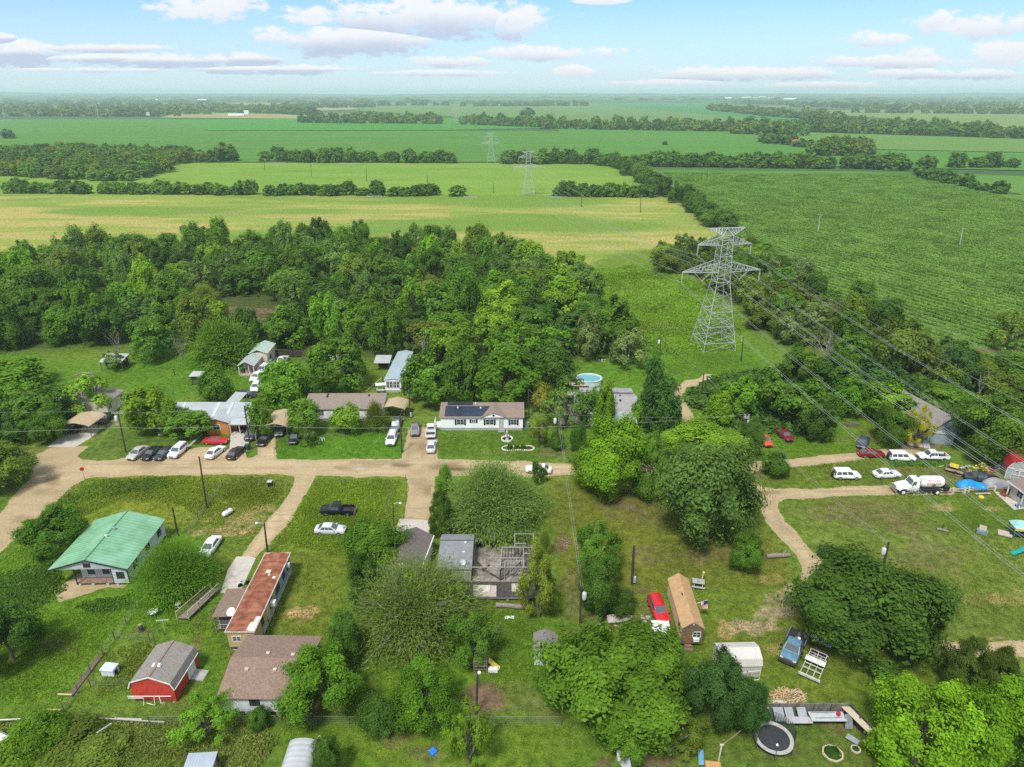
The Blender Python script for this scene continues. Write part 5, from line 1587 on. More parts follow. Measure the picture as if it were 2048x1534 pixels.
 MB().b(-2.9, -.5, -1.12, 1.12, .95, 1.05).build('bed_deck', M('bed_liner', (.03, .03, .032), .9), t)
 for s in (-1, 1):
  MB().b(-2.9, -.5, s * 1.08 - .04, s * 1.08 + .04, 1.05, 1.4).build('side_rail', M('grey_steel', (.30, .31, .32), .5, .5), t)
  MB().b(1.1, 1.3, s * 1.2 - .14, s * 1.2 + .14, 1.2, 1.55).build('mirror', trim, t)
  MB().b(2.48, 2.62, s * .72 - .18, s * .72 + .18, .82, 1.0).build('headlight', lc, t)
 MB().b(2.55, 2.85, -1.05, 1.05, .45, .85).build('ranch_bumper', M('rusty_dark', (.06, .045, .04), .8), t)
 MB().lathe([(.02, 0), (.24, 0), (.24, .14), (.1, .16)], (-1.3, .2, 1.06), 14).build('spool', M('truck_white', (.8, .82, .8), .3), t)
 rs = random.Random(3)
 for k in range(5):
  x, y = rs.uniform(-2.6, -.8), rs.uniform(-.8, .8)
  MB().b(x - .2, x + .25, y - .15, y + .15, 1.05, 1.05 + rs.uniform(.1, .3)).build('load_box', M('junk_grey', (.16, .15, .14), .8, var=.4), t)
 wheel_parts(t, (-1.75, 1.8), .92, .41, tire)
 # stripped white trailer frame
 A, B = P(1615, 1360, .5), P(1643, 1297, .5)
 d = A - B
 t = thing('stripped_trailer', 'stripped white vehicle frame lying on the grass beside the blue work truck', 'trailer frame', ((A.x + B.x) / 2, (A.y + B.y) / 2, 0), math.atan2(d.y, d.x))
 fw = M('frame_white', (.50, .50, .47), .7, var=.25)
 fr = MB()
 for y in (-1.0, -.35, .35, 1.0):
  fr.bar((-2.0, y, .5), (2.4, y, .5), .07)
 for x in (-2.0, -1.2, -.4, .4, 1.2, 2.4):
  fr.bar((x, -1.05, .55), (x, 1.05, .55), .09)
 fr.build('frame', fw, t)
 MB().b(2.3, 2.48, -1.2, 1.2, .35, .62).build('bumper', fw, t)
 MB().sheet([(-.5, -1.1, .95), (.35, -1.1, .95), (.35, 1.1, .95), (-.5, 1.1, .95)], .05).build('white_panel', M('panel_white', (.68, .68, .66), .6), t)
 rk = MB()
 for y in (-.9, 0, .9):
  rk.bar((-1.4, y, .6), (-1.4, y, 1.25), .05).bar((-1.4, y, 1.25), (-.55, y, 1.0), .05)
 rk.bar((-1.4, -.95, 1.25), (-1.4, .95, 1.25), .06).bar((-.95, -.95, 1.15), (-.95, .95, 1.15), .05)
 rk.build('rack', fw, t)
 MB().b(-2.3, -1.7, -.8, .8, .3, .9).build('engine_block', M('rusty_dark', (.06, .045, .04), .8), t)
 wheel_parts(t, (-1.6,), .95, .36, tire)
 # camper
 A = P(1321, 1254, 2.4)
 t = thing('camper_trailer', 'white camper trailer with a roof hatch behind the red SUV', 'camper', (A.x, A.y - .8, 0), R(-5))
 cw = M('camper_white', (.72, .73, .70), .5, var=.1, stain=(.5, .48, .42))
 MB().prism([(-2.2, .5), (2.1, .5), (2.3, 1.2), (1.9, 2.4), (-2.1, 2.45), (-2.3, 1.4)], -1.05, 1.05, axis='x').build('body', cw, t)
 MB().b(-.3, .3, -.1, .5, 2.42, 2.52).build('roof_hatch', M('camper_grey', (.55, .56, .55), .5), t)
 MB().b(-1.09, -1.05, -1.0, -.2, 1.4, 1.9).build('window', glass, t)
 wheel_parts(t, (0,), .9, .33, tire)
 # golf cart sized utility cart by the blue-roofed trailer
 A = P(763, 783)
 t = thing('utility_cart', 'small white roofed utility cart by the pole near the blue-roofed trailer', 'utility cart', (A.x, A.y, 0), R(10))
 MB().loft([ring(x, .25, z, w) for x, z, w in ((-1.1, .7, .5), (-.4, .75, .6), (.5, .6, .6), (1.1, .55, .5))]).build('body', fw, t, smooth=40)
 MB().b(-1.2, .9, -.75, .75, 1.75, 1.83).build('roof', cw, t)
 ps = MB()
 for x in (-1.0, .7):
  for y in (-.6, .6):
   ps.bar((x, y, .6), (x, y, 1.75), .05)
 ps.build('roof_post', trim, t)
 wheel_parts(t, (-.8, .8), .55, .24, tire)
 # boat under the oak and small skiff
 for (px, py, rz, lab, L, cc) in ((1240, 1242, .15, 'abandoned open boat full of rubbish below the dark bush', 3.2, (.42, .40, .36)), (1642, 1284, -.9, 'small white boat hull half under the large dark tree', 2.6, (.62, .66, .64))):
  A = P(px, py)
  t = thing('boat', lab, 'boat', (A.x, A.y, 0), rz)
  MB().loft([[(x, -w, .55), (x, -w * .6, .08), (x, w * .6, .08), (x, w, .55), (x, w * .8, .5), (x, w * .5, .2), (x, -w * .5, .2), (x, -w * .8, .5)] for x, w in ((-L / 2, .7), (-L / 6, .78), (L / 4, .6), (L / 2, .12))]).build('hull', M('hull' + lab[:3], cc, .6, var=.25), t, smooth=40)
  MB().b(-.2, .2, -.6, .6, .36, .42).build('seat', M('hull_seat', (.3, .29, .27), .7), t)
# ================================================================ buildings
def rect_px(pts, z):
 """eave corners front-left, front-right, back-right(, back-left) -> centre x, y, turn, width, depth"""
 w = [P(x, y, z) for x, y in pts]
 FL, FR, BR = w[:3]
 BL = w[3] if len(w) > 3 else FL + BR - FR
 c = (FL + FR + BR + BL) / 4
 Wv = ((FR - FL) + (BR - BL)) / 2
 Lv = ((BL - FL) + (BR - FR)) / 2
 rz = (math.atan2(Wv.y, Wv.x) * Wv.length + (math.atan2(Lv.y, Lv.x) - math.pi / 2) * Lv.length) / (Wv.length + Lv.length)
 return c.x, c.y, rz, Wv.length, Lv.length
def roof_sheet(prof, y0, y1, t=.09, axis='y'):
 """bent roof sheet: profile (across, z) from one eave to the other, run y0..y1"""
 mb = MB()
 f = (lambda a, b, z: (a, b, z)) if axis == 'y' else (lambda a, b, z: (b, a, z))
 n = len(prof)
 vs = []
 for b in (y0, y1):
  vs += [f(a, b, z) for a, z in prof] + [f(a, b, z - t) for a, z in prof]
 fs = []
 m = 2 * n
 for i in range(n - 1):
  fs += [(i, i + 1, m + i + 1, m + i), (n + i, m + n + i, m + n + i + 1, n + i + 1), (i, n + i, n + i + 1, i + 1), (m + i, m + i + 1, m + n + i + 1, m + n + i)]
 fs += [(0, m, m + n, n), (n - 1, 2 * n - 1, m + 2 * n - 1, m + n - 1)]
 return mb.add(vs, fs)
PADS = []
def window(t, side, W, L, u, z, w, h, frame=None, nm='window'):
 """side f/b/l/r of a W x L block; u along the wall; pane with a frame around it"""
 glass = M('window_glass', (.035, .045, .055), .12, 0, .3, spec=.7)
 fm = frame or M('white_trim', (.70, .70, .68), .6)
 def pt(a, out):
  return {'f': (a, -L / 2 - out), 'b': (-a, L / 2 + out), 'r': (W / 2 + out, a), 'l': (-W / 2 - out, -a)}[side]
 def blk(a0, a1, z0, z1, o0, o1):
  p, q, r, s = pt(a0, o0), pt(a1, o0), pt(a1, o1), pt(a0, o1)
  return [(*k, z0) for k in (p, q, r, s)] + [(*k, z1) for k in (p, q, r, s)]
 o = MB().hexa(blk(u - w / 2, u + w / 2, z, z + h, .0, .025)).build(nm, glass, t)
 m = MB()
 e = .07
 m.hexa(blk(u - w / 2 - e, u + w / 2 + e, z + h, z + h + e, 0, .05)).hexa(blk(u - w / 2 - e, u + w / 2 + e, z - e, z, 0, .06))
 m.hexa(blk(u - w / 2 - e, u - w / 2, z, z + h, 0, .05)).hexa(blk(u + w / 2, u + w / 2 + e, z, z + h, 0, .05))
 m.hexa(blk(u - .025, u + .025, z, z + h, .025, .045)).hexa(blk(u - w / 2, u - .026, z + h / 2 - .02, z + h / 2 + .02, .025, .043)).hexa(blk(u + .026, u + w / 2, z + h / 2 - .02, z + h / 2 + .02, .025, .043))
 m.build('frame', fm, o)
 return o
def door(t, side, W, L, u, z, w, h, mat):
 def pt(a, out):
  return {'f': (a, -L / 2 - out), 'b': (-a, L / 2 + out), 'r': (W / 2 + out, a), 'l': (-W / 2 - out, -a)}[side]
 p = [pt(u - w / 2, 0), pt(u + w / 2, 0), pt(u + w / 2, .05), pt(u - w / 2, .05)]
 o = MB().hexa([(*k, z) for k in p] + [(*k, z + h) for k in p]).build('door', mat, t)
 q = [pt(u + w * .34, .05), pt(u + w * .44, .05), pt(u + w * .44, .1), pt(u + w * .34, .1)]
 MB().hexa([(*k, z + h * .45) for k in q] + [(*k, z + h * .5) for k in q]).build('handle', M('chrome', (.6, .6, .6), .25, .9, .05), o)
 return o
def house(name, label, cat, cx, cy, rz, W, L, ze, zr, wm, rm, axis='y', over=.3, zb=.0, group=None, base=None, walls=True, off=0.0, tr=.1):
 """gable-roofed block; eave rectangle W x L; ridge along axis at offset off across"""
 t = thing(name, label, cat, (cx, cy, 0), rz, group)
 hw, hl = W / 2, L / 2
 iw, il = hw - over, hl - over
 if axis == 'y':
  zi = ze + (zr - ze) * over / hw
  prof = [(-hw, ze), (off, zr), (hw, ze)]
  if walls:
   MB().prism([(-iw, zb), (iw, zb), (iw, zi - tr), (off, zr - tr - .02), (-iw, zi - tr)], -il, il).build('wall', wm, t)
  roof_sheet(prof, -hl, hl, tr).build('roof', rm, t)
 else:
  zi = ze + (zr - ze) * over / hl
  prof = [(-hl, ze), (off, zr), (hl, ze)]
  if walls:
   MB().prism([(-il, zb), (il, zb), (il, zi - tr), (off, zr - tr - .02), (-il, zi - tr)], -iw, iw, axis='x').build('wall', wm, t)
  roof_sheet(prof, -hw, hw, tr, 'x').build('roof', rm, t)
 if base:
  MB().b(-iw + .06, iw - .06, -il + .06, il - .06, 0, zb).build('skirting', base, t)
 return t
def shingle(name, col, **k):
 return M(name, col, .95, 0, .24, 5, bump=.012, stain_scale=.5, **k)
def build_houses():
 metal = M('galvanised', (.46, .50, .51), .42, .35, .12, .7, ribs=('X', .45, .02))
 tan_tin = M('tan_tin', (.47, .37, .23), .5, .1, .10, .6, ribs=('Y', .45, .02), stain=(.40, .30, .18))
 white = M('white_siding', (.86, .88, .88), .7, 0, .06, 1, ribs=('Z', .2, .012))
 cream = M('cream_siding', (.60, .54, .42), .75, 0, .08, 1, ribs=('Z', .2, .012))
 grey_s = M('grey_siding', (.52, .55, .58), .75, 0, .08, 1, ribs=('Z', .25, .014))
 blackt = M('black_trim', (.025, .026, .028), .6)
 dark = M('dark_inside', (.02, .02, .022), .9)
 wood = M('weathered_wood', (.20, .17, .14), .9, 0, .3, 3)
 pier = M('concrete_pier', (.42, .41, .38), .9, 0, .15, 3)
 conc = M('concrete', (.46, .43, .37), .92, 0, .13, .8, stain=(.34, .29, .21), bump=.004)
 tw = M('white_trim', (.70, .70, .68), .6)
 # -- green-roofed house
 W, L, ze, zr = 10.6, 11.8, 3.0, 4.6
 t = thing('house', 'grey house on piers with a large faded green metal roof', 'house', (-57.2, 80.4, 0), R(1.4))
 gm = M('green_tin', (.185, .40, .22), .5, .1, .16, .5, ribs=('Y', .6, .02), stain=(.25, .47, .33), stain_at=(.48, .7), stain_scale=.22)
 roof = roof_sheet([(-W / 2, ze), (0, zr), (W / 2, ze)], -L / 2, L / 2, .12).build('roof', gm, t)
 MB().bar((0, -L / 2, zr + .03), (0, L / 2, zr + .03), .16, .05).build('ridge_cap', M('green_dark', (.08, .24, .13), .5), roof)
 MB().lathe([(.02, .0), (.16, 0), (.16, .3), (.24, .34), (.02, .42)], (.35, 1.2, zr - .1), 10).build('vent', M('chrome', (.6, .6, .6), .25, .9), roof)
 MB().lathe([(.02, .0), (.12, 0), (.12, .35), (.2, .4), (.02, .46)], (.2, -.6, zr - .1), 10).build('vent', M('camper_white', (.72, .73, .70), .5), roof)
 MB().bar((-W / 2, -L / 2 - .03, ze - .06), (0, -L / 2 - .03, zr - .06), .07, .16).bar((0, -L / 2 - .03, zr - .06), (W / 2, -L / 2 - .03, ze - .06), .07, .16).build('fascia', blackt, t)
 MB().prism([(-2.1, .5), (5.0, .5), (5.0, 2.95), (0, zr - .18), (-2.1, 3.75)], -L / 2 + 1.7, L / 2 - .35).build('wall', grey_s, t)
 MB().b(2.95, 5.0, -L / 2 + .3, -L / 2 + 1.7, .5, 2.96).build('front_room', grey_s, t)
 MB().prism([(-5.0, 2.98), (5.0, 2.98), (0, zr - .16)], -L / 2 + .18, -L / 2 + .3).build('gable_wall', M('grey_gable', (.44, .46, .48), .8), t)
 MB().b(-.5, .45, -L / 2 + .13, -L / 2 + .18, 3.3, 3.95).build('gable_vent', blackt, t)
 MB().b(-2.1, 2.95, -L / 2 + .45, -L / 2 + 1.7, .38, .5).build('porch_deck', M('red_wood', (.22, .15, .11), .85, var=.3), t)
 for x in (-1.9, -.1, 1.9, 3.2):
  MB().b(x - .2, x + .2, -L / 2 + .4, -L / 2 + .8, 0, .38).build('pier', pier, t)
 for x in (-2.1, 2.9):
  MB().b(x - .06, x + .06, -L / 2 + .3, -L / 2 + .42, .3, 2.98).build('post', blackt, t)
 for x in (-.75, 1.25):
  MB().b(x - .45, x + .45, -L / 2 + 1.64, -L / 2 + 1.7, 1.0, 2.5).build('window', M('window_glass', (.035, .045, .055), .12), t)
 window(t, 'f', 10, L - .6, 4.0, 1.35, .9, .95, blackt)
 for y in (-3.4, 0.2, 3.8):
  window(t, 'r', 10.0, L, y, 1.5, 1.0, 1.1, blackt)
 MB().b(4.96, 5.06, -L / 2 + .24, -L / 2 + .34, .5, 2.98).build('corner_trim', blackt, t)
 # -- rusty trailer
 rust = M('rusty_roof', (.24, .082, .043), .9, 0, .42, .9, ribs=('Y', 1.0, .05), stain=(.33, .16, .08), stain_at=(.5, .72), stain_scale=.5, bump=.012)
 t = thing('mobile_home', 'long single trailer home with rust-red roof, tan near end and blue far end', 'mobile home', (-32.4, 70.4, 0), R(.8))
 tanw = M('tan_metal', (.47, .35, .17), .6, 0, .12, .5, ribs=('Y', .3, .015))
 bluew = M('blue_metal', (.20, .33, .42), .6, 0, .2, .5, ribs=('Y', .3, .015))
 MB().b(-1.6, 1.6, -7.4, .4, .75, 3.12).build('wall', tanw, t)
 MB().b(-1.6, 1.6, .4, 7.4, .75, 3.12).build('rear_wall', bluew, t)
 roof = roof_sheet([(-1.72, 3.12), (-.9, 3.26), (0, 3.3), (.9, 3.26), (1.72, 3.12)], -7.5, 7.5, .1).build('roof', rust, t, smooth=30)
 ed = MB()
 for s in (-1, 1):
  ed.bar((s * 1.74, -7.5, 3.12), (s * 1.74, 7.5, 3.12), .13, .14)
 ed.bar((-1.8, -7.52, 3.14), (1.8, -7.52, 3.14), .14, .18).bar((-1.8, 7.52, 3.14), (1.8, 7.52, 3.14), .14, .18)
 ed.build('roof_edge', M('flaking_white', (.46, .40, .34), .8, var=.2, stain=(.35, .2, .13)), roof)
 MB().b(-.3, .35, 3.0, 3.7, 3.28, 3.38).build('roof_hatch', M('hatch_cream', (.55, .46, .36), .8), roof)
 MB().b(.9, 1.3, 2.0, 2.4, 3.22, 3.31).b(.2, .45, 2.6, 2.85, 3.27, 3.34).build('sealant_patch', M('patch_white', (.66, .62, .56), .9), roof)
 MB().add([(.75, -7.4, 3.29), (1.66, -7.4, 3.135), (1.66, -4.9, 3.135), (1.15, -5.0, 3.235), (1.1, -5.9, 3.245), (.8, -6.1, 3.285)], [(0, 1, 2, 3, 4, 5)]).build('bare_patch', M('patch_white', (.66, .62, .56), .9), roof)
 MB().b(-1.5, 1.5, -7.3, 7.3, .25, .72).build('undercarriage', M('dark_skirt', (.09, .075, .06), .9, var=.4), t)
 MB().b(1.53, 1.6, -7.3, 7.3, .1, .72).build('skirting', M('mint_skirt', (.45, .47, .42), .8, var=.25), t)
 window(t, 'f', 3.2, 14.8, -.55, 1.7, .95, .65)
 for y, w in ((-4.6, .7), (-1.2, .9), (1.6, 1.3), (4.2, .9), (6.2, .9)):
  window(t, 'r', 3.2, 14.8, y, 1.6, w, .9, blackt)
 door(t, 'r', 3.2, 14.8, -2.6, .8, .85, 2.0, M('door_beige', (.55, .50, .40), .6))
 MB().b(1.62, 2.25, -1.75, -1.05, 1.9, 2.45).build('cooler', M('camper_white', (.72, .73, .70), .5), t)
 MB().b(1.66, 2.05, 5.5, 6.0, 2.3, 2.8).build('cooler', M('camper_white', (.72, .73, .70), .5), t)
 for y in (-6.0, -4.0, -1.4):
  MB().bar((2.1, y, 0), (2.1, y, 1.9), .06).build('brace_post', dark, t)
 MB().tube([(-1.2, -7.6, .5), (1.2, -7.6, .5), (0, -8.3, .45)], .06).build('hitch', M('grey_steel', (.3, .31, .32), .5, .5), t)
 # porch roof and ramp on its left
 cx, cy, rz, W, L = rect_px([(426, 1232), (465, 1230), (494, 1176), (455, 1180)], 2.7)
 t = thing('porch', 'brown roofed porch with dark screens against the rusty trailer', 'porch', (cx - .1, cy, 0), R(.8))
 roof_sheet([(-1.3, 2.6), (1.35, 2.75)], -2.6, 2.6, .1).build('roof', shingle('brown_shingle_b', (.20, .145, .105)), t)
 MB().b(-1.1, 1.25, -2.4, 2.4, .5, .62).build('deck', wood, t)
 MB().b(-.5, 1.25, -2.3, 2.3, .62, 2.55).build('screen_room', dark, t)
 for x, y in ((-1.1, -2.4), (-1.1, 2.4), (1.2, -2.4)):
  MB().b(x - .05, x + .05, y - .05, y + .05, 0, 2.58).build('post', wood, t)
 bl = MB()
 for k in range(10):
  x = -.5 + k * .18
  bl.bar((x, -2.4, .62), (x, -2.4, 1.9), .03)
 bl.bar((-.55, -2.4, 1.25), (1.25, -2.4, 1.25), .05).build('railing', M('frame_white', (.5, .5, .47), .7), t)
 A, B = P(406, 1250), P(444, 1183)
 t = thing('wooden_ramp', 'wooden ramp with pale handrails beside the brown porch', 'ramp', (0, 0, 0))
 MB().hexa([(B.x - 3.5, B.y - 5.5, .35), (B.x - 2.0, B.y - 5.6, .35), (B.x - .2, B.y, .5), (B.x - 1.4, B.y, .5), (B.x - 3.5, B.y - 5.5, .45), (B.x - 2.0, B.y - 5.6, .45), (B.x - .2, B.y, .6), (B.x - 1.4, B.y, .6)]).build('deck', wood, t)
 pale = M('pale_lumber', (.45, .38, .26), .8, var=.2)
 for s in (0, 1):
  mb = MB()
  a = Vector((B.x - 1.4 + s * 1.2, B.y, 0)); b = Vector((B.x - 3.5 + s * 1.5, B.y - 5.5, 0))
  for k in range(4):
   q = a.lerp(b, k / 3)
   mb.bar((q.x, q.y, 0), (q.x, q.y, 1.4), .08)
  mb.bar((a.x, a.y, 1.4), (b.x, b.y, 1.4), .09).bar((a.x, a.y, .95), (b.x, b.y, .95), .07)
  mb.build('handrail', pale, t)
 # -- red barn shed
 t = thing('barn_shed', 'bright red barn-shaped shed with grey gambrel roof and white trim', 'shed', (-39.3, 58.2, 0), R(-3))
 red = M('barn_red', (.48, .045, .028), .75, 0, .12, 1.5)
 pr = [(-2.6, 2.0), (-2.25, 2.85), (0, 3.7), (2.25, 2.85), (2.6, 2.0)]
 MB().prism([(-2.45, .25), (2.45, .25), (2.45, 1.98), (2.15, 2.76), (0, 3.58), (-2.15, 2.76), (-2.45, 1.98)], -2.55, 2.7).build('wall', red, t)
 roof = roof_sheet(pr, -2.65, 2.8, .1).build('roof', shingle('grey_shingle_a', (.235, .215, .19), stain=(.17, .14, .11)), t)
 MB().bar((0, -2.6, 3.73), (0, 2.75, 3.73), .25, .04).build('ridge_cap', M('cap_tan', (.24, .18, .13), .9), roof)
 for x in (-.3, .3):
  MB().hexa([(x - .22, -1.1, 3.6), (x + .22, -1.1, 3.6), (x + .22, -.7, 3.6), (x - .22, -.7, 3.6), (x - .1, -1.05, 3.85), (x + .1, -1.05, 3.85), (x + .1, -.75, 3.85), (x - .1, -.75, 3.85)]).build('vent', M('camper_white', (.72, .73, .70), .5), roof)
 tm = MB()
 for (a, b) in zip(pr, pr[1:]):
  tm.bar((a[0], -2.68, a[1] - .05), (b[0], -2.68, b[1] - .05), .06, .12)
 tm.bar((2.62, -2.6, 1.97), (2.62, 2.75, 1.97), .06, .1)
 tm.build('trim', tw, t)
 MB().b(2.45, 2.52, .3, 1.9, .35, 1.9).build('door', M('door_white', (.66, .66, .64), .6), t)
 MB().hexa([(2.5, .5, .0), (3.9, .5, -.02), (3.9, 2.0, -.02), (2.5, 2.0, .0), (2.5, .5, .3), (3.9, .5, .08), (3.9, 2.0, .08), (2.5, 2.0, .3)]).build('ramp', M('grey_boards', (.36, .36, .36), .9), t)
 MB().b(-2.3, 2.3, -2.4, 2.6, 0, .25).build('skid_base', dark, t)
 # -- brown-roofed house
 t = house('house', 'pale house with a wide brown shingle roof, cut by the fresh green tree', 'house', -26.9, 58.0, R(-1), 8.9, 9.2, 2.9, 4.05, M('pale_blue_wall', (.62, .66, .66), .7, 0, .06), shingle('brown_shingle', (.225, .155, .115), stain=(.30, .215, .16)), 'x', .45, .55)
 roof = next(o for o in kids(t) if o.name.startswith('roof'))
 for x, y in ((-2.2, -1.4), (.9, -1.4), (-.6, .8), (2.3, .6)):
  z = 4.05 - abs(y) * .25
  MB().b(x - .2, x + .2, y - .18, y + .18, z - .05, z + .14).build('roof_vent', M('vent_pink', (.50, .40, .33), .7), roof)
 for x in (-3.4, -1.7, 0, 1.7, 3.4):
  MB().b(x - .2, x + .2, -4.1, -3.75, 0, .55).build('pier', pier, t)
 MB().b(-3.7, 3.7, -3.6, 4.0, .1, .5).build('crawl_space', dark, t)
 window(t, 'f', 8, 8.3, -.6, 1.5, 1.0, .9, blackt)
 for y in (-2, 1.5):
  window(t, 'l', 8, 8.3, y, 1.5, 1.0, .9, blackt)
 # -- grey garage
 t = house('garage', 'garage with a dark grey shingle gable roof at the end of the gravel drive', 'garage', -14.4, 79.2, R(-7), 5.2, 7.6, 2.7, 4.0, white, shingle('dark_grey_shingle', (.135, .118, .112), stain=(.19, .165, .155)), 'y', .25)
 MB().b(-2.0, 2.0, 3.56, 3.62, .05, 2.2).build('garage_door', tw, t)
 MB().bar((2.62, -3.8, 2.66), (2.62, 3.8, 2.66), .12, .14).build('gutter', tw, t)
 # -- ruined house
 t = thing('ruined_house', 'burnt-out house, grey roof left over one end, bare stud walls and floor at the other', 'ruined house', (0, 0, 0))
 gs = M('plain_grey_roof', (.205, .215, .225), .9, 0, .12, .8, bump=.006)
 roof = roof_sheet([(75.0, 2.75), (80.6, 3.35), (82.7, 2.9)], -10.2, -5.45, .1, 'x').build('roof', gs, t)
 MB().bar((-10.2, 80.6, 3.39), (-5.45, 80.6, 3.39), .22, .05).build('ridge_cap', M('cap_black', (.10, .105, .11), .9), roof)
 MB().b(-6.75, -6.45, 80.0, 80.3, 3.25, 3.42).build('roof_vent', tw, roof)
 MB().b(-6.9, -6.6, 78.2, 78.4, 3.05, 3.16).build('roof_vent', tw, roof)
 MB().b(-10.0, -5.6, 75.2, 82.5, .5, 2.7).build('wall', M('pale_ruin_wall', (.52, .51, .46), .8, var=.2), t)
 MB().b(-8.9, -8.2, 75.12, 75.2, 1.4, 2.2).build('window', M('window_glass', (.035, .045, .055), .12), t)
 sd_ = MB().lathe([(.02, 0), (.22, .03), (.40, .11), (.39, .13), (.2, .06), (.02, .04)], (0, 0, 0), 16).build('satellite_dish', M('dish', (.52, .56, .55), .4), t)
 sd_.location = (-6.7, 75.9, 3.15); sd_.rotation_euler = (R(50), 0, R(15))
 MB().tube([(-6.7, 75.95, 2.85), (-6.7, 75.95, 3.2)], .03, 5).build('dish_mast', dark, sd_)
 kids(sd_)[0].matrix_parent_inverse = sd_.matrix_basis.inverted()
 MB().b(-8.0, -7.92, 75.02, 75.1, 1.9, 3.3).build('vent_pipe', tw, t)
 MB().b(-5.45, 3.2, 75.2, 83.2, .35, .5).build('floor', M('burnt_floor', (.25, .22, .185), .95, 0, .35, 1.2, stain=(.06, .05, .045), stain_at=(.45, .7), stain_scale=.45), t)
 MB().b(-5.2, 3.0, 75.4, 83.0, 0, .35).build('foundation', dark, t)
 MB().b(-6.2, 3.2, 71.9, 75.15, .42, .54).build('deck', M('deck_black', (.060, .058, .050), .95, 0, .4, 3, ribs=('X', .16, .01), stain=(.10, .11, .07)), t)
 for x in (-5.9, -3.2, -.6, 2.0):
  MB().b(x - .16, x + .16, 71.95, 72.25, 0, .42).build('pier', pier, t)
 MB().b(-6.2, 3.2, 71.86, 71.9, .36, .56).build('rim_board', M('rim_grey', (.2, .19, .18), .9), t)
 stud = M('grey_stud', (.30, .29, .275), .9, 0, .2)
 burnt = M('burnt_stud', (.06, .055, .05), .95, 0, .4)
 def studs(a, b, n, z0=.5, z1=2.6, m=stud, ms=burnt, step=True):
  a, b = Vector((*a, 0)), Vector((*b, 0))
  MB().bar((a.x, a.y, z1), (b.x, b.y, z1), .11, .09).bar((a.x, a.y, z0 + .05), (b.x, b.y, z0 + .05), .1, .08).build('wall_plate', m, t)
  mb = MB()
  for k in range(n + 1):
   q = a.lerp(b, k / n)
   mb.bar((q.x, q.y, z0), (q.x, q.y, z1 - .05), .07, .09)
  mb.build('stud_row', ms, t)
 studs((-6.0, 75.2), (2.6, 75.2), 3, .5, 2.9, stud, stud)
 studs((-1.6, 75.2), (-1.4, 80.0), 7)
 studs((-1.4, 80.0), (3.1, 80.0), 10)
 studs((1.6, 75.2), (1.6, 80.0), 9)
 studs((3.1, 75.2), (3.1, 83.2), 12)
 studs((-1.5, 77.6), (1.6, 77.6), 8)
 studs((.4, 80.0), (.4, 83.2), 5)
 studs((.4, 83.2), (3.1, 83.2), 6)
 studs((1.6, 78.6), (3.1, 78.6), 4)
 studs((-1.0, 75.25), (-1.0, 77.0), 1, .5, 2.6, stud, stud)
 studs((-1.0, 77.0), (1.5, 77.0), 7, .5, 2.55, stud, M('grey_board', (.36, .36, .36), .9))
 studs((.4, 80.9), (2.0, 80.9), 3)
 MB().bar((-5.3, 77.4, 1.9), (-1.5, 75.5, .62), .12).bar((1.2, 76.8, 2.5), (-1.5, 75.5, .62), .12).bar((.8, 79.8, .6), (2.3, 80.6, 2.8), .1).build('fallen_brace', burnt, t)
 MB().bar((-4.9, 79.3, .6), (-3.9, 77.6, .62), .25, .18).bar((-3.2, 78.6, .62), (-4.0, 77.5, .6), .22, .16).build('fallen_beam', burnt, t)
 MB().bar((-5.45, 82.9, .5), (-5.45, 75.2, 2.6), .08).bar((-2.6, 83.0, .5), (-2.6, 83.0, 3.0), .1).bar((-2.5, 79.2, .5), (-2.5, 79.2, 3.2), .08).build('standing_post', stud, t)
 for x, y, w, d, tl in ((-5.2, 72.1, 3.1, 2.2, 'pale board sheet on the black deck of the ruined house'), (-.05, 73.1, 1.15, 1.6, 'smaller pale board on the black deck of the ruined house')):
  o = MB().b(x, x + w, y, y + d, .545, .575).build('board_sheet', M('board_pale', (.44, .40, .33), .9, 0, .15, 2), None)
  tag(o, tl, 'board')
 o = MB().slab([(-5.2, 72.95), (-3.0, 72.85), (-2.85, 74.2), (-5.2, 74.25)], .58, .72).build('mattress', M('mattress', (.55, .52, .45), .8, var=.15), None)
 tag(o, 'dirty mattress lying on the pale board sheet of the black deck', 'mattress')
 # -- plywood-roofed tiny house
 ply = M('plywood', (.46, .29, .14), .85, 0, .16, 2.2, stain=(.38, .22, .10))
 t = house('tiny_house', 'narrow cabin with bare plywood roof and shingled front wall', 'tiny house', 21.8, 68.2, R(-1.2), 2.75, 9.1, 2.95, 3.95, M('yellow_sheathing', (.62, .50, .28), .8, 0, .1), ply, 'y', .12, .55)
 MB().prism([(-1.28, .55), (1.28, .55), (1.28, 2.92), (0, 3.82), (-1.28, 2.92)], -4.47, -4.43).build('front_wall', M('brown_shakes', (.17, .125, .095), .9, 0, .35, 4, ribs=('Z', .22, .02)), t)
 door(t, 'f', 2.6, 8.94, -.45, .6, .75, 1.95, M('door_brown', (.23, .12, .06), .6))
 window(t, 'f', 2.6, 8.94, .5, 1.6, .85, .75)
 MB().b(.15, .85, -4.75, -4.48, 1.05, 1.5).build('air_conditioner', M('camper_white', (.72, .73, .70), .5), t)
 MB().b(-.06, .06, -4.62, -4.48, 3.5, 3.62).build('porch_lamp', tw, t)
 window(t, 'l', 2.5, 8.9, 3.0, 1.7, .6, .6, blackt)
 MB().b(-1.1, 1.1, -4.2, 4.2, .2, .55).build('undercarriage', dark, t)
 MB().b(-.9, .1, -5.3, -4.5, 0, .3).b(-.8, 0, -4.9, -4.5, .3, .5).build('step', M('brown_step', (.2, .13, .09), .9), t)
 MB().b(-.4, -.2, .4, .9, 3.72, 3.76).build('roof_mark', dark, next(o for o in kids(t) if o.name.startswith('roof')))
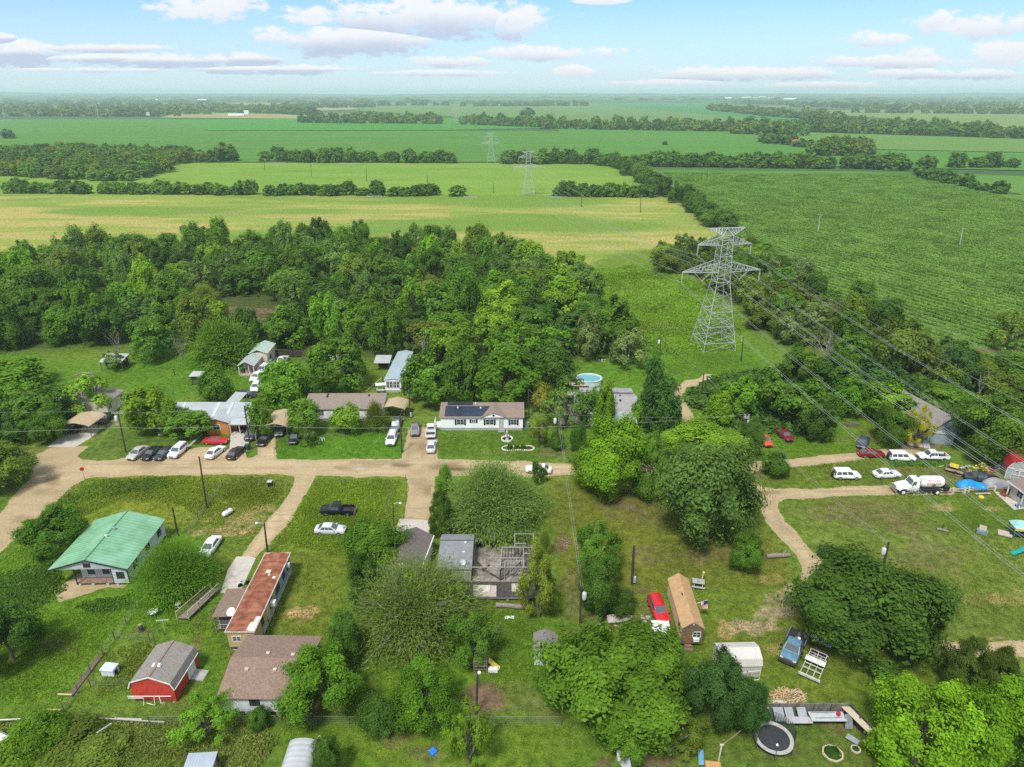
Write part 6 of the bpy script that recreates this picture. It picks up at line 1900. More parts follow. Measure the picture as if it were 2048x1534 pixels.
 # -- beige gambrel shed
 bm = M('beige_tin', (.56, .52, .45), .5, .1, .07, .8, ribs=('X', .25, .015))
 t = thing('metal_shed', 'beige metal barn shed with gambrel roof beside the blue-green tree', 'shed', (26.2, 60.6, 0), R(2))
 MB().prism([(-1.5, 0), (1.5, 0), (1.5, 1.75), (1.25, 2.45), (0, 2.95), (-1.25, 2.45), (-1.5, 1.75)], -2.3, 2.3, axis='x').build('wall', bm, t)
 roof_sheet([(-1.62, 1.72), (-1.3, 2.52), (0, 3.02), (1.3, 2.52), (1.62, 1.72)], -2.4, 2.4, .06, 'x').build('roof', M('beige_roof', (.60, .57, .51), .45, .1, .07, .8, ribs=('X', .25, .015)), t)
 MB().b(2.3, 2.36, -1.5, 1.5, 0, 1.7).build('corner_trim', tw, t)
 MB().bar((-2.35, -1.4, 0), (-2.45, -1.4, 3.2), .06).build('post', pale, t)
 t = thing('chicken_panel', 'white framed wire gate leaning in front of the beige metal shed', 'gate', (27.3, 58.5, 0), R(8))
 f = MB()
 for a, b in (((-1, 0, .1), (-1, 0, 1.5)), ((1, 0, .1), (1, 0, 1.5)), ((-1, 0, 1.5), (1, 0, 1.5)), ((-1, 0, .1), (1, 0, .1)), ((0, 0, .1), (0, 0, 1.5))):
  f.bar(a, b, .05)
 f.build('frame', tw, t)
 # -- curved grey shed at the bottom
 t = thing('metal_shed', 'round-topped grey metal shed at the bottom edge beside a dark bush', 'shed', (-21.0, 46.9, 0), R(1))
 gmt = M('grey_tin', (.42, .445, .455), .45, .2, .08, .6, ribs=('Y', .6, .012))
 arc = [(1.5 * math.cos(a), 1.5 + .75 * math.sin(a)) for a in (0, .5, .95, 1.35, 1.79, 2.19, 2.64, math.pi)]
 MB().prism([(1.45, 0)] + [(x * .96, z - .05) for x, z in arc] + [(-1.45, 0)], -2.2, 2.2).build('wall', gmt, t)
 roof_sheet([(1.55, 1.3)] + [(x, z + .02) for x, z in arc] + [(-1.55, 1.3)], -2.3, 2.3, .05).build('roof', M('grey_tin_roof', (.50, .52, .53), .42, .2, .07, .5, ribs=('Y', .6, .012)), t, smooth=40)
 MB().b(-1.9, -1.6, -2.4, -1.8, 0, 1.6).build('side_box', M('rust_brown', (.2, .1, .06), .8), t)
 A = P(640, 1492, .6)
 t = thing('ladder_frame', 'white metal gate frame leaning on the round-topped grey shed', 'gate', (A.x, A.y, 0), R(70))
 f = MB()
 for k in range(6):
  f.bar((-.6 + k * .24, 0, .05), (-.6 + k * .24, .35, 1.3), .03)
 f.bar((-.6, 0, .05), (.6, 0, .05), .04).bar((-.6, .35, 1.3), (.6, .35, 1.3), .04).bar((-.6, .17, .7), (.6, .17, .7), .04)
 f.build('frame', tw, t)
 # -- blue-grey lean-to at the bottom edge
 A = P(402, 1524, 2.0)
 t = thing('lean_to', 'low lean-to with pale blue metal sheets at the bottom edge', 'lean-to', (A.x, A.y - .3, 0), R(4))
 bt = M('blue_tin', (.38, .44, .50), .5, .2, .1, .6, ribs=('X', .3, .015))
 roof_sheet([(-1.4, 1.75), (1.3, 2.1)], -1.5, 1.3, .05, 'x').build('roof', bt, t)
 MB().b(-1.3, 1.1, -1.1, 1.1, 0, 1.7).build('wall', wood, t)
 # -- small pale shed
 A = P(1091, 1283, 2.3)
 t = house('shed', 'small pale green shed with mossy grey roof under the huge spreading tree', 'shed', A.x, A.y, R(-3), 2.9, 3.2, 2.1, 2.8, M('mint_wall', (.52, .60, .52), .8, 0, .12), shingle('moss_roof', (.20, .18, .17), stain=(.13, .12, .10)), 'y', .15)
 door(t, 'f', 2.6, 2.9, .3, .05, .75, 1.8, M('door_white', (.66, .66, .64), .6))
 # -- far left house
 FR_, BR_ = P(215, 806, 2.9), P(248, 781, 2.9)
 hw = 12.5
 t = house('house', 'cream house with grey roof under the yellow-green tree at far left', 'house', FR_.x - hw / 2, (FR_.y + BR_.y) / 2, 0, hw, BR_.y - FR_.y + .6, 2.9, 4.4, cream, shingle('grey_shingle_b', (.22, .20, .175), stain=(.15, .14, .11)), 'y', .3)
 Lh = BR_.y - FR_.y
 window(t, 'r', hw - .6, Lh, 2.2, 1.2, 1.1, 1.2)
 window(t, 'r', hw - .6, Lh, -2.2, 1.2, 1.1, 1.2)
 window(t, 'f', hw - .6, Lh, -3.6, 1.2, 1.4, 1.1)
 MB().b(-6.0, -2.2, -Lh / 2 - 2.2, -Lh / 2, 0, .25).build('porch', pier, t)
 roof_sheet([(-Lh / 2 - 2.4, 2.5), (-Lh / 2 + .2, 3.1)], -6.2, -2.0, .08, 'x').build('porch_roof', shingle('grey_shingle_b', (.22, .20, .175)), t)
 for x in (-6.0, -2.2):
  MB().b(x - .06, x + .06, -Lh / 2 - 2.2, -Lh / 2 - 2.08, .25, 2.5).build('post', tw, t)
 # -- carports
 def carport(pts, z, zr, label, tailpts=None):
  cx, cy, rz, W, L = rect_px(pts, z)
  t = thing('carport', label, 'carport', (cx, cy, 0), rz)
  roof_sheet([(-W / 2, z - .05), (-W * .42, z + (zr - z) * .35), (0, zr), (W * .42, z + (zr - z) * .35), (W / 2, z - .05)], -L / 2, L / 2, .07).build('roof', tan_tin, t)
  for sx in (-1, 1):
   for y in (-L / 2 + .3, 0, L / 2 - .3):
    MB().b(sx * (W / 2 - .2) - .05, sx * (W / 2 - .2) + .05, y - .05, y + .05, 0, z).build('post', M('post_brown', (.14, .11, .09), .7), t)
  return t
 carport([(124, 849), (178, 854), (209, 829), (158, 826)], 2.5, 3.1, 'far left tan metal carport over a black car')
 carport([(525, 853), (575, 854), (592, 824), (546, 823)], 2.6, 3.3, 'tan metal carport just right of the orange house')
 carport([(766, 815), (812, 821), (815, 802), (773, 797)], 2.6, 3.3, 'tan metal carport at the end of the long brown-roofed mobile home')
 # -- orange house
 cx, cy, rz, W, L = rect_px([(338, 836), (497, 834), (508, 804), (350, 806)], 2.9)
 t = house('house', 'orange-walled house under a pale ribbed metal roof', 'house', cx, cy, 0, W, L, 2.9, 4.1, M('orange_wall', (.50, .20, .04), .75, 0, .1), metal, 'x', .35, off=1.2)
 og = M('orange_wall', (.5, .2, .04))
 bx = P(447, 858).x - cx
 MB().prism([(bx - 2.2, 0), (bx + 2.2, 0), (bx + 2.2, 2.75), (bx, 3.5), (bx - 2.2, 2.75)], -L / 2 - 1.6, -L / 2 + 1).build('front_bay', og, t)
 roof_sheet([(bx - 2.6, 2.72), (bx, 3.62), (bx + 2.6, 2.72)], -L / 2 - 2.0, -L / 2 + 3.0, .08).build('bay_roof', metal, t)
 for dx in (-1.1, .55):
  g = MB().b(bx - .9 + dx * 0, bx + .5, -L / 2 - 1.65, -L / 2 - 1.6, 1.1, 2.1).build('window', M('window_glass', (.035, .045, .055), .12), t) if dx < 0 else None
 fr = MB()
 for x0, x1, z0, z1 in ((bx - 1.02, bx - .9, 1.0, 2.2), (bx + .5, bx + .62, 1.0, 2.2), (bx - .9, bx + .5, 1.0, 1.1), (bx - .9, bx + .5, 2.1, 2.2), (bx - .23, bx - .15, 1.1, 2.1)):
  fr.b(x0, x1, -L / 2 - 1.68, -L / 2 - 1.6, z0, z1)
 fr.build('window_frame', tw, t)
 x0, x1 = bx + 2.5, bx + 6.4
 roof_sheet([(-L / 2 - 2.2, 2.5), (-L / 2 + 1.0, 2.95)], x0, x1, .08, 'x').build('carport_roof', M('galvanised_pale', (.50, .54, .52), .45, .3, .1, .7, ribs=('X', .45, .02)), t)
 for x in (x0 + .15, (x0 + x1) / 2, x1 - .15):
  MB().b(x - .05, x + .05, -L / 2 - 2.05, -L / 2 - 1.95, 0, 2.5).build('post', tw, t)
 mr = next(o for o in kids(t) if o.name.startswith('roof'))
 for xx in (-5.4, bx - 1.5, bx + 1.2, bx + 5.0):
  MB().bar((xx, -L / 2 + .1, 2.97), (xx, 1.0, 4.12), .5, .04).build('roof_panel', M('bright_tin', (.66, .70, .70), .35, .3), mr)
 cx2, cy2, rz2, W2, L2 = rect_px([(458, 806), (484, 803), (488, 784), (464, 785)], 2.9)
 roof_sheet([(cx2 - cx - W2 / 2, 3.0), (cx2 - cx + W2 / 2, 2.8)], cy2 - cy - L2 / 2 - 1, cy2 - cy + L2 / 2, .08).build('rear_roof', M('galvanised_pale', (.5, .54, .52)), t)
 for dx in (-1, 1):
  MB().b(cx2 - cx + dx * (W2 / 2 - .2) - .06, cx2 - cx + dx * (W2 / 2 - .2) + .06, cy2 - cy + L2 / 2 - .3, cy2 - cy + L2 / 2 - .18, 0, 2.75).build('post', tw, t)
 # -- long brown-roofed mobile home
 t = house('mobile_home', 'long white mobile home with grey-brown shingle roof between two tan carports', 'mobile home', -34.4, 129.3, R(.3), 16.4, 7.6, 2.8, 4.0, white, shingle('taupe_shingle', (.235, .195, .160), stain=(.19, .155, .125)), 'x', .3, .5, base=M('skirt_grey', (.36, .36, .35), .8), off=1.5)
 roof = next(o for o in kids(t) if o.name.startswith('roof'))
 for x, y in ((-4, 1.0), (-4, .2), (1.5, 1.8), (4.6, .6)):
  MB().b(x - .15, x + .15, y - .15, y + .15, 3.55, 4.1).build('roof_vent', dark, roof)
 for x in (-4.6, -1.5, 2.0, 5.4):
  window(t, 'f', 15.8, 7, x, 1.3, 1.1, 1.1)
 door(t, 'f', 15.8, 7, -3.1, .5, .9, 2.0, M('door_white', (.66, .66, .64), .6))
 # -- blue-roofed trailer and its lean-to
 t = house('mobile_home', 'narrow trailer with pale blue metal roof among the trees', 'mobile home', -26.5, 149.4, R(-1), 3.9, 18.2, 3.0, 3.35, white, M('pale_blue_roof', (.38, .47, .52), .45, .2, .08, .5, ribs=('X', .5, .015)), 'y', .15, .5)
 MB().b(-1.8, 1.8, -9.0, 9.0, 0, .5).build('skirting', M('skirt_grey', (.36, .36, .35), .8), t)
 for x in (-1.15, -.4, .4, 1.15):
  window(t, 'f', 3.6, 17.9, x, 1.1, .58, 1.5)
 for y in (-6, -2, 3):
  window(t, 'l', 3.6, 17.9, y, 1.4, 1.0, 1.0)
 cx, cy, rz, W, L = rect_px([(749, 724), (781, 725), (782, 713), (751, 713)], 2.4)
 t = thing('lean_to', 'open lean-to with sagging pale roof left of the blue-roofed trailer', 'lean-to', (cx, cy, 0), 0)
 roof_sheet([(-L / 2, 2.2), (L / 2, 2.8)], -W / 2, W / 2, .06, 'x').build('roof', M('galvanised_pale', (.5, .54, .52)), t)
 for x in (-1, 1):
  for y in (-1, 1):
   MB().b(x * (W / 2 - .2) - .06, x * (W / 2 - .2) + .06, y * (L / 2 - .3) - .06, y * (L / 2 - .3) + .06, 0, 2.3).build('post', wood, t)
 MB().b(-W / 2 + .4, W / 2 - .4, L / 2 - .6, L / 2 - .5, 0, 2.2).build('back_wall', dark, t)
 # -- white house with solar panels
 W, L = 16.9, 7.2
 t = house('mobile_home', 'white double-wide home with brown roof and solar panels behind the lawn', 'mobile home', -6.0, 124.8, 0, W, L, 3.0, 3.95, white, shingle('mocha_shingle', (.235, .180, .145), stain=(.19, .145, .115)), 'x', .3, .55, base=M('skirt_grey', (.36, .36, .35), .8), off=1.6)
 roof = next(o for o in kids(t) if o.name.startswith('roof'))
 gx = P(987, 838, 3.0).x + 6.0
 MB().prism([(gx - 2.5, 3.02), (gx + 2.5, 3.02), (gx, 3.98)], -L / 2 + .02, -L / 2 + .25).build('gable_wall', white, t)
 roof_sheet([(gx - 2.75, 2.98), (gx, 4.08), (gx + 2.75, 2.98)], -L / 2 - .1, 1.2, .08).build('gable_roof', shingle('mocha_shingle', (.235, .18, .145)), t)
 MB().lathe([(.02, -.02), (.24, -.02), (.24, .03), (.02, .03)], (gx, -L / 2, 3.45), 12, axis='y').build('gable_vent', blackt, t)
 sol = M('solar_cell', (.030, .045, .075), .25, .3, .2, .6, spec=.7)
 slope = (3.95 - 3.0) / (L / 2 + 1.6)
 zf = lambda y: 3.0 + (y + L / 2) * slope
 xs0 = P(889, 830, 3.3).x + 6.0
 for r_ in range(2):
  for k in range(8 + r_):
   x = xs0 + k * 1.03
   y = -L / 2 + .35 + r_ * 1.72
   pn = MB().sheet([(x, y, zf(y) + .12), (x + .99, y, zf(y) + .12), (x + .99, y + 1.65, zf(y + 1.65) + .12), (x, y + 1.65, zf(y + 1.65) + .12)], .05).build('solar_panel', sol, t)
 for k in range(5):
  x = xs0 + .3 + k * 1.03
  MB().sheet([(x, .5, zf(.5) + .1), (x + .99, .5, zf(.5) + .1), (x + .99, 1.4, zf(1.4) + .1), (x, 1.4, zf(1.4) + .1)], .05).build('solar_panel', sol, t)
 for x, y in ((-4.9, -.5), (-.3, -.6), (-1.4, 1.0)):
  MB().b(x - .14, x + .14, y - .14, y + .14, zf(y), zf(y) + .3).build('roof_vent', tw, roof)
 shut = M('shutter_black', (.03, .032, .035), .7)
 for px, w in ((919, 1.35), (946, .7), (978.5, 1.5), (1027, 1.15)):
  x = P(px, 846, 1.7).x * .985 + 6.0
  window(t, 'f', W - .6, L - .6, x, 1.35 if w > 1 else 1.75, w, 1.05 if w > 1 else .6)
  for s in (-1, 1):
   xx = x + s * (w / 2 + .26)
   MB().b(xx - .17, xx + .17, -L / 2 + .22, -L / 2 + .3, 1.25 if w > 1 else 1.7, 2.45).build('shutter', shut, t)
 dx = P(1002, 850, 1.5).x * .985 + 6.0
 door(t, 'f', W - .6, L - .6, dx, .6, .95, 2.05, M('door_grey', (.45, .44, .42), .6))
 st = MB()
 for k in range(3):
  st.b(dx - .7, dx + .7, -L / 2 + .3 - .3 * (k + 1), -L / 2 + .3 - .3 * k, 0, .55 - .17 * k)
 st.build('step', M('step_grey', (.3, .3, .29), .9), t)
 MB().b(-W / 2 - 1.1, -W / 2 + .25, -L / 2 + .6, -L / 2 + 3.2, .45, .6).build('side_deck', tw, t)
 rl = MB()
 for a, b in (((-W / 2 - 1.05, -L / 2 + .65), (-W / 2 - 1.05, -L / 2 + 3.1)), ((-W / 2 - 1.05, -L / 2 + .65), (-W / 2 + .1, -L / 2 + .65))):
  rl.bar((*a, 1.5), (*b, 1.5), .08).bar((*a, 1.05), (*b, 1.05), .06)
  for q in (a, b):
   rl.bar((*q, 0), (*q, 1.55), .1)
 rl.build('deck_rail', tw, t)
 o = MB().b(W / 2 + .2, W / 2 + .9, -L / 2 + 1, -L / 2 + 1.9, .1, 1.3).build('air_conditioner', M('grey_steel', (.3, .31, .32), .5, .5), t)
 # -- grey-roofed house with porch
 cx, cy = P(1196, 812, 3).x, P(1196, 805, 3).y
 gr = shingle('pale_grey_shingle', (.30, .295, .285), stain=(.20, .195, .19))
 t = house('house', 'low house with broad pale grey roof and a front porch behind thin trees', 'house', cx, cy, R(-2), 16.5, 11, 2.9, 4.2, cream, gr, 'x', .4, .3, off=.6)
 roof = next(o for o in kids(t) if o.name.startswith('roof'))
 MB().b(-3.0, 7.6, 4.4, 8.0, 0, 2.7).build('rear_wing', cream, t)
 roof_sheet([(4.0, 3.6), (6.3, 3.5), (8.3, 2.8)], -3.3, 7.9, .09, 'x').build('rear_roof', M('striped_roof', (.27, .275, .285), .8, 0, .25, 1.2), t)
 for x, y in ((4.6, -1.0), (4.8, 1.1)):
  MB().b(x - .18, x + .18, y - .18, y + .18, 3.85, 4.2).build('roof_vent', dark, roof)
 px_ = P(1237, 835, 0).x - cx
 pr = [(px_ - 2.8, 2.5), (px_, 3.3), (px_ + 2.8, 2.5)]
 roof_sheet(pr, -8.6, -4.6, .08).build('porch_roof', M('galvanised_pale', (.5, .54, .52)), t)
 MB().prism([(px_ - 2.5, 2.52), (px_ + 2.5, 2.52), (px_, 3.2)], -8.4, -8.3).build('porch_gable', M('olive_gable', (.36, .36, .15), .8), t)
 MB().b(px_ - 2.5, px_ + 2.5, -8.4, -5.1, .3, .45).build('porch_deck', M('red_wood', (.30, .15, .09), .85), t)
 for x in (-2.4, -.8, .8, 2.4):
  MB().b(px_ + x - .05, px_ + x + .05, -8.4, -8.3, .45, 2.5).build('post', blackt, t)
 MB().b(px_ - 2.4, px_ + 2.4, -8.36, -8.3, 1.15, 1.25).b(px_ - 2.4, px_ + 2.4, -8.36, -8.3, .5, .58).build('rail', tw, t)
 for x in (-6, -3):
  window(t, 'f', 15.7, 10.2, x, 1.2, 1.3, 1.1)
 # pool with deck behind it
 A = P(1178, 756, 1.2)
 t = thing('swimming_pool', 'round above-ground pool with pale turquoise water behind the grey roof', 'pool', (A.x, A.y, 0))
 MB().lathe([(2.75, 0), (2.75, 1.22), (2.9, 1.25), (2.9, 1.3), (2.6, 1.3), (2.6, 1.0)], (0, 0, 0), 32, 1.05, .95).build('pool_wall', M('pool_wall', (.62, .70, .72), .5), t, smooth=40)
 MB().lathe([(.02, 1.1), (2.62, 1.1), (2.62, 1.12), (.02, 1.12)], (0, 0, 0), 32, 1.05, .95).build('water', M('pool_water', (.17, .42, .47), .06, 0, .12, 1.2, spec=.6), t)
 t = thing('pool_deck', 'raised wooden deck with rails and pump at the turquoise pool', 'deck', (A.x - 3.2, A.y - 2.6, 0))
 MB().b(-2.6, 2.8, -1.4, 1.0, .85, 1.0).build('deck', M('deck_tan', (.42, .33, .25), .85, 0, .2, 2), t)
 MB().b(-2.3, 2.5, -1.2, .8, 0, .85).build('frame', dark, t)
 rl = MB()
 for x in (.4, 1.6):
  rl.bar((x, -.9, 1.0), (x, -.9, 2.4), .12)
 rl.bar((.4, -.9, 2.35), (1.6, -.9, 2.35), .12).build('ladder_rail', blackt, t)
 # -- little cream house
 cx, cy, rz, W, L = rect_px([(472, 733), (507, 732), (516, 722), (484, 722)], 2.6)
 t = house('house', 'little cream house with open porch full of clutter by the woods', 'house', cx, cy + 1.5, R(2), W + .2, L + 3, 2.6, 3.7, cream, M('galvanised_pale', (.5, .54, .52)), 'y', .2, walls=False)
 hl = (L + 3) / 2
 for x in (-W / 2 + .25, 0.6, W / 2 - .25):
  MB().b(x - .07, x + .07, -hl + .2, -hl + .34, 0, 2.6).build('post', tw, t)
 MB().b(-W / 2 + .2, W / 2 - .2, -hl + .2, hl, 0, .3).build('porch_deck', M('deck_tan', (.42, .33, .25), .85), t)
 MB().b(-W / 2 + .3, W / 2 - .3, 0.2, hl, .3, 2.7).build('wall', cream, t)
 rs = random.Random(8)
 for k in range(7):
  x = rs.uniform(-W / 2 + .6, W / 2 - .6)
  o = MB().b(x - .3, x + .3, -hl + 1.0 + rs.random(), -hl + 1.7 + rs.random(), .3, rs.uniform(.7, 1.4)).build('porch_clutter', M('clutter%d' % (k % 3), [(.22, .14, .10), (.12, .13, .15), (.30, .24, .18)][k % 3], .8), t)
 MB().b(-.6, W / 2 + 1.2, hl, hl + 6.5, 0, 3.6).build('rear_wall', cream, t)
 roof_sheet([(-1.2, 3.4), (W / 2 - 1.0, 4.4), (W / 2 + 1.6, 3.5)], hl - .3, hl + 6.9, .09).build('rear_roof', M('mint_tin', (.40, .50, .43), .5, .1, .08), t)
 MB().b(W / 2 + 1.2, W / 2 + 1.26, hl + 2, hl + 3.2, 1.2, 2.2).build('window', M('window_glass', (.035, .045, .055), .12), t)
 MB().hexa([(W / 2 - .9, -hl - 1.2, 0), (W / 2 - .2, -hl - 1.2, 0), (W / 2 - .2, -hl + .3, .1), (W / 2 - .9, -hl + .3, .1), (W / 2 - .9, -hl - 1.2, .06), (W / 2 - .2, -hl - 1.2, .06), (W / 2 - .2, -hl + .3, .32), (W / 2 - .9, -hl + .3, .32)]).build('ramp', M('pink_board', (.5, .38, .3), .8), t)
 # hidden cream house behind the big dark green tree
 A = P(640, 742, 1.5)
 t = house('house', 'cream-sided house almost hidden behind the big dark green tree', 'house', A.x + 3, A.y + 4, 0, 9, 7, 3.0, 4.2, cream, shingle('grey_shingle_b', (.22, .2, .175)), 'x', .3)
 window(t, 'f', 8.4, 6.4, -2.5, 1.2, 1.1, 1.1)
 # back garden shed and lean-to
 cx, cy, rz, W, L = rect_px([(379, 752), (404, 752), (408, 744), (384, 744)], 2.4)
 t = thing('open_shed', 'small open shed with flat pale roof on the back lawn', 'shed', (cx, cy, 0), 0)
 roof_sheet([(-L / 2, 2.3), (L / 2, 2.6)], -W / 2, W / 2, .07, 'x').build('roof', M('galvanised_pale', (.5, .54, .52)), t)
 MB().b(-W / 2 + .3, W / 2 - .3, -L / 2 + .5, L / 2 - .2, 0, 2.1).build('wall', M('dark_board', (.07, .075, .06), .9), t)
 for x in (-1, 1):
  MB().b(x * (W / 2 - .15) - .06, x * (W / 2 - .15) + .06, -L / 2 + .1, -L / 2 + .22, 0, 2.32).build('post', wood, t)
 cx, cy, rz, W, L = rect_px([(196, 722), (243, 722), (260, 709), (213, 711)], 2.6)
 t = thing('lean_to', 'open lean-to with pale metal roof beside the leaning thin tree', 'lean-to', (cx, cy, 0), 0)
 roof_sheet([(-L / 2, 2.3), (L / 2, 3.0)], -W / 2, W / 2, .07, 'x').build('roof', M('galvanised_pale', (.5, .54, .52)), t)
 for x in (-1, 0, 1):
  for y in (-1, 1):
   MB().b(x * (W / 2 - .2) - .07, x * (W / 2 - .2) + .07, y * (L / 2 - .3) - .07, y * (L / 2 - .3) + .07, 0, 2.4).build('post', wood, t)
 MB().b(-W / 2 + .6, W / 2 - .4, L / 2 - .5, L / 2 - .4, 0, 2.4).build('back_wall', M('rust_dark_wall', (.10, .065, .05), .9), t)
 # -- big grey roof at the right
 zr_, ze_ = 5.2, 3.0
 a, b = P(1808, 780, zr_), P(1909, 834, zr_)
 e = P(1873, 862, ze_)
 d = Vector((b.x - a.x, b.y - a.y, 0)).normalized()
 nrm = Vector((d.y, -d.x, 0))
 wd = abs((e - b).dot(nrm))
 c = (a + b) / 2
 rz = math.atan2(d.y, d.x) - math.pi / 2
 Lh = (Vector((a.x, a.y)) - Vector((b.x, b.y))).length
 t = house('house', 'house with a long dark grey weathered roof behind the yellow tree', 'house', c.x, c.y, rz, wd * 2, Lh, ze_, zr_, M('blue_grey_wall', (.26, .31, .36), .8, 0, .15), shingle('weathered_shingle', (.215, .20, .185), stain=(.23, .215, .195)), 'y', .3)
 window(t, 'b', wd * 2 - .6, Lh - .6, 0, 1.2, 1.1, 1.1)
 # metal shed beside it
 A = P(1884, 884, .5)
 t = thing('metal_shed', 'blue-grey corrugated metal shed under the large dark tree at right', 'shed', (A.x, A.y + 1.6, 0), R(-14))
 MB().b(-2.2, 2.2, -1.6, 1.6, 0, 2.3).build('wall', M('blue_corrugated', (.34, .42, .47), .5, .2, .15, .8, ribs=('X', .3, .02), stain=(.30, .17, .09), stain_at=(.62, .8)), t)
 roof_sheet([(-1.75, 2.3), (1.75, 2.55)], -2.35, 2.35, .06, 'x').build('roof', M('galvanised_pale', (.5, .54, .52)), t)
 t = thing('wood_platform', 'pale wooden ramp and platform in front of the long grey roof', 'platform', tuple(P(1829, 888)), R(-20))
 MB().b(-1.5, 1.3, -1.2, 1.0, .05, .22).build('deck', M('deck_tan', (.42, .33, .25), .85), t)
 MB().hexa([(1.4, -1.2, 0), (2.5, -1.2, 0), (2.5, 1.4, .1), (1.4, 1.4, .1), (1.4, -1.2, .08), (2.5, -1.2, .08), (2.5, 1.4, .5), (1.4, 1.4, .5)]).build('ramp', M('grey_boards', (.36, .36, .36), .9), t)
 # -- red-roofed barn shed and brown house at the right edge
 A = P(2031, 960, 0)
 t = thing('barn_shed', 'grey barn shed with white trim and a red metal roof at the right edge', 'shed', (A.x + 1.2, A.y + 2.2, 0), R(-24))
 MB().prism([(-1.9, 0), (1.9, 0), (1.9, 2.1), (1.2, 3.2), (0, 3.7), (-1.2, 3.2), (-1.9, 2.1)], -2.5, 2.5).build('wall', M('grey_barn', (.36, .39, .38), .75), t)
 roof_sheet([(-2.05, 2.05), (-1.28, 3.3), (0, 3.82), (1.28, 3.3), (2.05, 2.05)], -2.6, 2.6, .08).build('roof', M('red_tin', (.40, .035, .035), .5, .1, .1), t)
 tm = MB()
 for q, w in (((-1.9, 2.1), (-1.2, 3.2)), ((-1.2, 3.2), (0, 3.7)), ((0, 3.7), (1.2, 3.2)), ((1.2, 3.2), (1.9, 2.1)), ((-1.9, 2.1), (1.9, 2.1))):
  tm.bar((q[0], -2.54, q[1]), (w[0], -2.54, w[1]), .06, .1)
 for x in (-1.85, 1.85):
  tm.bar((x, -2.54, 0), (x, -2.54, 2.1), .08, .1)
 tm.build('trim', tw, t)
 dm = MB()
 for x0, x1 in ((-1.1, 0), (0, 1.1)):
  dm.bar((x0 + .04, -2.56, .1), (x0 + .04, -2.56, 1.85), .08, .08).bar((x1 - .04, -2.56, .1), (x1 - .04, -2.56, 1.85), .08, .08).bar((x0, -2.56, 1.85), (x1, -2.56, 1.85), .08, .08).bar((x0, -2.56, .95), (x1, -2.56, .95), .08, .08)
 dm.build('door', tw, t)
 A = P(2017, 963, 2.6)
 B = P(2048, 986, 2.6)
 d = Vector((B.x - A.x, B.y - A.y))
 t = thing('house', 'brown-roofed house cut by the right edge below the red-roofed shed', 'house', (A.x, A.y, 0), math.atan2(d.y, d.x))
 roof_sheet([(0, 2.6), (4.2, 3.9), (8.4, 2.6)], -.2, 13, .1, 'x').build('roof', shingle('mauve_shingle', (.235, .16, .145)), t)
 MB().b(.4, 12.6, .5, 8.0, 0, 2.6).build('wall', M('beige_wall', (.5, .46, .4), .8), t)
 MB().b(-.2, 13, -.08, 0, 2.45, 2.62).build('gutter', tw, t)
 for x in (.3, 3.5, 7):
  MB().b(x - .07, x + .07, .05, .19, 0, 2.5).build('post', tw, t)
 window(t, 'f', 0, -1.0, 2.4, 1, 1.2, 1.1)
 # concrete pads
 def pad(nm, px, z=.05):
  PADS.append(px)
  w = [P(x, y) for x, y in px]
  o = MB().slab([(p.x, p.y) for p in w], -.1, z).build(nm, conc)
  if o.data.polygons[1].normal.z < 0:
   o.data.flip_normals()
  return tag(o, kind='structure')
 pad('concrete_drive', [(96, 894), (150, 895), (182, 876), (212, 849), (176, 850), (130, 866)])
 pad('concrete_drive', [(459, 899), (494, 902), (502, 864), (462, 862)], .06)
 pad('concrete_drive', [(791, 1062), (856, 1080), (862, 1041), (799, 1038)], .055)
 pad('concrete_drive', [(441, 1186), (480, 1186), (512, 1117), (497, 1113), (473, 1114), (456, 1140)], .07)
 pad('concrete_path', [(1988, 984), (1996, 984), (2048, 1012), (2048, 1018), (2028, 1020)], .06)
 pad('concrete_path', [(403, 868), (406, 869), (373, 899), (368, 899)], .06)
 # -- far farm buildings
 def far_house(px, py, w, h, lab, wall, roof, L=10):
  A = P(px, py)
  t = thing('farm_building', lab, 'farm building', (A.x, A.y, 0), 0)
  MB().b(-w / 2, w / 2, -L / 2, L / 2, 0, h).build('wall', wall, t)
  roof_sheet([(-L / 2 - .6, h), (0, h + L * .22), (L / 2 + .6, h)], -w / 2 - .6, w / 2 + .6, .3, 'x').build('roof', roof, t)
 wr = M('far_white', (.75, .77, .78), .6)
 rr = M('far_rust', (.30, .11, .08), .8)
 far_house(308, 231, 26, 5, 'white farmhouse among far trees at upper left', wr, M('far_grey', (.4, .42, .44), .7))
 far_house(318, 227, 22, 6, 'second white farm building behind the far farmhouse', wr, wr)
 far_house(297, 230, 14, 5, 'small white shed left of the far farmhouse', wr, M('far_grey', (.4, .42, .44), .7))
 far_house(473, 232, 44, 4, 'long low white barn in the far dry pasture', wr, wr)
 far_house(494, 229, 12, 9, 'white silo house at the end of the long low barn', wr, wr)
 far_house(1592, 291, 14, 5, 'old farm barn with rusty roof between far trees', rr, rr, 12)
 for i, (px, py, w, h) in enumerate(((1456, 195.5, 60, 14), (1492, 195, 90, 16), (1512, 195.3, 60, 12), (1524, 194.6, 70, 18), (1545, 195.6, 90, 10), (1580, 196, 120, 8), (1677, 194.2, 110, 14), (405, 199, 70, 8), (228, 200, 60, 8), (310, 199, 50, 8))):
  far_house(px, py + 3.5, w, h, ['low white building on the horizon at right', 'long pale block on the horizon at right', 'pale building on the horizon beside the long block', 'tallest pale block on the horizon at right', 'low pale shed row on the horizon at right', 'widest low building on the horizon at right',
      'lone white hall on the horizon further right', 'white building in the far woods at left', 'white roofs in the far woods at far left', 'small white roof in the hazy woods at left'][i], wr, wr, 30)
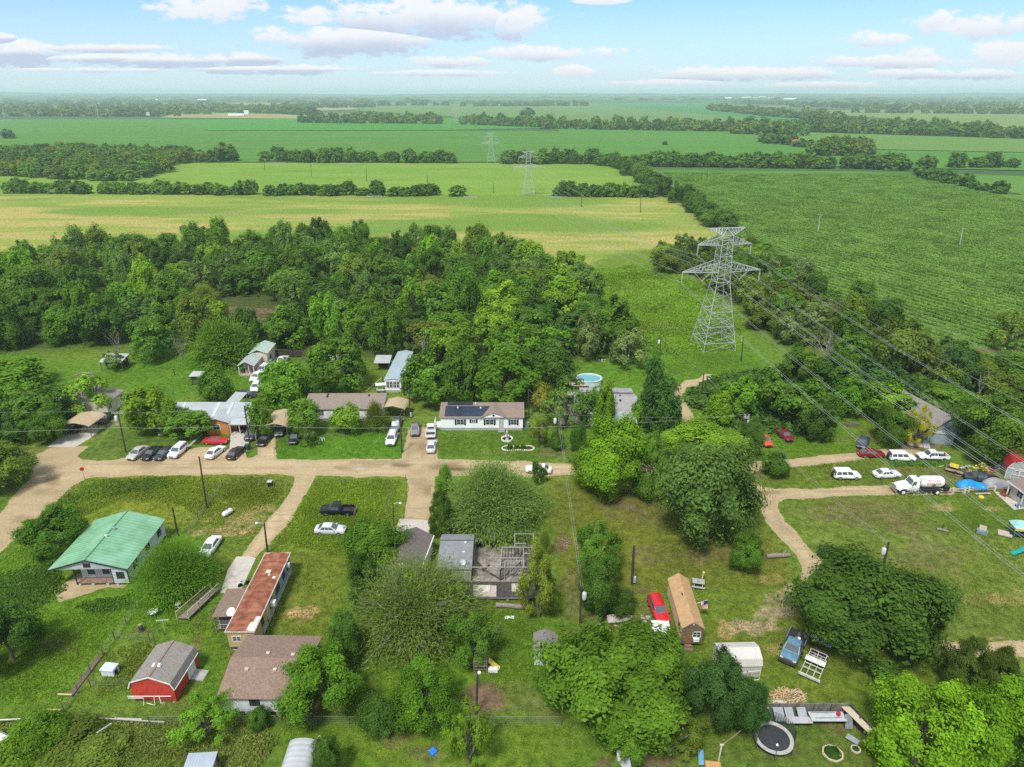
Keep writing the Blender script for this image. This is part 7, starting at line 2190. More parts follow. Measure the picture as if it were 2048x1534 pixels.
# ================================================================ pylons, poles, wires, fences
PH = [(-10.4, 17.5), (-5.0, 17.8), (5.0, 17.8), (10.4, 17.5), (-7.0, 24.4), (7.0, 24.4)]
SHIELD = [(-4.7, 31.2), (4.7, 31.2)]
def build_pylons():
 steel = M('pylon_steel', (.50, .52, .52), .5, .25, .12, .5)
 glass = M('insulator_grey', (.42, .42, .40), .5, 0, .1)
 T = [P(1425, 692), P(1056, 391), P(982, 325), P(911, 243)]
 d = (T[1] - T[0]).normalized()
 rz = math.atan2(d.y, d.x) - math.pi / 2
 t = thing('transmission_tower', 'tall steel lattice pylon nearest, in the clearing before the corn field', 'pylon', T[0], rz, 'pylons of the high-voltage line')
 lv = [0, 2.2, 4.2, 6.4, 8.7, 10.2, 11.7, 13.2, 14.7, 16.2, 17.7, 19.0, 20.3, 21.6, 22.8, 24.2, 25.6, 27.1, 28.3, 29.5]
 hwf = lambda z: 4.4 + (1.75 - 4.4) * min(z, 17.5) / 17.5 if z < 17.5 else 1.75 - .4 * (z - 17.5) / 12
 for sx in (-1, 1):
  for sy in (-1, 1):
   mb = MB()
   for a, b in zip(lv, lv[1:]):
    mb.bar((sx * hwf(a), sy * hwf(a), a), (sx * hwf(b), sy * hwf(b), b), .13)
   mb.build('leg', steel, t)
 lat = MB()
 def face(z, s, k):
  h = hwf(z)
  return {0: (s * h, -h, z), 1: (h, s * h, z), 2: (-s * h, h, z), 3: (-h, -s * h, z)}[k]
 for k in range(4):
  for i, (a, b) in enumerate(zip(lv, lv[1:])):
   lat.bar(face(a, -1 if i % 2 else 1, k), face(b, 1 if i % 2 else -1, k), .055)
   if i < 4 or i in (11, 13, 16):
    lat.bar(face(a, 1 if i % 2 else -1, k), face(b, -1 if i % 2 else 1, k), .055)
   if i in (2, 4, 9, 12, 14, 17, 18) or i == 0:
    lat.bar(face(b, -1, k), face(b, 1, k), .11)
 lat.build('lattice', steel, t)
 def arm(z0, z1, half, nm, up=False):
  mb = MB()
  n = 6
  for s in (-1, 1):
   hb = hwf(z0)
   tip = (s * half, 0, z0 if not up else z1)
   for sy in (-1, 1):
    lo = Vector((s * hb, sy * hb, z0)); hi = Vector((s * hwf(z1), sy * hwf(z1), z1))
    tp = Vector(tip) + Vector((0, sy * .25, 0))
    if up:
     c0, c1 = Vector((s * hb, sy * hb, z0)), Vector((0, sy * .25, z1))
     mb.bar(c0, tp, .12).bar((0, sy * .25, z1), tp, .12)
     for i in range(1, n):
      mb.bar(c0.lerp(tp, i / n), c1.lerp(tp, (i - .5) / n), .07).bar(c0.lerp(tp, i / n), c1.lerp(tp, (i + .5) / n), .07)
     mb.bar(c0, c1, .1)
    else:
     mb.bar(lo, tp, .13).bar(hi, tp, .12)
     for i in range(1, n):
      mb.bar(lo.lerp(tp, i / n), hi.lerp(tp, (i - .5) / n), .07).bar(lo.lerp(tp, i / n), hi.lerp(tp, (i + .4) / n), .07)
   for i in range(0, n, 1):
    f = i / n
    a = Vector((s * hb, -hb, z0)).lerp(Vector(tip), f); b = Vector((s * hb, hb, z0)).lerp(Vector(tip), f + .12)
    mb.bar(a, b, .06)
  mb.build(nm, steel, t)
 arm(20.3, 22.8, 10.4, 'crossarm')
 arm(27.1, 29.4, 7.0, 'crossarm')
 arm(29.5, 31.1, 4.7, 'top_arm', True)
 for x, z in PH:
  if abs(x) == 5.0:
   s = 1 if x > 0 else -1
   for xx in (x - 2.4, x + 2.3):
    MB().tube([(xx, 0, 20.2), (x, 0, z)], .10, 8).build('insulator', glass, t)
  else:
   MB().tube([(x, 0, z + 2.75), (x, 0, z)], .12, 8).build('insulator', glass, t)
 get_tree(t)
 tw_ = [(T[0], 1.0)]
 for q, sc, lab in ((T[1], .88, 'second steel pylon, standing in the pasture by the hedgerow'), (T[2], .86, 'third steel pylon at the edge of the far crop field'), (T[3], .95, 'faint farthest steel pylon in the hazy fields')):
  c = dup(t)
  c.location = q
  c.scale = (sc,) * 3
  tag(c, lab, 'pylon')
  tw_.append((q, sc))
 wire = M('wire_alu', (.44, .45, .43), .45, .3, .05)
 T0 = T[0] - (T[1] - T[0])
 ends = [(T0, 1.0)] + tw_
 xd = Vector((math.cos(rz), math.sin(rz), 0))
 NM = ['outer lower left', 'inner lower left', 'inner lower right', 'outer lower right', 'upper left', 'upper right']
 for i, (x, z) in enumerate(PH + SHIELD):
  for off in ((-.24, .24) if i < 6 else (0,)):
   pts = []
   for j in range(len(ends) - 1):
    (A, sa), (B, sb) = ends[j], ends[j + 1]
    a = A + xd * (x * sa + off) + Vector((0, 0, z * sa)); b = B + xd * (x * sb + off) + Vector((0, 0, z * sb))
    L = (b - a).length
    sag = min(9.0, 7.0 * (L / 290) ** 2) * (.7 if i >= 6 else 1)
    n = 26 if j < 2 else 12
    for k in range(n if j < len(ends) - 2 else n + 1):
     f = k / n
     q = a.lerp(b, f)
     q.z -= 4 * sag * f * (1 - f)
     pts.append(q)
   o = MB().tube(pts, .021 if i < 6 else .014, 4).build('power_line', wire, None)
   side = 'left' if off < 0 else 'right'
   lab = f"{side} conductor of the {NM[i]} pair hanging from the steel pylons" if i < 6 else f"thin shield wire on the {'left' if x < 0 else 'right'} tip of the pylon tops"
   tag(o, lab, 'cable', 'conductors of the high-voltage line')
 # distant wooden poles in fields and thin pylons on the horizon
 for (bx, by, ty, lab) in ((1281, 425, 393, 'wooden pole in the pasture near the corn hedgerow'), (1163, 414, 393, 'short wooden pole in the pasture left of the hedgerow end'), (987, 386, 366, 'wooden pole beside the far hedge gap'), (855, 376, 349, 'wooden pole behind the tall hedge tree'), (733, 362, 334, 'pole in the far pasture behind the long hedge'),
         (623, 352, 327, 'pole in the far pasture left of the middle'), (530, 342, 318, 'pole in the far pasture near the wood')):
  pole((bx, by), (bx, ty), lab, arm=True, r=.2)
 for (bx, by, ty, lab) in ((1636, 463, 428, 'pole with two insulator arms in the corn field, left one'), (1919, 491, 455, 'pole with two insulator arms in the corn field, right one')):
  pole((bx, by), (bx + 2, ty), lab, arm=True, r=.2, pale=True)
 for (bx, by, ty, lab) in ((9, 235, 212, 'pale steel pole at the far left horizon'), (197, 236, 208, 'pale steel pole beyond the crop field at left'), (393, 224, 204, 'pale steel pole among the far dry pasture')):
  pole((bx, by), (bx - 2, ty), lab, r=.8, pale=True)
def pole(b, tp, label, arm=False, transformer=0, lamp=0, r=.15, pale=False, cans=False, cat='utility pole', box=False):
 B = P(*b)
 h = top_at(B.y, tp[1])
 dep = B.y * CP + (CAMH - h) * SP
 tx = (tp[0] - 1024) * dep / FPX
 lean = tx - B.x
 lean = max(-.05 * h, min(.05 * h, lean))
 nm = 'lamp_pole' if lamp else 'utility_pole'
 t = thing(nm, label, 'lamp pole' if lamp else cat, B)
 wood = M('pole_pale', (.40, .39, .37), .8) if pale else M('pole_wood', (.060, .045, .036), .9, 0, .3, 3)
 MB().tube([(0, 0, -.2), (lean * .5, 0, h * .5), (lean, 0, h)], [r, r * .9, r * .72], 10).build('pole', wood, t, smooth=50)
 mt = M('pole_metal', (.52, .53, .53), .5, .3)
 if arm:
  MB().bar((lean - 1.1, -r, h - .35), (lean + 1.1, -r, h - .35), .12, .14).build('crossarm', M('arm_grey', (.33, .31, .28), .9), t)
  for k in (-1, 0, 1):
   MB().tube([(lean + k * .95, -r, h - .28), (lean + k * .95, -r, h + .05)], .05, 6).build('insulator', mt, t)
 if transformer:
  MB().lathe([(.02, 0), (.27, 0), (.29, .05), (.29, .85), (.24, .95), (.02, 1.0)], (lean * .8 + transformer * (r + .3), -.1, h - 1.9), 14).build('transformer', M('transformer_grey', (.60, .62, .62), .4), t, smooth=40)
  MB().tube([(lean * .8 + transformer * (r + .3), -.1, h - .95), (lean * .8 + transformer * (r + .3), -.1, h - .65)], .05, 6).build('bushing', mt, t)
 if lamp:
  MB().tube([(lean, 0, h - .15), (lean + lamp * .7, 0, h + .05), (lean + lamp * 1.0, 0, h)], .035, 6).build('lamp_arm', mt, t)
  MB().lathe([(.05, .12), (.16, .1), (.2, 0), (.13, -.16), (.02, -.18)], (lean + lamp * 1.1, 0, h - .02), 12).build('lamp_head', M('lamp_glass', (.66, .72, .68), .3), t)
 if cans:
  MB().b(lean - .5, lean + .5, -.3, .2, h - .5, h - .2).build('crossarm', M('arm_grey', (.33, .31, .28), .9), t)
  for k in (-1, 1):
   MB().lathe([(.02, 0), (.12, 0), (.12, .5), (.02, .5)], (lean + k * .35, -.2, h - .2), 8).build('insulator', mt, t)
 if box:
  MB().b(r * .5, r + .25, -.25, .05, .4, 1.3).build('meter_box', mt, t)
 return B + Vector((lean, 0, h)), B
def cable(a, b, label, sag=.6, r=.018, group=None, n=14, mat=None):
 pts = []
 for k in range(n + 1):
  f = k / n
  q = Vector(a).lerp(Vector(b), f)
  q.z -= 4 * sag * f * (1 - f)
  pts.append(q)
 o = MB().tube(pts, r, 4).build('overhead_cable', mat or M('cable_grey', (.36, .37, .36), .6), None)
 return tag(o, label, 'cable', group)
def build_poles():
 p = {}
 p['a'] = pole((252, 905), (235, 822), 'leaning pole with transformer and crossarm beside the far left driveway', True, -1)
 p['b'] = pole((414, 1016), (398, 913), 'bare black pole in the tall grass below the row of cars')
 p['c'] = pole((356, 1072), (345, 1015), 'short black pole behind the green-roofed house')
 p['d'] = pole((501, 899), (489, 812), 'black pole at the corner of the orange house driveway')
 p['e'] = pole((804, 905), (800, 832), 'black pole with street lamp head left of the sandy driveway', False, -1)
 p['f'] = pole((820, 836), (818, 778), 'brown pole right of the tan carport', box=True)
 p['g'] = pole((1115, 903), (1115, 827), 'black pole with a white transformer on the lawn right of the white house', False, -1)
 p['h'] = pole((1058, 836), (1057, 778), 'brown pole behind the right end of the white house')
 p['i'] = pole((1320, 713), (1322, 673), 'pole in the grass left of the pylon feet', False, -1)
 p['j'] = pole((1482, 722), (1487, 674), 'dark pole just right of the pylon feet')
 p['k'] = pole((1402, 794), (1408, 745), 'dark pole beside the small dirt loop')
 p['l'] = pole((1489, 876), (1493, 831), 'pole with two transformer cans above the bushes', cans=True, transformer=1)
 p['m'] = pole((1264, 1168), (1268, 1092), 'tall black pole with a white meter on the open lawn', r=.2, box=True)
 p['n'] = pole((1762, 1150), (1778, 1084), 'black pole with transformer behind the large round dark green tree', False, -1, r=.19)
 p['o'] = pole((952, 1428), (956, 1345), 'brown lamp pole standing in a bare dirt patch', lamp=.15)
 p['q'] = pole((535, 1106), (530, 1046), 'black lamp pole beside the farm track with lamp to the left', lamp=-1)
 p['r'] = pole((787, 1052), (793, 1006), 'thin brown lamp pole beside the gravel drive', lamp=1, r=.1)
 p['s'] = pole((1160, 1250), (1162, 1172), 'pole with pale transformer against the two dark trees', False, 1)
 p['t'] = pole((766, 772), (766, 752), 'dark pole beside the white utility cart', r=.12)
 p['u'] = pole((350, 751), (346, 738), 'short dark post on the back lawn', r=.12)
 p['v'] = pole((435, 802), (424, 763), 'slim pale antenna mast at the metal roof', r=.06, pale=True, cat='antenna mast')
 V = Vector
 def low(k, z): return p[k][1] + V((0, -.15, z))
 L = [('a', 'd', 'between the transformer pole and the driveway corner pole'), ('d', 'e', 'between the driveway corner pole and the street lamp pole'), ('e', 'g', 'between the street lamp pole and the white transformer pole'), ('g', 'l', 'from the white transformer pole to the pole above the bushes')]
 for x, y, w in L:
  cable(low(x, 5.3), low(y, 5.3), 'low cable ' + w, .35, .022)
  cable(p[x][0] - V((0, 0, .1)), p[y][0] - V((0, 0, .1)), 'top wire ' + w, .5, .012)
 cable(low('a', 5.3), V((-150, 108, 5.2)), 'low cable running off to the left edge', .4, .022)
 cable(p['a'][0], V((-150, 112, 9)), 'top wire running off to the left edge', .4, .012)
 cable(p['g'][0], p['s'][0], 'left wire of the pair crossing the dirt road to the two dark trees', .5, .014)
 cable(p['g'][0] + V((.35, 0, -.3)), p['s'][0] + V((.3, 0, -.3)), 'right wire of the pair crossing the dirt road to the two dark trees', .5, .014)
 cable(p['g'][0], p['h'][0], 'wire from the white transformer pole back to the brown pole', .3, .014)
 cable(p['l'][0], p['n'][0], 'long wire from the bush pole down to the tanker lawn pole', .9, .014)
 cable(p['l'][0] + V((.4, 0, -.6)), p['n'][0] + V((.4, 0, -.6)), 'second lower wire down to the tanker lawn pole', 1.1, .012)
 cable(p['i'][0], p['k'][0], 'wire between the pylon pole and the dirt loop pole', .4, .014)
 cable(p['k'][0], p['l'][0], 'wire between the dirt loop pole and the bush pole', .4, .014)
 cable(p['a'][0] - V((0, 0, 1)), P(178, 912, .1), 'guy wire slanting from the far left pole to the lawn', .1, .015)
 cable(p['f'][0], p['e'][0], 'short wire from the brown carport pole to the lamp pole', .2, .012)
def build_fences():
 post = M('fence_post', (.10, .085, .075), .9)
 wirem = M('fence_wire', (.22, .23, .21), .6)
 def wire_fence(px, label, h=1.2, n=None, mesh=True, rail=False, sp=3.2):
  w = [P(x, y) for x, y in px]
  t = thing('wire_fence', label, 'fence', (0, 0, 0))
  net = MB()
  for a, b in zip(w, w[1:]):
   k = max(1, int((b - a).length / sp))
   for i in range(k + 1):
    q = a.lerp(b, i / k)
    if i < k or b is w[-1]:
     MB().bar((q.x, q.y, -.05), (q.x, q.y, h + .08), .07).build('post', post, t)
   m = max(2, int((b - a).length / (.16 if mesh else 50)))
   for z in ((.08, .35, .62, .9, h) if mesh else (.35, .75, h)):
    net.bar((a.x, a.y, z), (b.x, b.y, z), .035 if z == h and rail else .009)
   if mesh:
    for i in range(m + 1):
     q = a.lerp(b, i / m)
     net.bar((q.x, q.y, .05), (q.x, q.y, h), .008)
  net.build('wire', wirem, t)
 wire_fence([(445, 972), (418, 1010), (375, 1072)], 'chain-link fence running down beside the bare black pole')
 wire_fence([(445, 972), (505, 972), (575, 973)], 'wire fence across the tall grass to the farm track', mesh=False)
 wire_fence([(630, 973), (691, 970), (757, 968), (812, 962)], 'post and wire fence along the dirt road by the black pickup', mesh=False)
 wire_fence([(790, 986), (781, 1002), (775, 1020), (772, 1040)], 'post and wire fence beside the gravel drive', mesh=False)
 wire_fence([(290, 1190), (253, 1248), (230, 1280), (207, 1311), (182, 1346), (157, 1387), (129, 1424), (102, 1449)], 'chain-link fence running down to the lower left corner')
 wire_fence([(230, 1280), (300, 1282), (310, 1285)], 'short chain-link fence behind the red barn shed pen')
 wire_fence([(182, 1375), (262, 1372)], 'chain-link fence closing the pen of the red barn shed')
 wire_fence([(300, 1449), (420, 1449), (520, 1447), (700, 1450), (905, 1450), (1010, 1450), (1122, 1450)], 'long chain-link fence across the bottom yards', rail=True)
 # brown boards along the pen fence
 A, B = P(207, 1313), P(147, 1392)
 o = MB().hexa([(A.x - .5, A.y, .02), (A.x, A.y, .02), (B.x, B.y, .02), (B.x - .6, B.y, .02), (A.x - .5, A.y, .22), (A.x, A.y, .22), (B.x, B.y, .22), (B.x - .6, B.y, .22)]).build('timber_edging', M('brown_timber', (.15, .09, .075), .9, var=.3), None)
 tag(o, 'dark brown timber laid along the chain-link fence of the pen', 'timber')
 # board fence in the lower right
 grey = M('board_fence', (.17, .155, .14), .9, 0, .35, 1.4, ribs=('X', .16, .02))
 black = M('board_fence_dark', (.060, .055, .050), .9, 0, .4, 1.4, ribs=('Y', .16, .02))
 A, Bc, Cc = P(1455, 1446), P(1700, 1447), P(1795, 1545)
 t = thing('board_fence', 'grey wooden board fence behind the trampoline turning down at the corner', 'fence', (0, 0, 0))
 MB().b(A.x, Bc.x, Bc.y + .9, Bc.y + 1.0, 0, 1.85).build('board_panel', grey, t)
 MB().hexa([(Bc.x, Bc.y + 1.0, 0), (Bc.x + .1, Bc.y + 1.0, 0), (Cc.x + .35, Cc.y, 0), (Cc.x + .25, Cc.y, 0), (Bc.x, Bc.y + 1.0, 1.85), (Bc.x + .1, Bc.y + 1.0, 1.85), (Cc.x + .35, Cc.y, 1.85), (Cc.x + .25, Cc.y, 1.85)]).build('board_panel', black, t)
 for k in range(8):
  x = A.x + (Bc.x - A.x) * k / 7
  MB().b(x - .05, x + .05, Bc.y + .8, Bc.y + .9, 0, 1.9).build('post', post, t)
 for k in range(1, 5):
  q = Vector((Bc.x - .1, Bc.y + 1, 0)).lerp(Vector((Cc.x + .2, Cc.y, 0)), k / 4)
  MB().b(q.x - .12, q.x - .02, q.y - .05, q.y + .05, 0, 1.9).build('post', post, t)
 # low roof sheets laid on a rack along the fence
 shm = M('roof_tin_sheet', (.36, .40, .42), .4, .35, .1, .8, ribs=('X', .12, .015), stain=(.45, .25, .12), stain_at=(.66, .8))
 for i, (px0, px1, lab) in enumerate(((1488, 1506, 'corrugated metal sheet leaning beside the blue-green tree, leftmost'), (1516, 1545, 'ribbed metal sheet second from left along the board fence'), (1552, 1572, 'small metal sheet third from left along the board fence'), (1575, 1592, 'small metal sheet fourth from left along the board fence'), (1600, 1618, 'small metal sheet fifth from left along the board fence'))):
  x0, x1 = P(px0, 1438, 1.2).x, P(px1, 1438, 1.2).x
  o = MB().sheet([(x0, Bc.y - .55, .95), (x1, Bc.y - .55, .95), (x1, Bc.y + .75, 1.55), (x0, Bc.y + .75, 1.55)], .03).build('metal_sheet', shm, None)
  tag(o, lab, 'metal sheet', 'metal sheets along the board fence')
 x0, x1 = P(1570, 1440, .9).x, P(1622, 1440, .9).x
 o = MB().sheet([(x0, Bc.y - .85, 1.02), (x1, Bc.y - .85, 1.02), (x1 - .2, Bc.y - .2, 1.24), (x0, Bc.y - .2, 1.24)], .03).build('metal_sheet', M('rust_tin_sheet', (.38, .41, .42), .5, .3, .1, .8, stain=(.50, .24, .08), stain_at=(.5, .62), stain_scale=.5), None)
 tag(o, 'pale metal sheet with an orange rust patch on the board fence rack', 'metal sheet')
 x0, x1 = P(1622, 1440, .9).x, P(1692, 1440, .9).x
 t = thing('work_table', 'long white-topped work table along the board fence', 'table', (0, 0, 0))
 MB().b(x0, x1, Bc.y - .6, Bc.y + .6, 1.0, 1.06).build('table_top', M('table_white', (.45, .48, .49), .5, 0, .1), t)
 for x in (x0 + .1, x1 - .1):
  for y in (Bc.y - .5, Bc.y + .5):
   MB().b(x - .05, x + .05, y - .05, y + .05, 0, 1.0).build('leg', post, t)
 o = MB().lathe([(.02, 0), (.2, 0), (.24, .15), (.2, .36), (.08, .4), (.08, .46), (.02, .46)], (x1 - .65, Bc.y + .15, 1.06), 14).build('gas_bottle', M('red_enamel', (.45, .02, .03), .35), None, smooth=40)
 tag(o, 'small red round can standing on the white-topped work table', 'can')
 o = MB().bar((x0 + .3, Bc.y + .45, 1.1), (x1 - .9, Bc.y + .42, 1.1), .07).bar((x0 + .5, Bc.y - .25, 1.1), (x1 - .4, Bc.y - .2, 1.1), .06).build('pipe', M('grey_steel', (.3, .31, .32), .5, .5), None)
 tag(o, 'two grey pipes lying on the white-topped work table', 'pipes')
 q0, q1 = P(1712, 1428, 1.7), P(1728, 1480, 1.7)
 t = thing('lumber_rack', 'long pale boards stacked on a rack along the corner of the fence', 'lumber stack', (0, 0, 0))
 bmat = M('pale_plank', (.52, .45, .33), .8, 0, .12, 2)
 for k in range(5):
  a = Vector((Bc.x - .75 + k * .22, Bc.y + .85, 1.5)); b = Vector((Bc.x + .55 + k * .22, Bc.y - 2.3, 1.5))
  MB().bar((a.x, a.y, 1.5 + .03 * (k % 2)), (b.x, b.y, 1.5 + .03 * (k % 2)), .2, .05).build('board', bmat, t)
 for f in (.1, .9):
  MB().bar((Bc.x - .8 + f * 1.3, Bc.y + .85 - f * 3.1, 0), (Bc.x - .8 + f * 1.3, Bc.y + .85 - f * 3.1, 1.46), .1).build('post', post, t)
 # rail fence by the tanker
 t = thing('rail_fence', 'low wooden rail fence with pale posts in front of the tanker truck', 'fence', (0, 0, 0))
 rm = M('rail_tan', (.46, .39, .29), .85, 0, .2)
 pts = [P(x, y) for x, y in ((1803, 988), (1827, 989), (1852, 987), (1877, 987), (1904, 986), (1928, 986), (1936, 984), (1962, 983), (1988, 982))]
 for q in pts:
  MB().b(q.x - .14, q.x + .14, q.y - .14, q.y + .14, 0, 1.0).build('post', M('post_cream', (.56, .51, .42), .8), t)
 for z in (.35, .8):
  for a, b in zip(pts, pts[1:]):
   MB().bar((a.x, a.y, z), (b.x, b.y, z), .09, .16).build('rail', rm, t)
 # dark board fence behind the cream house
 a, b = P(528, 714), P(606, 713)
 t = thing('board_fence', 'dark brown board fence behind the little cream house', 'fence', (0, 0, 0))
 MB().b(a.x, b.x, a.y, a.y + .08, 0, 1.9).build('board_panel', M('fence_brown', (.055, .04, .034), .9, 0, .3, 1, ribs=('X', .2, .02)), t)
 for k in range(8):
  x = a.x + (b.x - a.x) * k / 7
  MB().b(x - .06, x + .06, a.y + .08, a.y + .2, 0, 2.0).build('post', post, t)
 # white wall beside the concrete driveway
 o = MB().bar((P(517, 861).x, P(517, 861).y, .6), (P(512, 880).x, P(512, 880).y, .6), .15, 1.2).build('low_wall', M('wall_white', (.62, .63, .61), .8), None)
 tag(o, 'low white wall between the concrete driveway and the dirt drive', 'wall')
 # white fence along the far hedges
 wf = M('white_rail', (.36, .38, .37), .7)
 for (x0, y0, x1, y1, lab) in ((540, 327, 572, 327, 'pale fence strip at the far hedge, leftmost'), (680, 328, 720, 328, 'pale fence strip below the far tall hedge trees'), (735, 394, 765, 394, 'pale fence strip at the right end of the near hedge'), (928, 395, 955, 395, 'pale fence strip in the hedge gap'), (1100, 395, 1122, 395, 'pale fence strip beside the second pylon')):
  a, b = P(x0, y0), P(x1, y1)
  t = thing('rail_fence', lab, 'fence', (0, 0, 0))
  for z in (.5, 1.1):
   MB().bar((a.x, a.y - 3, z), (b.x, b.y - 3, z), .1, .2).build('rail', wf, t)
  for k in range(6):
   q = a.lerp(b, k / 5)
   MB().b(q.x - .1, q.x + .1, q.y - 3.1, q.y - 2.9, 0, 1.3).build('post', wf, t)
# ================================================================ things in the yards
def at(x, y, z=0):
 return P(x, y, z)
def log(px, py, L, r, rz, label, mat=None):
 A = at(px, py)
 t = thing('log', label, 'log', A, rz)
 m = mat or M('log_bark', (.23, .20, .17), .95, 0, .3, 3, bump=.02)
 MB().tube([(-L / 2, 0, r), (-L / 6, .05, r * 1.1), (L / 5, -.04, r), (L / 2, .06, r * .8)], [r, r * 1.05, r * .95, r * .7], 10).build('trunk', m, t, smooth=50)
 MB().tube([(L / 6, 0, r), (L / 3, .5, r * 1.4), (L / 2.4, .8, r * 1.9)], [r * .5, r * .35, r * .2], 6).build('branch_stub', m, t)
 return t
def heap(px, py, rx, ry, h, n, name, label, cat, cols, seed=1, stick=True):
 """a pile of sticks or scraps: one loose mass"""
 A = at(px, py)
 rs = random.Random(seed)
 t = thing(name, label, cat, A)
 for ci, c in enumerate(cols):
  mb = MB()
  for k in range(n // len(cols)):
   a = rs.uniform(0, 6.28)
   d = math.sqrt(rs.random())
   x, y = math.cos(a) * rx * d, math.sin(a) * ry * d
   z = h * (1 - d * d) * rs.uniform(.5, 1) + .04
   b = rs.uniform(0, 3.14)
   l = rs.uniform(.3, 1.0) * (1.2 if stick else .4)
   if stick:
    mb.bar((x - math.cos(b) * l / 2, y - math.sin(b) * l / 2, z * rs.uniform(.5, 1)), (x + math.cos(b) * l / 2, y + math.sin(b) * l / 2, z + rs.uniform(-.1, .15)), rs.uniform(.03, .07))
   else:
    mb.b(x - l / 2, x + l / 2, y - l / 3, y + l / 3, max(0, z - l * .4), z + .02)
  o = mb.build('pile_sticks' if stick else 'pile_scraps', M(name + str(seed) + str(ci), c, .9, 0, .3, 4), t)
  o['kind'] = 'stuff'
 return t
def build_props():
 tw = M('white_trim', (.70, .70, .68), .6)
 dark = M('dark_inside', (.02, .02, .022), .9)
 steel = M('grey_steel', (.30, .31, .32), .5, .5)
 V = Vector
 # trampoline with net
 A = at(1547, 1503, 0)
 A = V((26.9, 50.3, 0))
 t = thing('trampoline', 'round black trampoline with grey padded rim and dark safety net', 'trampoline', A)
 MB().lathe([(.02, .9), (1.62, .9), (1.62, .92), (.02, .92)], (0, 0, 0), 40).build('mat', M('tramp_mat', (.035, .037, .042), .7, 0, .2), t)
 MB().lathe([(1.6, .90), (1.98, .90), (2.0, .95), (1.98, 1.0), (1.6, .98), (1.6, .9)], (0, 0, 0), 40).build('padded_rim', M('tramp_rim', (.40, .39, .36), .7), t, smooth=40)
 for k in range(6):
  a = k * math.pi / 3 + .3
  x, y = 1.95 * math.cos(a), 1.95 * math.sin(a)
  MB().tube([(x, y, 0), (x, y, .9)], .035, 6).build('leg', dark, t)
  MB().tube([(x * 1.04, y * 1.04, .3), (x * 1.06, y * 1.06, 2.5)], .03, 6).build('net_pole', M('net_pole', (.10, .11, .11), .6), t)
 net = MB()
 for k in range(48):
  a0 = math.pi * 2 * k / 48
  if 3.4 < a0 < 5.9:
   continue
  x, y = 1.98 * math.cos(a0), 1.98 * math.sin(a0)
  net.bar((x, y, .95), (x * 1.02, y * 1.02, 2.35), .03)
 for z in [1.0 + .09 * k for k in range(16)]:
  pts = [(2.0 * math.cos(a), 2.0 * math.sin(a), z) for a in [5.9 - 6.283 + q * (3.4 + .383) / 30 for q in range(31)]]
  net.tube(pts, .014, 3)
 net.build('net', M('net_green', (.025, .045, .035), .9), t)
 o = MB().lathe([(.02, 0), (.14, .05), (.16, .15), (.1, .26), (.02, .28)], (A.x + .05, A.y - .95, .92), 12).build('ball', M('ball_white', (.7, .72, .72), .5), None, smooth=60)
 tag(o, 'pale ball lying on the trampoline mat', 'ball')
 # planters
 for px, py, r, lab in ((1665, 1508, 1.0, 'octagonal stone-edged planter with green plants on the trampoline lawn'), (1711, 1500, .45, 'tiny stone ring with weeds right of the octagonal planter')):
  B = at(px, py)
  t = thing('planter', lab, 'planter', B)
  mb = MB()
  for k in range(8):
   a, b = math.pi / 4 * k, math.pi / 4 * (k + 1)
   mb.bar((r * math.cos(a), r * math.sin(a) * .95, .1), (r * math.cos(b), r * math.sin(b) * .95, .1), .12, .2)
  mb.build('edging', M('pale_plank', (.52, .45, .33), .8), t)
  me, _, _ = proto('bush', 0, 1)
  c = bpy.data.objects.new('plants', me)
  COL.objects.link(c)
  c.parent = t; c.location = (0, 0, .1); c.scale = (r * .8, r * .8, .45 * r); c.color = (.06, .15, .02, 1)
 # dumpster
 B = at(1653, 1113)
 t = thing('dumpster', 'dark green metal dumpster with black lid beside the dirt track', 'dumpster', B, R(5))
 MB().hexa([(-.95, -.6, .1), (.95, -.6, .1), (.95, .6, .1), (-.95, .6, .1), (-1.05, -.75, 1.1), (1.05, -.75, 1.1), (1.05, .7, 1.35), (-1.05, .7, 1.35)]).build('bin', M('dump_green', (.015, .075, .055), .55, 0, .2), t)
 for s in (-1, 1):
  MB().sheet([(s * .52 - .5, -.8, 1.14), (s * .52 + .5, -.8, 1.14), (s * .52 + .5, .74, 1.42), (s * .52 - .5, .74, 1.42)], .05).build('lid', M('lid_grey', (.07, .075, .08), .6), t)
 log(1556, 1115, 3.6, .35, .1, 'weathered grey log lying on the lawn left of the dirt track')
 log(1024, 1216, 4.2, .32, -.1, 'fallen grey trunk below the black deck of the ruined house')
 log(1044, 1214, 1.6, .3, .3, 'reddish rotten log beside the fallen grey trunk', M('log_red', (.28, .12, .05), .95, 0, .3, 3))
 # picnic table and flag
 B = at(1396, 1172)
 t = thing('picnic_table', 'grey wooden picnic table with benches beside the plywood roof', 'picnic table', B, R(-14))
 gb = M('picnic_grey', (.34, .34, .34), .85, 0, .15)
 MB().b(-.8, .8, -.45, .45, .72, .78).build('table_top', gb, t)
 for s in (-1, 1):
  MB().b(-.85, .85, s * .85 - .14, s * .85 + .14, .42, .47).build('bench', gb, t)
 for s in (-1, 1):
  MB().bar((s * .55, -.8, 0), (s * .55, -.2, .72), .08).bar((s * .55, .8, 0), (s * .55, .2, .72), .08).bar((s * .55, -.9, .4), (s * .55, .9, .4), .07).build('leg', gb, t)
 o = MB().lathe([(.02, 0), (.16, 0), (.2, .1), (.14, .2), (.02, .22)], (B.x, B.y, .78), 12).build('pot', M('pot_clay', (.30, .27, .25), .7), None)
 tag(o, 'round pot standing on the picnic table', 'pot')
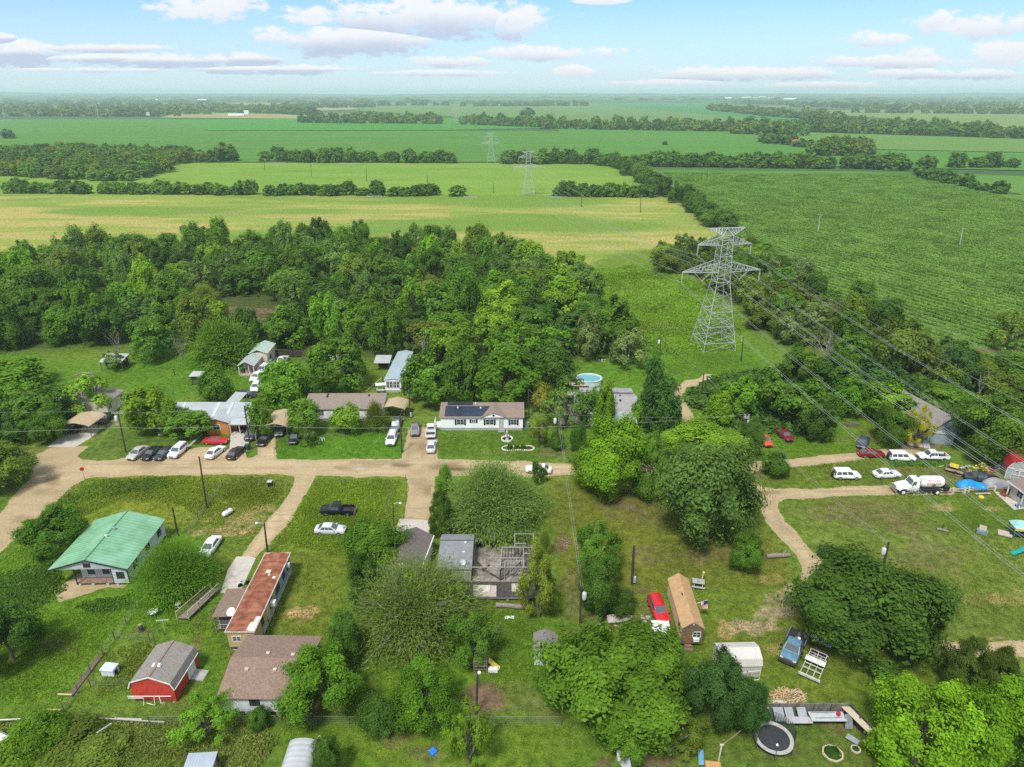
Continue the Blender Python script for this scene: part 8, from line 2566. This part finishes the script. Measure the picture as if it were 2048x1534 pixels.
 o = MB().tube([(B.x + .7, B.y + .9, 0), (B.x + .9, B.y + 1.1, 1.3)], .08, 8).lathe([(.02, 0), (.16, .05), (.16, .25), (.02, .3)], (B.x + .9, B.y + 1.1, 1.25), 10).build('garden_torch', M('torch_lime', (.50, .52, .22), .6), None)
 tag(o, 'pale lime garden post with white head behind the picnic table', 'garden post')
 F = V((21.8 + 1.35, 68.2 + .4, 2.35))
 t = thing('flag', 'striped national flag on a short slanted staff at the plywood-roofed cabin', 'flag', F)
 MB().tube([(0, 0, 0), (1.5, -.1, .75)], .025, 6).build('staff', tw, t)
 st = MB(); wh = MB()
 for k in range(13):
  # the cloth hangs down in folds from the staff
  for q in range(6):
   u0, u1 = q / 6, (q + 1) / 6
   xa = .62 + .85 * k / 13; xb = .62 + .85 * (k + 1) / 13
   w = lambda u, x: .08 * math.sin(u * 5 + x * 4)
   p4 = [(xa + u0 * .28, -.1 + w(u0, xa), .3 + xa * .28 - u0 * 1.25), (xb + u0 * .28, -.1 + w(u0, xb), .3 + xb * .28 - u0 * 1.25), (xb + u1 * .28, -.1 + w(u1, xb), .3 + xb * .28 - u1 * 1.25), (xa + u1 * .28, -.1 + w(u1, xa), .3 + xa * .28 - u1 * 1.25)]
   if k >= 6 and q < 3:
    continue
   (st if k % 2 == 0 else wh).sheet(p4, .008)
 st.build('red_stripes', M('flag_red', (.50, .03, .05), .8), t)
 wh.build('white_stripes', M('flag_white', (.75, .75, .75), .8), t)
 cn = MB()
 xa, xb = .62 + .85 * 6 / 13, .62 + .85
 cn.sheet([(xa, -.1 + .08 * math.sin(xa * 4), .3 + xa * .28), (xb, -.1 + .08 * math.sin(xb * 4), .3 + xb * .28), (xb + .14, -.1 + .08 * math.sin(2.5 + xb * 4), .3 + xb * .28 - .625), (xa + .14, -.1 + .08 * math.sin(2.5 + xa * 4), .3 + xa * .28 - .625)], .012)
 cn.build('canton', M('flag_blue', (.03, .04, .16), .8), t)
 o = MB().b(0, .25, 0, .9, 0, 1.6).build('red_cabinet', M('red_enamel', (.45, .02, .03), .35), None, loc=(23.2, 65.6, 0))
 tag(o, 'narrow red cabinet against the far side of the plywood-roofed cabin', 'cabinet')
 # tables, bins and posts at left
 B = at(308, 1231)
 t = thing('garden_table', 'round white garden table on the grass below the feathery tree', 'table', B)
 MB().lathe([(.02, .68), (.6, .68), (.62, .72), (.02, .72)], (0, 0, 0), 24).build('table_top', tw, t)
 for k in range(4):
  a = k * math.pi / 2 + .6
  MB().tube([(0, 0, .6), (.25 * math.cos(a), .25 * math.sin(a), .3), (.42 * math.cos(a), .42 * math.sin(a), 0)], .025, 6).build('leg', tw, t)
 for px, py, rz, col, lab in ((330, 1262, .1, (.44, .42, .34), 'wooden clothes-line cross with a white jug near the round garden table'), (216, 1480, .9, (.42, .41, .36), 'tilted clothes-line cross above the overgrown weeds')):
  B = at(px, py)
  t = thing('clothes_line_post', lab, 'clothes-line post', B, rz)
  m = M('line_post', (.40, .38, .33), .8)
  MB().tube([(0, 0, 0), (0, 0, 1.7)], .05, 8).build('post', M('fence_post', (.10, .085, .075), .9) if rz > .5 else m, t)
  MB().bar((-.75, 0, 1.7), (.75, 0, 1.72), .11, .11).build('crossbar', m, t)
 B = at(357, 1215)
 t = thing('bird_bath', 'white round basin under the feathery tree', 'bird bath', B)
 MB().lathe([(.02, 0), (.18, 0), (.1, .2), (.1, .5), (.35, .6), (.36, .66), (.02, .6)], (0, 0, 0), 16).build('basin', tw, t)
 o = MB().lathe([(.22, .0), (.36, .02), (.40, .1), (.36, .18), (.22, .2), (.22, 0)], tuple(at(292, 1212)), 18).build('tyre_ring', M('orange_tyre', (.32, .11, .04), .8), None, smooth=50)
 tag(o, 'orange-brown tyre lying in the grass below the feathery tree', 'tyre')
 o = MB().lathe([(.02, 0), (.3, .05), (.36, .2), (.3, .22), (.02, .1)], tuple(at(338, 1199)), 14).build('plastic_tub', M('teal_plastic', (.05, .36, .36), .5), None)
 tag(o, 'turquoise plastic tub under the feathery tree', 'tub')
 o = MB().hexa([(-.3, -.2, 0), (.3, -.2, 0), (.3, .2, 0), (-.3, .2, 0), (-.22, -.12, .4), (.22, -.12, .4), (.25, .15, .3), (-.25, .15, .3)]).build('broken_chair', M('beige_plastic', (.45, .42, .36), .7), None, loc=at(322, 1197))
 tag(o, 'pale broken chair beside the turquoise tub', 'chair')
 B = at(283, 1262)
 t = thing('stump_planter', 'dark tree stump with a pot on top near the clothes-line', 'stump', B)
 MB().lathe([(.02, 0), (.36, 0), (.27, .3), (.27, .75), (.02, .78)], (0, 0, 0), 12).build('stump', M('log_dark', (.06, .05, .045), .95), t)
 MB().lathe([(.02, .76), (.14, .76), (.2, 1.05), (.02, 1.05)], (0, 0, 0), 10).build('pot', M('pot_clay', (.3, .27, .25), .7), t)
 B = at(222, 1347)
 t = thing('dog_house', 'pale blue-white box kennel in the weedy pen', 'kennel', B, R(-6))
 MB().b(-.75, .75, -.5, .5, 0, .95).build('box', M('kennel_white', (.60, .64, .66), .7, 0, .12), t)
 MB().hexa([(-.85, -.6, .95), (.85, -.6, .95), (.85, .6, 1.0), (-.85, .6, 1.0), (-.8, -.55, 1.06), (.8, -.55, 1.06), (.8, .55, 1.12), (-.8, .55, 1.12)]).build('lid', M('kennel_lid', (.50, .58, .64), .6), t)
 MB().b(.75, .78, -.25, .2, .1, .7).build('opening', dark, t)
 for (x0, y0, x1, y1, z, w, col, lab) in ((118, 1395, 146, 1396, .5, .14, (.56, .50, .26), 'short yellowish board laid on the corner of the chain-link fence'), (77, 1428, 124, 1427, .55, .2, (.55, .46, .16), 'yellow board lying across the weeds at lower left'), (-10, 1450, 101, 1445, .7, .1, (.62, .63, .62), 'long white pipe rail at the lower left edge'),
            (200, 1441, 330, 1449, .35, .1, (.40, .40, .38), 'thin grey pipe along the ground below the red barn shed'), (230, 1440, 284, 1442, .2, .22, (.46, .42, .40), 'pale plank stack below the red barn shed'), (1805, 1362, 1830, 1369, .1, .12, (.46, .40, .36), 'pale plank on the grass left of the bright yellow-green tree'),
            (733, 783, 763, 757, .15, .16, (.58, .56, .48), 'long pale pipe on the lawn beside the blue-roofed trailer'), (1875, 935, 1900, 931, .15, .14, (.50, .48, .44), 'pale plank beside the white extended-cab pickup')):
  a, b = at(x0, y0), at(x1, y1)
  o = MB().bar((a.x, a.y, z), (b.x, b.y, z), w, .1).build('plank', M('plank' + lab[:9], col, .8, 0, .12), None)
  tag(o, lab, 'board')
 # white pipes in front of the red barn
 t = thing('pipe_barrier', 'white plastic pipe frame in front of the red barn shed', 'pipe frame', (0, 0, 0))
 pz = lambda x, y, z: (P(x, y, z).x, 55.25 - (1.1 - z) * .3, z + .15)
 for pts in (((264, 1381, 1.1), (321, 1381, 1.1), (350, 1382, 1.1)), ((260, 1393, .9), (293, 1390, .9), (294, 1402, .1)), ((317, 1379, 1.15), (319, 1398, .1), (304, 1391, .35)), ((327, 1380, 1.1), (331, 1395, .3))):
  MB().tube([pz(*q) for q in pts], .045, 6).build('pipe', tw, t)
 heap(338, 1400, 1.0, .6, .5, 26, 'rubble_heap', 'heap of pale stones and boards at the corner of the red barn shed', 'rubble heap', [(.38, .35, .30), (.30, .27, .23)], 4, False)
 heap(170, 752, 2.6, 1.6, .9, 120, 'brush_pile', 'grey brush pile on the back lawn at left', 'brush pile', [(.22, .18, .14), (.30, .26, .21)], 5)
 heap(1704, 851, 1.8, 1.0, .5, 80, 'brush_pile', 'brown brush pile above the dark blue sedan', 'brush pile', [(.24, .19, .13), (.17, .13, .09)], 6)
 heap(1575, 1392, 2.0, .9, .5, 110, 'timber_heap', 'orange-tan heap of splintered wood slats above the board fence', 'wood heap', [(.55, .36, .19), (.50, .34, .20), (.56, .44, .30)], 7)
 heap(1558, 1408, .8, .5, .3, 22, 'rubble_heap', 'small pale rubble heap beside the splintered wood slats', 'rubble heap', [(.50, .44, .38)], 8, False)
 heap(1214, 1255, 1.7, 1.0, .25, 24, 'board_pile', 'old brown boards lying left of the abandoned open boat', 'board pile', [(.30, .23, .16), (.22, .17, .13)], 9, False)
 heap(1225, 765, 1, .7, .3, 16, 'stick_pile', 'little dark stick pile on the lawn right of the pool', 'stick pile', [(.14, .11, .08)], 10)
 heap(1130, 1086, .7, 1.4, .35, 40, 'mulch_pile', 'reddish brush and mulch strip right of the ruined house', 'mulch pile', [(.30, .19, .13), (.22, .15, .11)], 12)
 # bins, tank, sign
 B = at(541, 973)
 t = thing('wheeled_bin', 'black wheeled bin with pale lid at the farm track entrance', 'bin', B)
 MB().hexa([(-.3, -.3, .06), (.3, -.3, .06), (.3, .3, .06), (-.3, .3, .06), (-.36, -.38, 1.0), (.36, -.38, 1.0), (.36, .38, 1.0), (-.36, .38, 1.0)]).build('bin', M('bin_black', (.02, .022, .028), .5), t)
 MB().b(-.38, .38, -.42, .42, 1.0, 1.09).build('lid', M('lid_pale', (.45, .48, .5), .5), t)
 B = at(1560, 914)
 t = thing('wheeled_bin', 'black bin beside the round bush at the gravel fork', 'bin', B)
 MB().hexa([(-.3, -.3, .06), (.3, -.3, .06), (.3, .3, .06), (-.3, .3, .06), (-.36, -.38, 1.0), (.36, -.38, 1.0), (.36, .38, 1.0), (-.36, .38, 1.0)]).build('bin', M('bin_black', (.02, .022, .028), .5), t)
 MB().b(-.38, .38, -.42, .42, 1.0, 1.09).build('lid', M('lid_grey', (.07, .075, .08), .6), t)
 B = at(495, 899)
 t = thing('wheeled_bin', 'dark green bin at the driveway corner pole', 'bin', B)
 MB().hexa([(-.3, -.3, .06), (.3, -.3, .06), (.3, .3, .06), (-.3, .3, .06), (-.36, -.38, 1.0), (.36, -.38, 1.0), (.36, .38, 1.0), (-.36, .38, 1.0)]).build('bin', M('bin_green', (.02, .09, .06), .5), t)
 MB().b(-.38, .38, -.42, .42, 1.0, 1.09).build('lid', M('bin_green', (.02, .09, .06), .5), t)
 B = at(456, 1031)
 t = thing('gas_tank', 'white horizontal propane tank in the grass right of the bare black pole', 'gas tank', B, R(62))
 MB().lathe([(.02, -.95), (.28, -.88), (.4, -.7), (.42, -.5), (.42, .5), (.4, .7), (.28, .88), (.02, .95)], (0, 0, .6), 18, axis='x').build('tank', tw, t, smooth=40)
 for x in (-.5, .5):
  MB().b(x - .06, x + .06, -.25, .25, 0, .3).build('foot', dark, t)
 MB().lathe([(.02, 0), (.14, 0), (.14, .16), (.02, .2)], (0, 0, 1.0), 12).build('valve_cover', steel, t)
 B = at(170, 960)
 t = thing('stop_sign', 'small red octagon road sign on a thin post at the dirt junction', 'road sign', B, R(20))
 MB().tube([(0, 0, 0), (0, 0, 2.0)], .035, 6).build('post', steel, t)
 oc = [(.38 * math.cos(math.pi / 8 + k * math.pi / 4), 2.2 + .38 * math.sin(math.pi / 8 + k * math.pi / 4)) for k in range(8)]
 MB().prism(oc, -.05, -.035).build('sign_face', M('sign_red', (.42, .03, .03), .5), t)
 # lawn ornaments of the white house
 B = at(1014, 879)
 t = thing('fountain', 'pale statue on a column inside a white ring on the white house lawn', 'fountain', B)
 MB().lathe([(1.05, 0), (1.15, 0), (1.15, .35), (1.05, .35), (.95, .3), (.95, 0)], (0, 0, 0), 24).build('basin_ring', tw, t)
 MB().lathe([(.02, 0), (.4, 0), (.3, .2), (.16, .35), (.14, 1.0), (.35, 1.12), (.02, 1.14)], (0, 0, 0), 14).build('pedestal', M('statue_stone', (.36, .38, .34), .8), t)
 MB().lathe([(.02, 1.12), (.2, 1.14), (.26, 1.5), (.22, 1.85), (.1, 2.0), (.13, 2.12), (.1, 2.28), (.02, 2.32)], (0, 0, 0), 12).build('statue', M('statue_stone', (.36, .38, .34), .8), t, smooth=60)
 B = at(1036, 897)
 t = thing('flower_bed', 'flower bed edged with white stones on the white house lawn', 'flower bed', B)
 rs = random.Random(2)
 mb = MB()
 for k in range(44):
  a = k / 44 * 6.283
  x, y = 3.0 * math.cos(a), 1.0 * math.sin(a) + .25 * math.sin(3 * a)
  s = rs.uniform(.12, .22)
  mb.lathe([(.02, 0), (s, .03), (s * .9, s), (.02, s * 1.2)], (x, y, 0), 6)
 o = mb.build('stone_edging', M('edge_stone', (.56, .52, .44), .9), t)
 for k, (x, y, hh) in enumerate(((-1.6, .1, .8), (-.2, .2, .5), (.9, .1, .6), (1.9, -.1, .4))):
  me, _, _ = proto('bush', k % 2, 1)
  c = bpy.data.objects.new('plant', me)
  COL.objects.link(c)
  c.parent = t; c.location = (x, y, hh * .4); c.scale = (.55, .5, hh * .6); c.color = ((.05, .12, .02, 1), (.10, .13, .03, 1))[k % 2]
 B = at(643, 884)
 t = thing('lawn_ornament', 'white arched lawn ornament on the bright lawn', 'lawn ornament', B)
 for x in (-.3, .25):
  MB().tube([(x, 0, 0), (x + .05, 0, .7), (x + .2, 0, .95), (x + .38, 0, .75), (x + .4, 0, .3)], .07, 8).build('arch', tw, t, smooth=60)
 MB().lathe([(.02, 0), (.2, .02), (.14, .14), (.02, .16)], (-.35, -.6, 0), 10).build('base_stone', M('edge_stone', (.56, .52, .44), .9), t)
 o = MB().bar((P(1136, 924).x, P(1136, 924).y, .25), (P(1156, 924).x, P(1156, 924).y, .25), .25, .5).build('timber_barrier', M('log_dark', (.06, .05, .045), .95), None)
 tag(o, 'dark timber barrier at the road edge left of the tall light green tree', 'barrier')
 # tyres in the ruin
 for px, lab in ((960, 'left black tyre lying inside the ruined house'), (987, 'right black tyre lying inside the ruined house')):
  B = at(px, 1094, .6)
  o = MB().lathe([(.3, -.14), (.5, -.14), (.56, -.06), (.56, .06), (.5, .14), (.3, .14), (.3, -.14)], (B.x, B.y, 1.06), 22, axis='y').build('tyre', M('tyre', (.022, .022, .022), .9), None, smooth=50)
  tag(o, lab, 'tyre', 'tyres in the ruined house')
 # play things
 B = at(962, 1345)
 t = thing('climbing_frame', 'grey wooden climbing frame at the foot of the lamp pole', 'climbing frame', B)
 f = MB()
 for x in (-.8, .7):
  for y in (0, 1.4):
   f.bar((x, y, 0), (x, y, 1.7), .1)
 for z in (.5, .9, 1.3, 1.7):
  f.bar((-.8, 0, z), (.7, 0, z), .07)
 f.bar((-.8, 1.4, 1.7), (.7, 1.4, 1.7), .08).bar((-.8, 0, 1.7), (-.8, 1.4, 1.7), .08).bar((.7, 0, 1.7), (.7, 1.4, 1.7), .08)
 f.build('frame', M('weathered_wood', (.2, .17, .14), .9), t)
 MB().b(-.8, .7, .05, 1.35, .95, 1.02).build('platform', M('weathered_wood', (.2, .17, .14), .9), t)
 def slide(a, b, w, col, label):
  a, b = V(a), V(b)
  t = thing('slide', label, 'slide', (0, 0, 0))
  d = (b - a); s = V((d.y, -d.x, 0)).normalized() * w / 2
  rings = []
  for f_, dz in ((0, .0), (.2, .02), (.6, -.12), (.9, -.06), (1, 0)):
   c = a.lerp(b, f_) + V((0, 0, dz))
   rings.append([c - s + V((0, 0, .16)), c - s, c + s, c + s + V((0, 0, .16)), c + s * .9 + V((0, 0, .16)), c + s * .88 + V((0, 0, .05)), c - s * .88 + V((0, 0, .05)), c - s * .9 + V((0, 0, .16))])
  MB().loft(rings).build('chute', M('slide' + label[:6], col, .45), t)
  return t
 slide(P(977, 1320, 1.1), P(999, 1338, .1), .6, (.62, .50, .10), 'yellow plastic slide dropping right from the climbing frame')
 slide(P(1401, 1500, 1.2), P(1403, 1530, .1), .55, (.13, .30, .46), 'blue plastic slide below the drooping olive branches')
 slide(P(2075, 1085, 1.3), P(2024, 1108, .1), .7, (.01, .30, .27), 'teal plastic slide at the right edge')
 o = MB().lathe([(.02, 0), (.5, 0), (.5, .3), (.35, .42), (.02, .42)], (0, 0, 0), 4).build('toy_box', M('toy_blue', (.03, .22, .62), .5), None, loc=at(866, 1505))
 tag(o, 'bright blue plastic toy on the bottom yard grass', 'toy')
 o = MB().b(-.55, .55, -.3, .3, 0, .45).build('white_crate', tw, None, loc=at(986, 1342))
 tag(o, 'white crate under the yellow plastic slide', 'crate')
 B = at(1437, 1522)
 t = thing('clothes_line_post', 'tall cream post with short crossbar left of the trampoline', 'clothes-line post', B)
 MB().tube([(0, 0, 0), (.05, 0, 2.3)], .09, 8).build('post', M('post_cream', (.56, .51, .42), .8), t)
 MB().bar((-.15, 0, 2.3), (.25, 0, 2.3), .12).build('crossbar', M('post_cream', (.56, .51, .42), .8), t)
 cable((B.x, B.y, 2.25), (25.0, 51.6, 2.0), 'pale clothes line sagging from the cream post to the trampoline', .25, .02, None, 10, M('rope_tan', (.50, .40, .30), .9))
 A = P(1425, 1530, .7)
 t = thing('wood_table', 'orange-brown wooden table top at the bottom edge left of the trampoline', 'table', (A.x, A.y - .4, 0), R(-8))
 MB().b(-.75, .75, -.9, .8, .68, .74).build('table_top', M('table_orange', (.52, .29, .11), .7, 0, .1, 2), t)
 for x in (-.6, .6):
  for y in (-.7, .6):
   MB().b(x - .05, x + .05, y - .05, y + .05, 0, .68).build('leg', dark, t)
 o = MB().b(-.6, .6, -1.1, 1.1, 1.5, 1.58).b(-.5, .5, -1.0, 1.0, 0, 1.5).build('white_cupboard', M('table_white', (.45, .48, .49), .5), None, loc=at(1245, 1536))
 tag(o, 'white flat-topped cupboard under the huge spreading tree at the bottom edge', 'cupboard')
 o = MB().sheet([(-.4, -.2, .1), (.4, -.2, .1), (.4, .45, 1.5), (-.4, .45, 1.5)], .04).build('metal_sheet', M('panel_blue', (.24, .28, .32), .5, .2), None, loc=at(1696, 1456))
 tag(o, 'grey panel leaning at the inner corner of the board fence', 'panel')
 a = at(1692, 1475); b = at(1716, 1490)
 o = MB().bar((a.x, a.y, .3), (b.x, b.y, .3), .7, .08).build('metal_sheet', M('panel_zinc', (.36, .40, .42), .45, .3), None)
 tag(o, 'zinc sheet lying on the dirt inside the board fence corner', 'panel')
 # right-hand yard
 B = at(2040, 1072)
 t = thing('play_house', 'teal and yellow canopied playset cut by the right edge', 'playset', B, R(-10))
 MB().hexa([(-1.6, -1.1, 1.9), (1.6, -1.1, 1.9), (1.6, 1.1, 1.9), (-1.6, 1.1, 1.9), (-1.0, -.5, 2.5), (1.0, -.5, 2.5), (1.0, .5, 2.5), (-1.0, .5, 2.5)]).build('canopy', M('canopy_teal', (.30, .58, .55), .6), t)
 MB().b(-1.62, 1.62, -1.14, -1.1, 1.55, 1.95).build('valance', M('toy_yellow', (.62, .50, .05), .5), t)
 for x in (-1.4, 1.4):
  for y in (-.95, .95):
   MB().tube([(x, y, 0), (x, y, 1.9)], .06, 8).build('post', M('teal_post', (.02, .25, .20), .5), t)
 MB().b(-1.3, 1.3, -.9, .9, .75, .85).build('platform', M('toy_navy', (.04, .05, .12), .6), t)
 B = at(1963, 1068)
 t = thing('armchair', 'overturned blue-grey armchair on the right-hand lawn', 'armchair', B, R(-35))
 bl = M('chair_blue', (.16, .22, .24), .8, 0, .3, 3)
 MB().b(-.5, .5, -.4, .4, .1, .5).build('seat', bl, t)
 MB().hexa([(-.5, .3, .4), (.5, .3, .4), (.5, .5, .4), (-.5, .5, .4), (-.45, .55, 1.1), (.45, .55, 1.1), (.45, .75, 1.1), (-.45, .75, 1.1)]).build('backrest', M('chair_beige', (.42, .38, .32), .8), t)
 for s in (-1, 1):
  MB().b(s * .6 - .12, s * .6 + .12, -.4, .45, .05, .7).build('armrest', bl, t)
 B = at(2008, 1071)
 t = thing('rolled_carpet', 'pale pallet and rolled carpet beside the overturned armchair', 'carpet roll', B, R(-28))
 MB().lathe([(.02, -.9), (.28, -.9), (.3, 0), (.28, .9), (.02, .9)], (0, -.3, .3), 14, axis='x').build('roll', M('carpet_tan', (.40, .36, .32), .95), t, smooth=40)
 MB().b(-.8, .7, .1, 1.0, .1, .3).build('pallet', M('pallet_tan', (.45, .38, .30), .9), t)
 log(1884, 1062, 1.5, .2, -.4, 'short broken post stump with pale wood on the tanker lawn')
 o = MB().tube([(0, 0, 0), (.02, 0, 1.1)], .09, 7).build('stake', M('log_dark', (.06, .05, .045), .95), None, loc=at(1884, 1062) + V((.1, .2, 0)))
 tag(o, 'dark upright stake behind the short broken post stump', 'stake')
 B = at(2036, 1016)
 t = thing('tricycle', 'small blue and white ride-on trike on the concrete path', 'trike', B, R(60))
 MB().b(-.3, .3, -.2, .2, .45, .7).build('seat', M('toy_blue', (.03, .22, .62), .5), t)
 MB().lathe([(.1, -.06), (.34, -.06), (.36, 0), (.34, .06), (.1, .06)], (-.55, 0, .36), 16, axis='y').build('wheel', tw, t)
 for s in (-1, 1):
  MB().lathe([(.08, -.05), (.22, -.05), (.22, .05), (.08, .05)], (.4, s * .35, .22), 12, axis='y').build('wheel', M('tyre', (.022, .022, .022), .9), t)
 MB().tube([(-.55, 0, .4), (-.35, 0, 1.0), (.2, 0, .5)], .04, 6).build('frame', M('toy_blue', (.03, .22, .62), .5), t)
 B = at(2008, 993)
 t = thing('garden_chair', 'dark red garden chair by the concrete path at the right edge', 'chair', B, R(30))
 rd = M('chair_red', (.30, .035, .025), .6)
 MB().b(-.35, .35, -.35, .3, .38, .45).build('seat', rd, t)
 MB().hexa([(-.35, .28, .4), (.35, .28, .4), (.35, .36, .4), (-.35, .36, .4), (-.35, .5, 1.15), (.35, .5, 1.15), (.35, .58, 1.15), (-.35, .58, 1.15)]).build('backrest', rd, t)
 for x in (-.3, .3):
  for y in (-.3, .25):
   MB().b(x - .03, x + .03, y - .03, y + .03, 0, .38).build('leg', rd, t)
 o = MB().lathe([(.02, 0), (.45, 0), (.4, .25), (.25, .32), (.02, .3)], tuple(at(1962, 995)), 12).build('yellow_tub', M('toy_yellow', (.62, .50, .05), .5), None)
 tag(o, 'yellow tub on the grass below the tanker rail fence', 'tub')
 a, b = at(1950, 991), at(1980, 990)
 o = MB().bar((a.x, a.y, .35), (b.x, b.y, .35), .3, .06).bar((a.x + .3, a.y, 0), (a.x + .3, a.y, .33), .1).bar((b.x - .3, b.y, 0), (b.x - .3, b.y, .33), .1).build('plank_bench', M('rail_tan', (.46, .39, .29), .85), None)
 tag(o, 'low plank bench below the tanker rail fence', 'bench')
 # junk around the loaded pickup
 B = at(1910, 944)
 t = thing('utility_trailer', 'open utility trailer with a yellow board, left of the loaded black pickup', 'trailer', B, R(-35))
 MB().b(-1.5, 1.5, -.9, .9, .45, .55).build('deck', M('rusty_dark', (.06, .045, .04), .8), t)
 MB().b(-1.5, 1.5, -.94, -.9, .45, .8).b(-1.54, -1.5, -.9, .9, .45, .8).build('side_rail', M('pale_lumber', (.45, .38, .26), .8), t)
 MB().sheet([(-1.0, -.3, 1.0), (.3, -.3, .95), (.3, .9, 1.15), (-1.0, .9, 1.2)], .06).build('yellow_board', M('board_yellow', (.58, .40, .04), .6), t)
 for s in (-1, 1):
  MB().lathe([(.1, -.09), (.3, -.09), (.32, 0), (.3, .09), (.1, .09)], (0, s * .95, .32), 14, axis='y').build('wheel', M('tyre', (.022, .022, .022), .9), t)
 for (x, y, rx, ry, h, n, lab, cols, sd) in ((1938, 940, 1.6, 1.0, .9, 26, 'white scrap heap between the utility trailer and the pickup', [(.55, .58, .58), (.40, .42, .42)], 14), (1957, 944, 1.9, .8, 2.1, 30, 'yellow scrap heap behind the loaded black pickup', [(.60, .46, .03), (.55, .42, .04)], 15), (1980, 954, 1.4, .6, 2.0, 26, 'red scrap heap beside the loaded black pickup', [(.48, .04, .04), (.42, .05, .07), (.10, .09, .22)], 16),
            (1922, 952, 1.2, .6, .5, 22, 'dark scrap heap below the utility trailer', [(.10, .09, .09), (.30, .20, .18)], 17), (2000, 938, 3.0, 1.0, .7, 60, 'mixed grey rubbish under the large dark tree at right', [(.30, .32, .33), (.20, .12, .09), (.10, .10, .11)], 18), (1185, 849, 2.4, 1.0, .7, 36, 'coloured toys and tubs in front of the grey-roofed house', [(.40, .06, .05), (.06, .30, .32), (.2, .18, .16)], 19),
            (1240, 846, 2.2, .7, .5, 40, 'red, blue and white clutter before the front porch', [(.42, .05, .05), (.05, .08, .36), (.55, .55, .5)], 20), (1203, 722, 1.4, .7, .6, 20, 'white and dark junk under the grey-green drooping tree', [(.5, .52, .52), (.06, .06, .07)], 21), (440, 1226, 1.3, 1.6, .8, 46, 'dark junk pile between the ramp and the brown porch', [(.10, .085, .075), (.18, .15, .13)], 22),
            (950, 1080, 1.2, .6, .4, 20, 'white and grey scraps on the plain grey roof edge of the ruin', [(.5, .5, .5), (.1, .1, .1)], 23), (1290, 1238, .8, .6, .3, 12, 'grey scraps in front of the abandoned open boat', [(.35, .33, .3)], 24)):
  heap(x, y, rx, ry, h, n, 'scrap_heap', lab, 'scrap heap', cols, sd, False)
 # bikes on the concrete by the rusty trailer
 B = at(489, 1172)
 t = thing('bicycle', 'dark bicycle lying against the rusty-roofed trailer', 'bicycle', B, R(35))
 for x in (-.5, .5):
  MB().lathe([(.28, -.03), (.34, -.03), (.34, .03), (.28, .03), (.28, -.03)], (x, 0, .34), 20, axis='y').build('wheel', M('tyre', (.022, .022, .022), .9), t)
 MB().tube([(-.5, 0, .34), (-.1, 0, .35), (.3, 0, .85), (.5, 0, .34)], .025, 6).tube([(-.1, 0, .35), (-.25, 0, .85), (.3, 0, .82)], .025, 6).build('frame', M('bike_frame', (.3, .31, .33), .4), t)
 MB().b(-.4, -.12, -.07, .07, .86, .92).build('saddle', dark, t)
 o = MB().lathe([(.02, 0), (.3, .04), (.55, .16), (.56, .2), (.3, .1), (.02, .06)], (0, 0, 0), 20).build('satellite_dish', M('dish_pale', (.62, .63, .62), .4), None)
 q = P(463, 1224, 2.9)
 o.location = q; o.rotation_euler = (R(38), 0, R(-10))
 tag(o, 'big white satellite dish standing on the brown porch roof', 'satellite dish')
 # antenna cross bars
 o = MB().sheet([(-.6, 0, 0), (.6, 0, 0), (.6, .5, .02), (-.6, .5, .02)], .04).build('white_board', tw, None, loc=at(1019, 1238) + V((0, 0, .05)))
 tag(o, 'white square of board lying on the grass below the reddish rotten log', 'board')
 o = MB().lathe([(.02, 0), (.42, .05), (.5, .3), (.3, .5), (.02, .55)], tuple(at(322, 871)), 9).build('white_rock', M('edge_stone', (.56, .52, .44), .9), None, smooth=40)
 tag(o, 'white boulder on the lawn under the white-blossomed tree', 'rock')
 for px, lab in ((858, 'left of three tan stepping stones beside the grey garage'), (861, 'middle of three tan stepping stones beside the grey garage'), (860, 'lowest of three tan stepping stones beside the grey garage')):
  py = {858: 1079, 861: 1085, 860: 1091}[px]
  o = MB().lathe([(.02, 0), (.45, 0), (.45, .06), (.02, .06)], tuple(at(px, py)), 4).build('stepping_stone', M('step_tan', (.42, .33, .22), .9), None)
  tag(o, lab, 'stepping stone', 'stepping stones by the grey garage')
# ================================================================ assemble
import time
_t = time.time()
def step(n):
 print('STEP', n, round(time.time() - _t, 1), len(bpy.data.objects))
setup_world()
build_ground(); step('ground')
build_far()
build_haze()
build_cars(); step('cars')
build_houses(); step('houses')
build_pylons()
build_poles()
build_fences()
build_props(); step('props')
build_plants(); step('plants')
print('far', build_far_woods()); step('far')
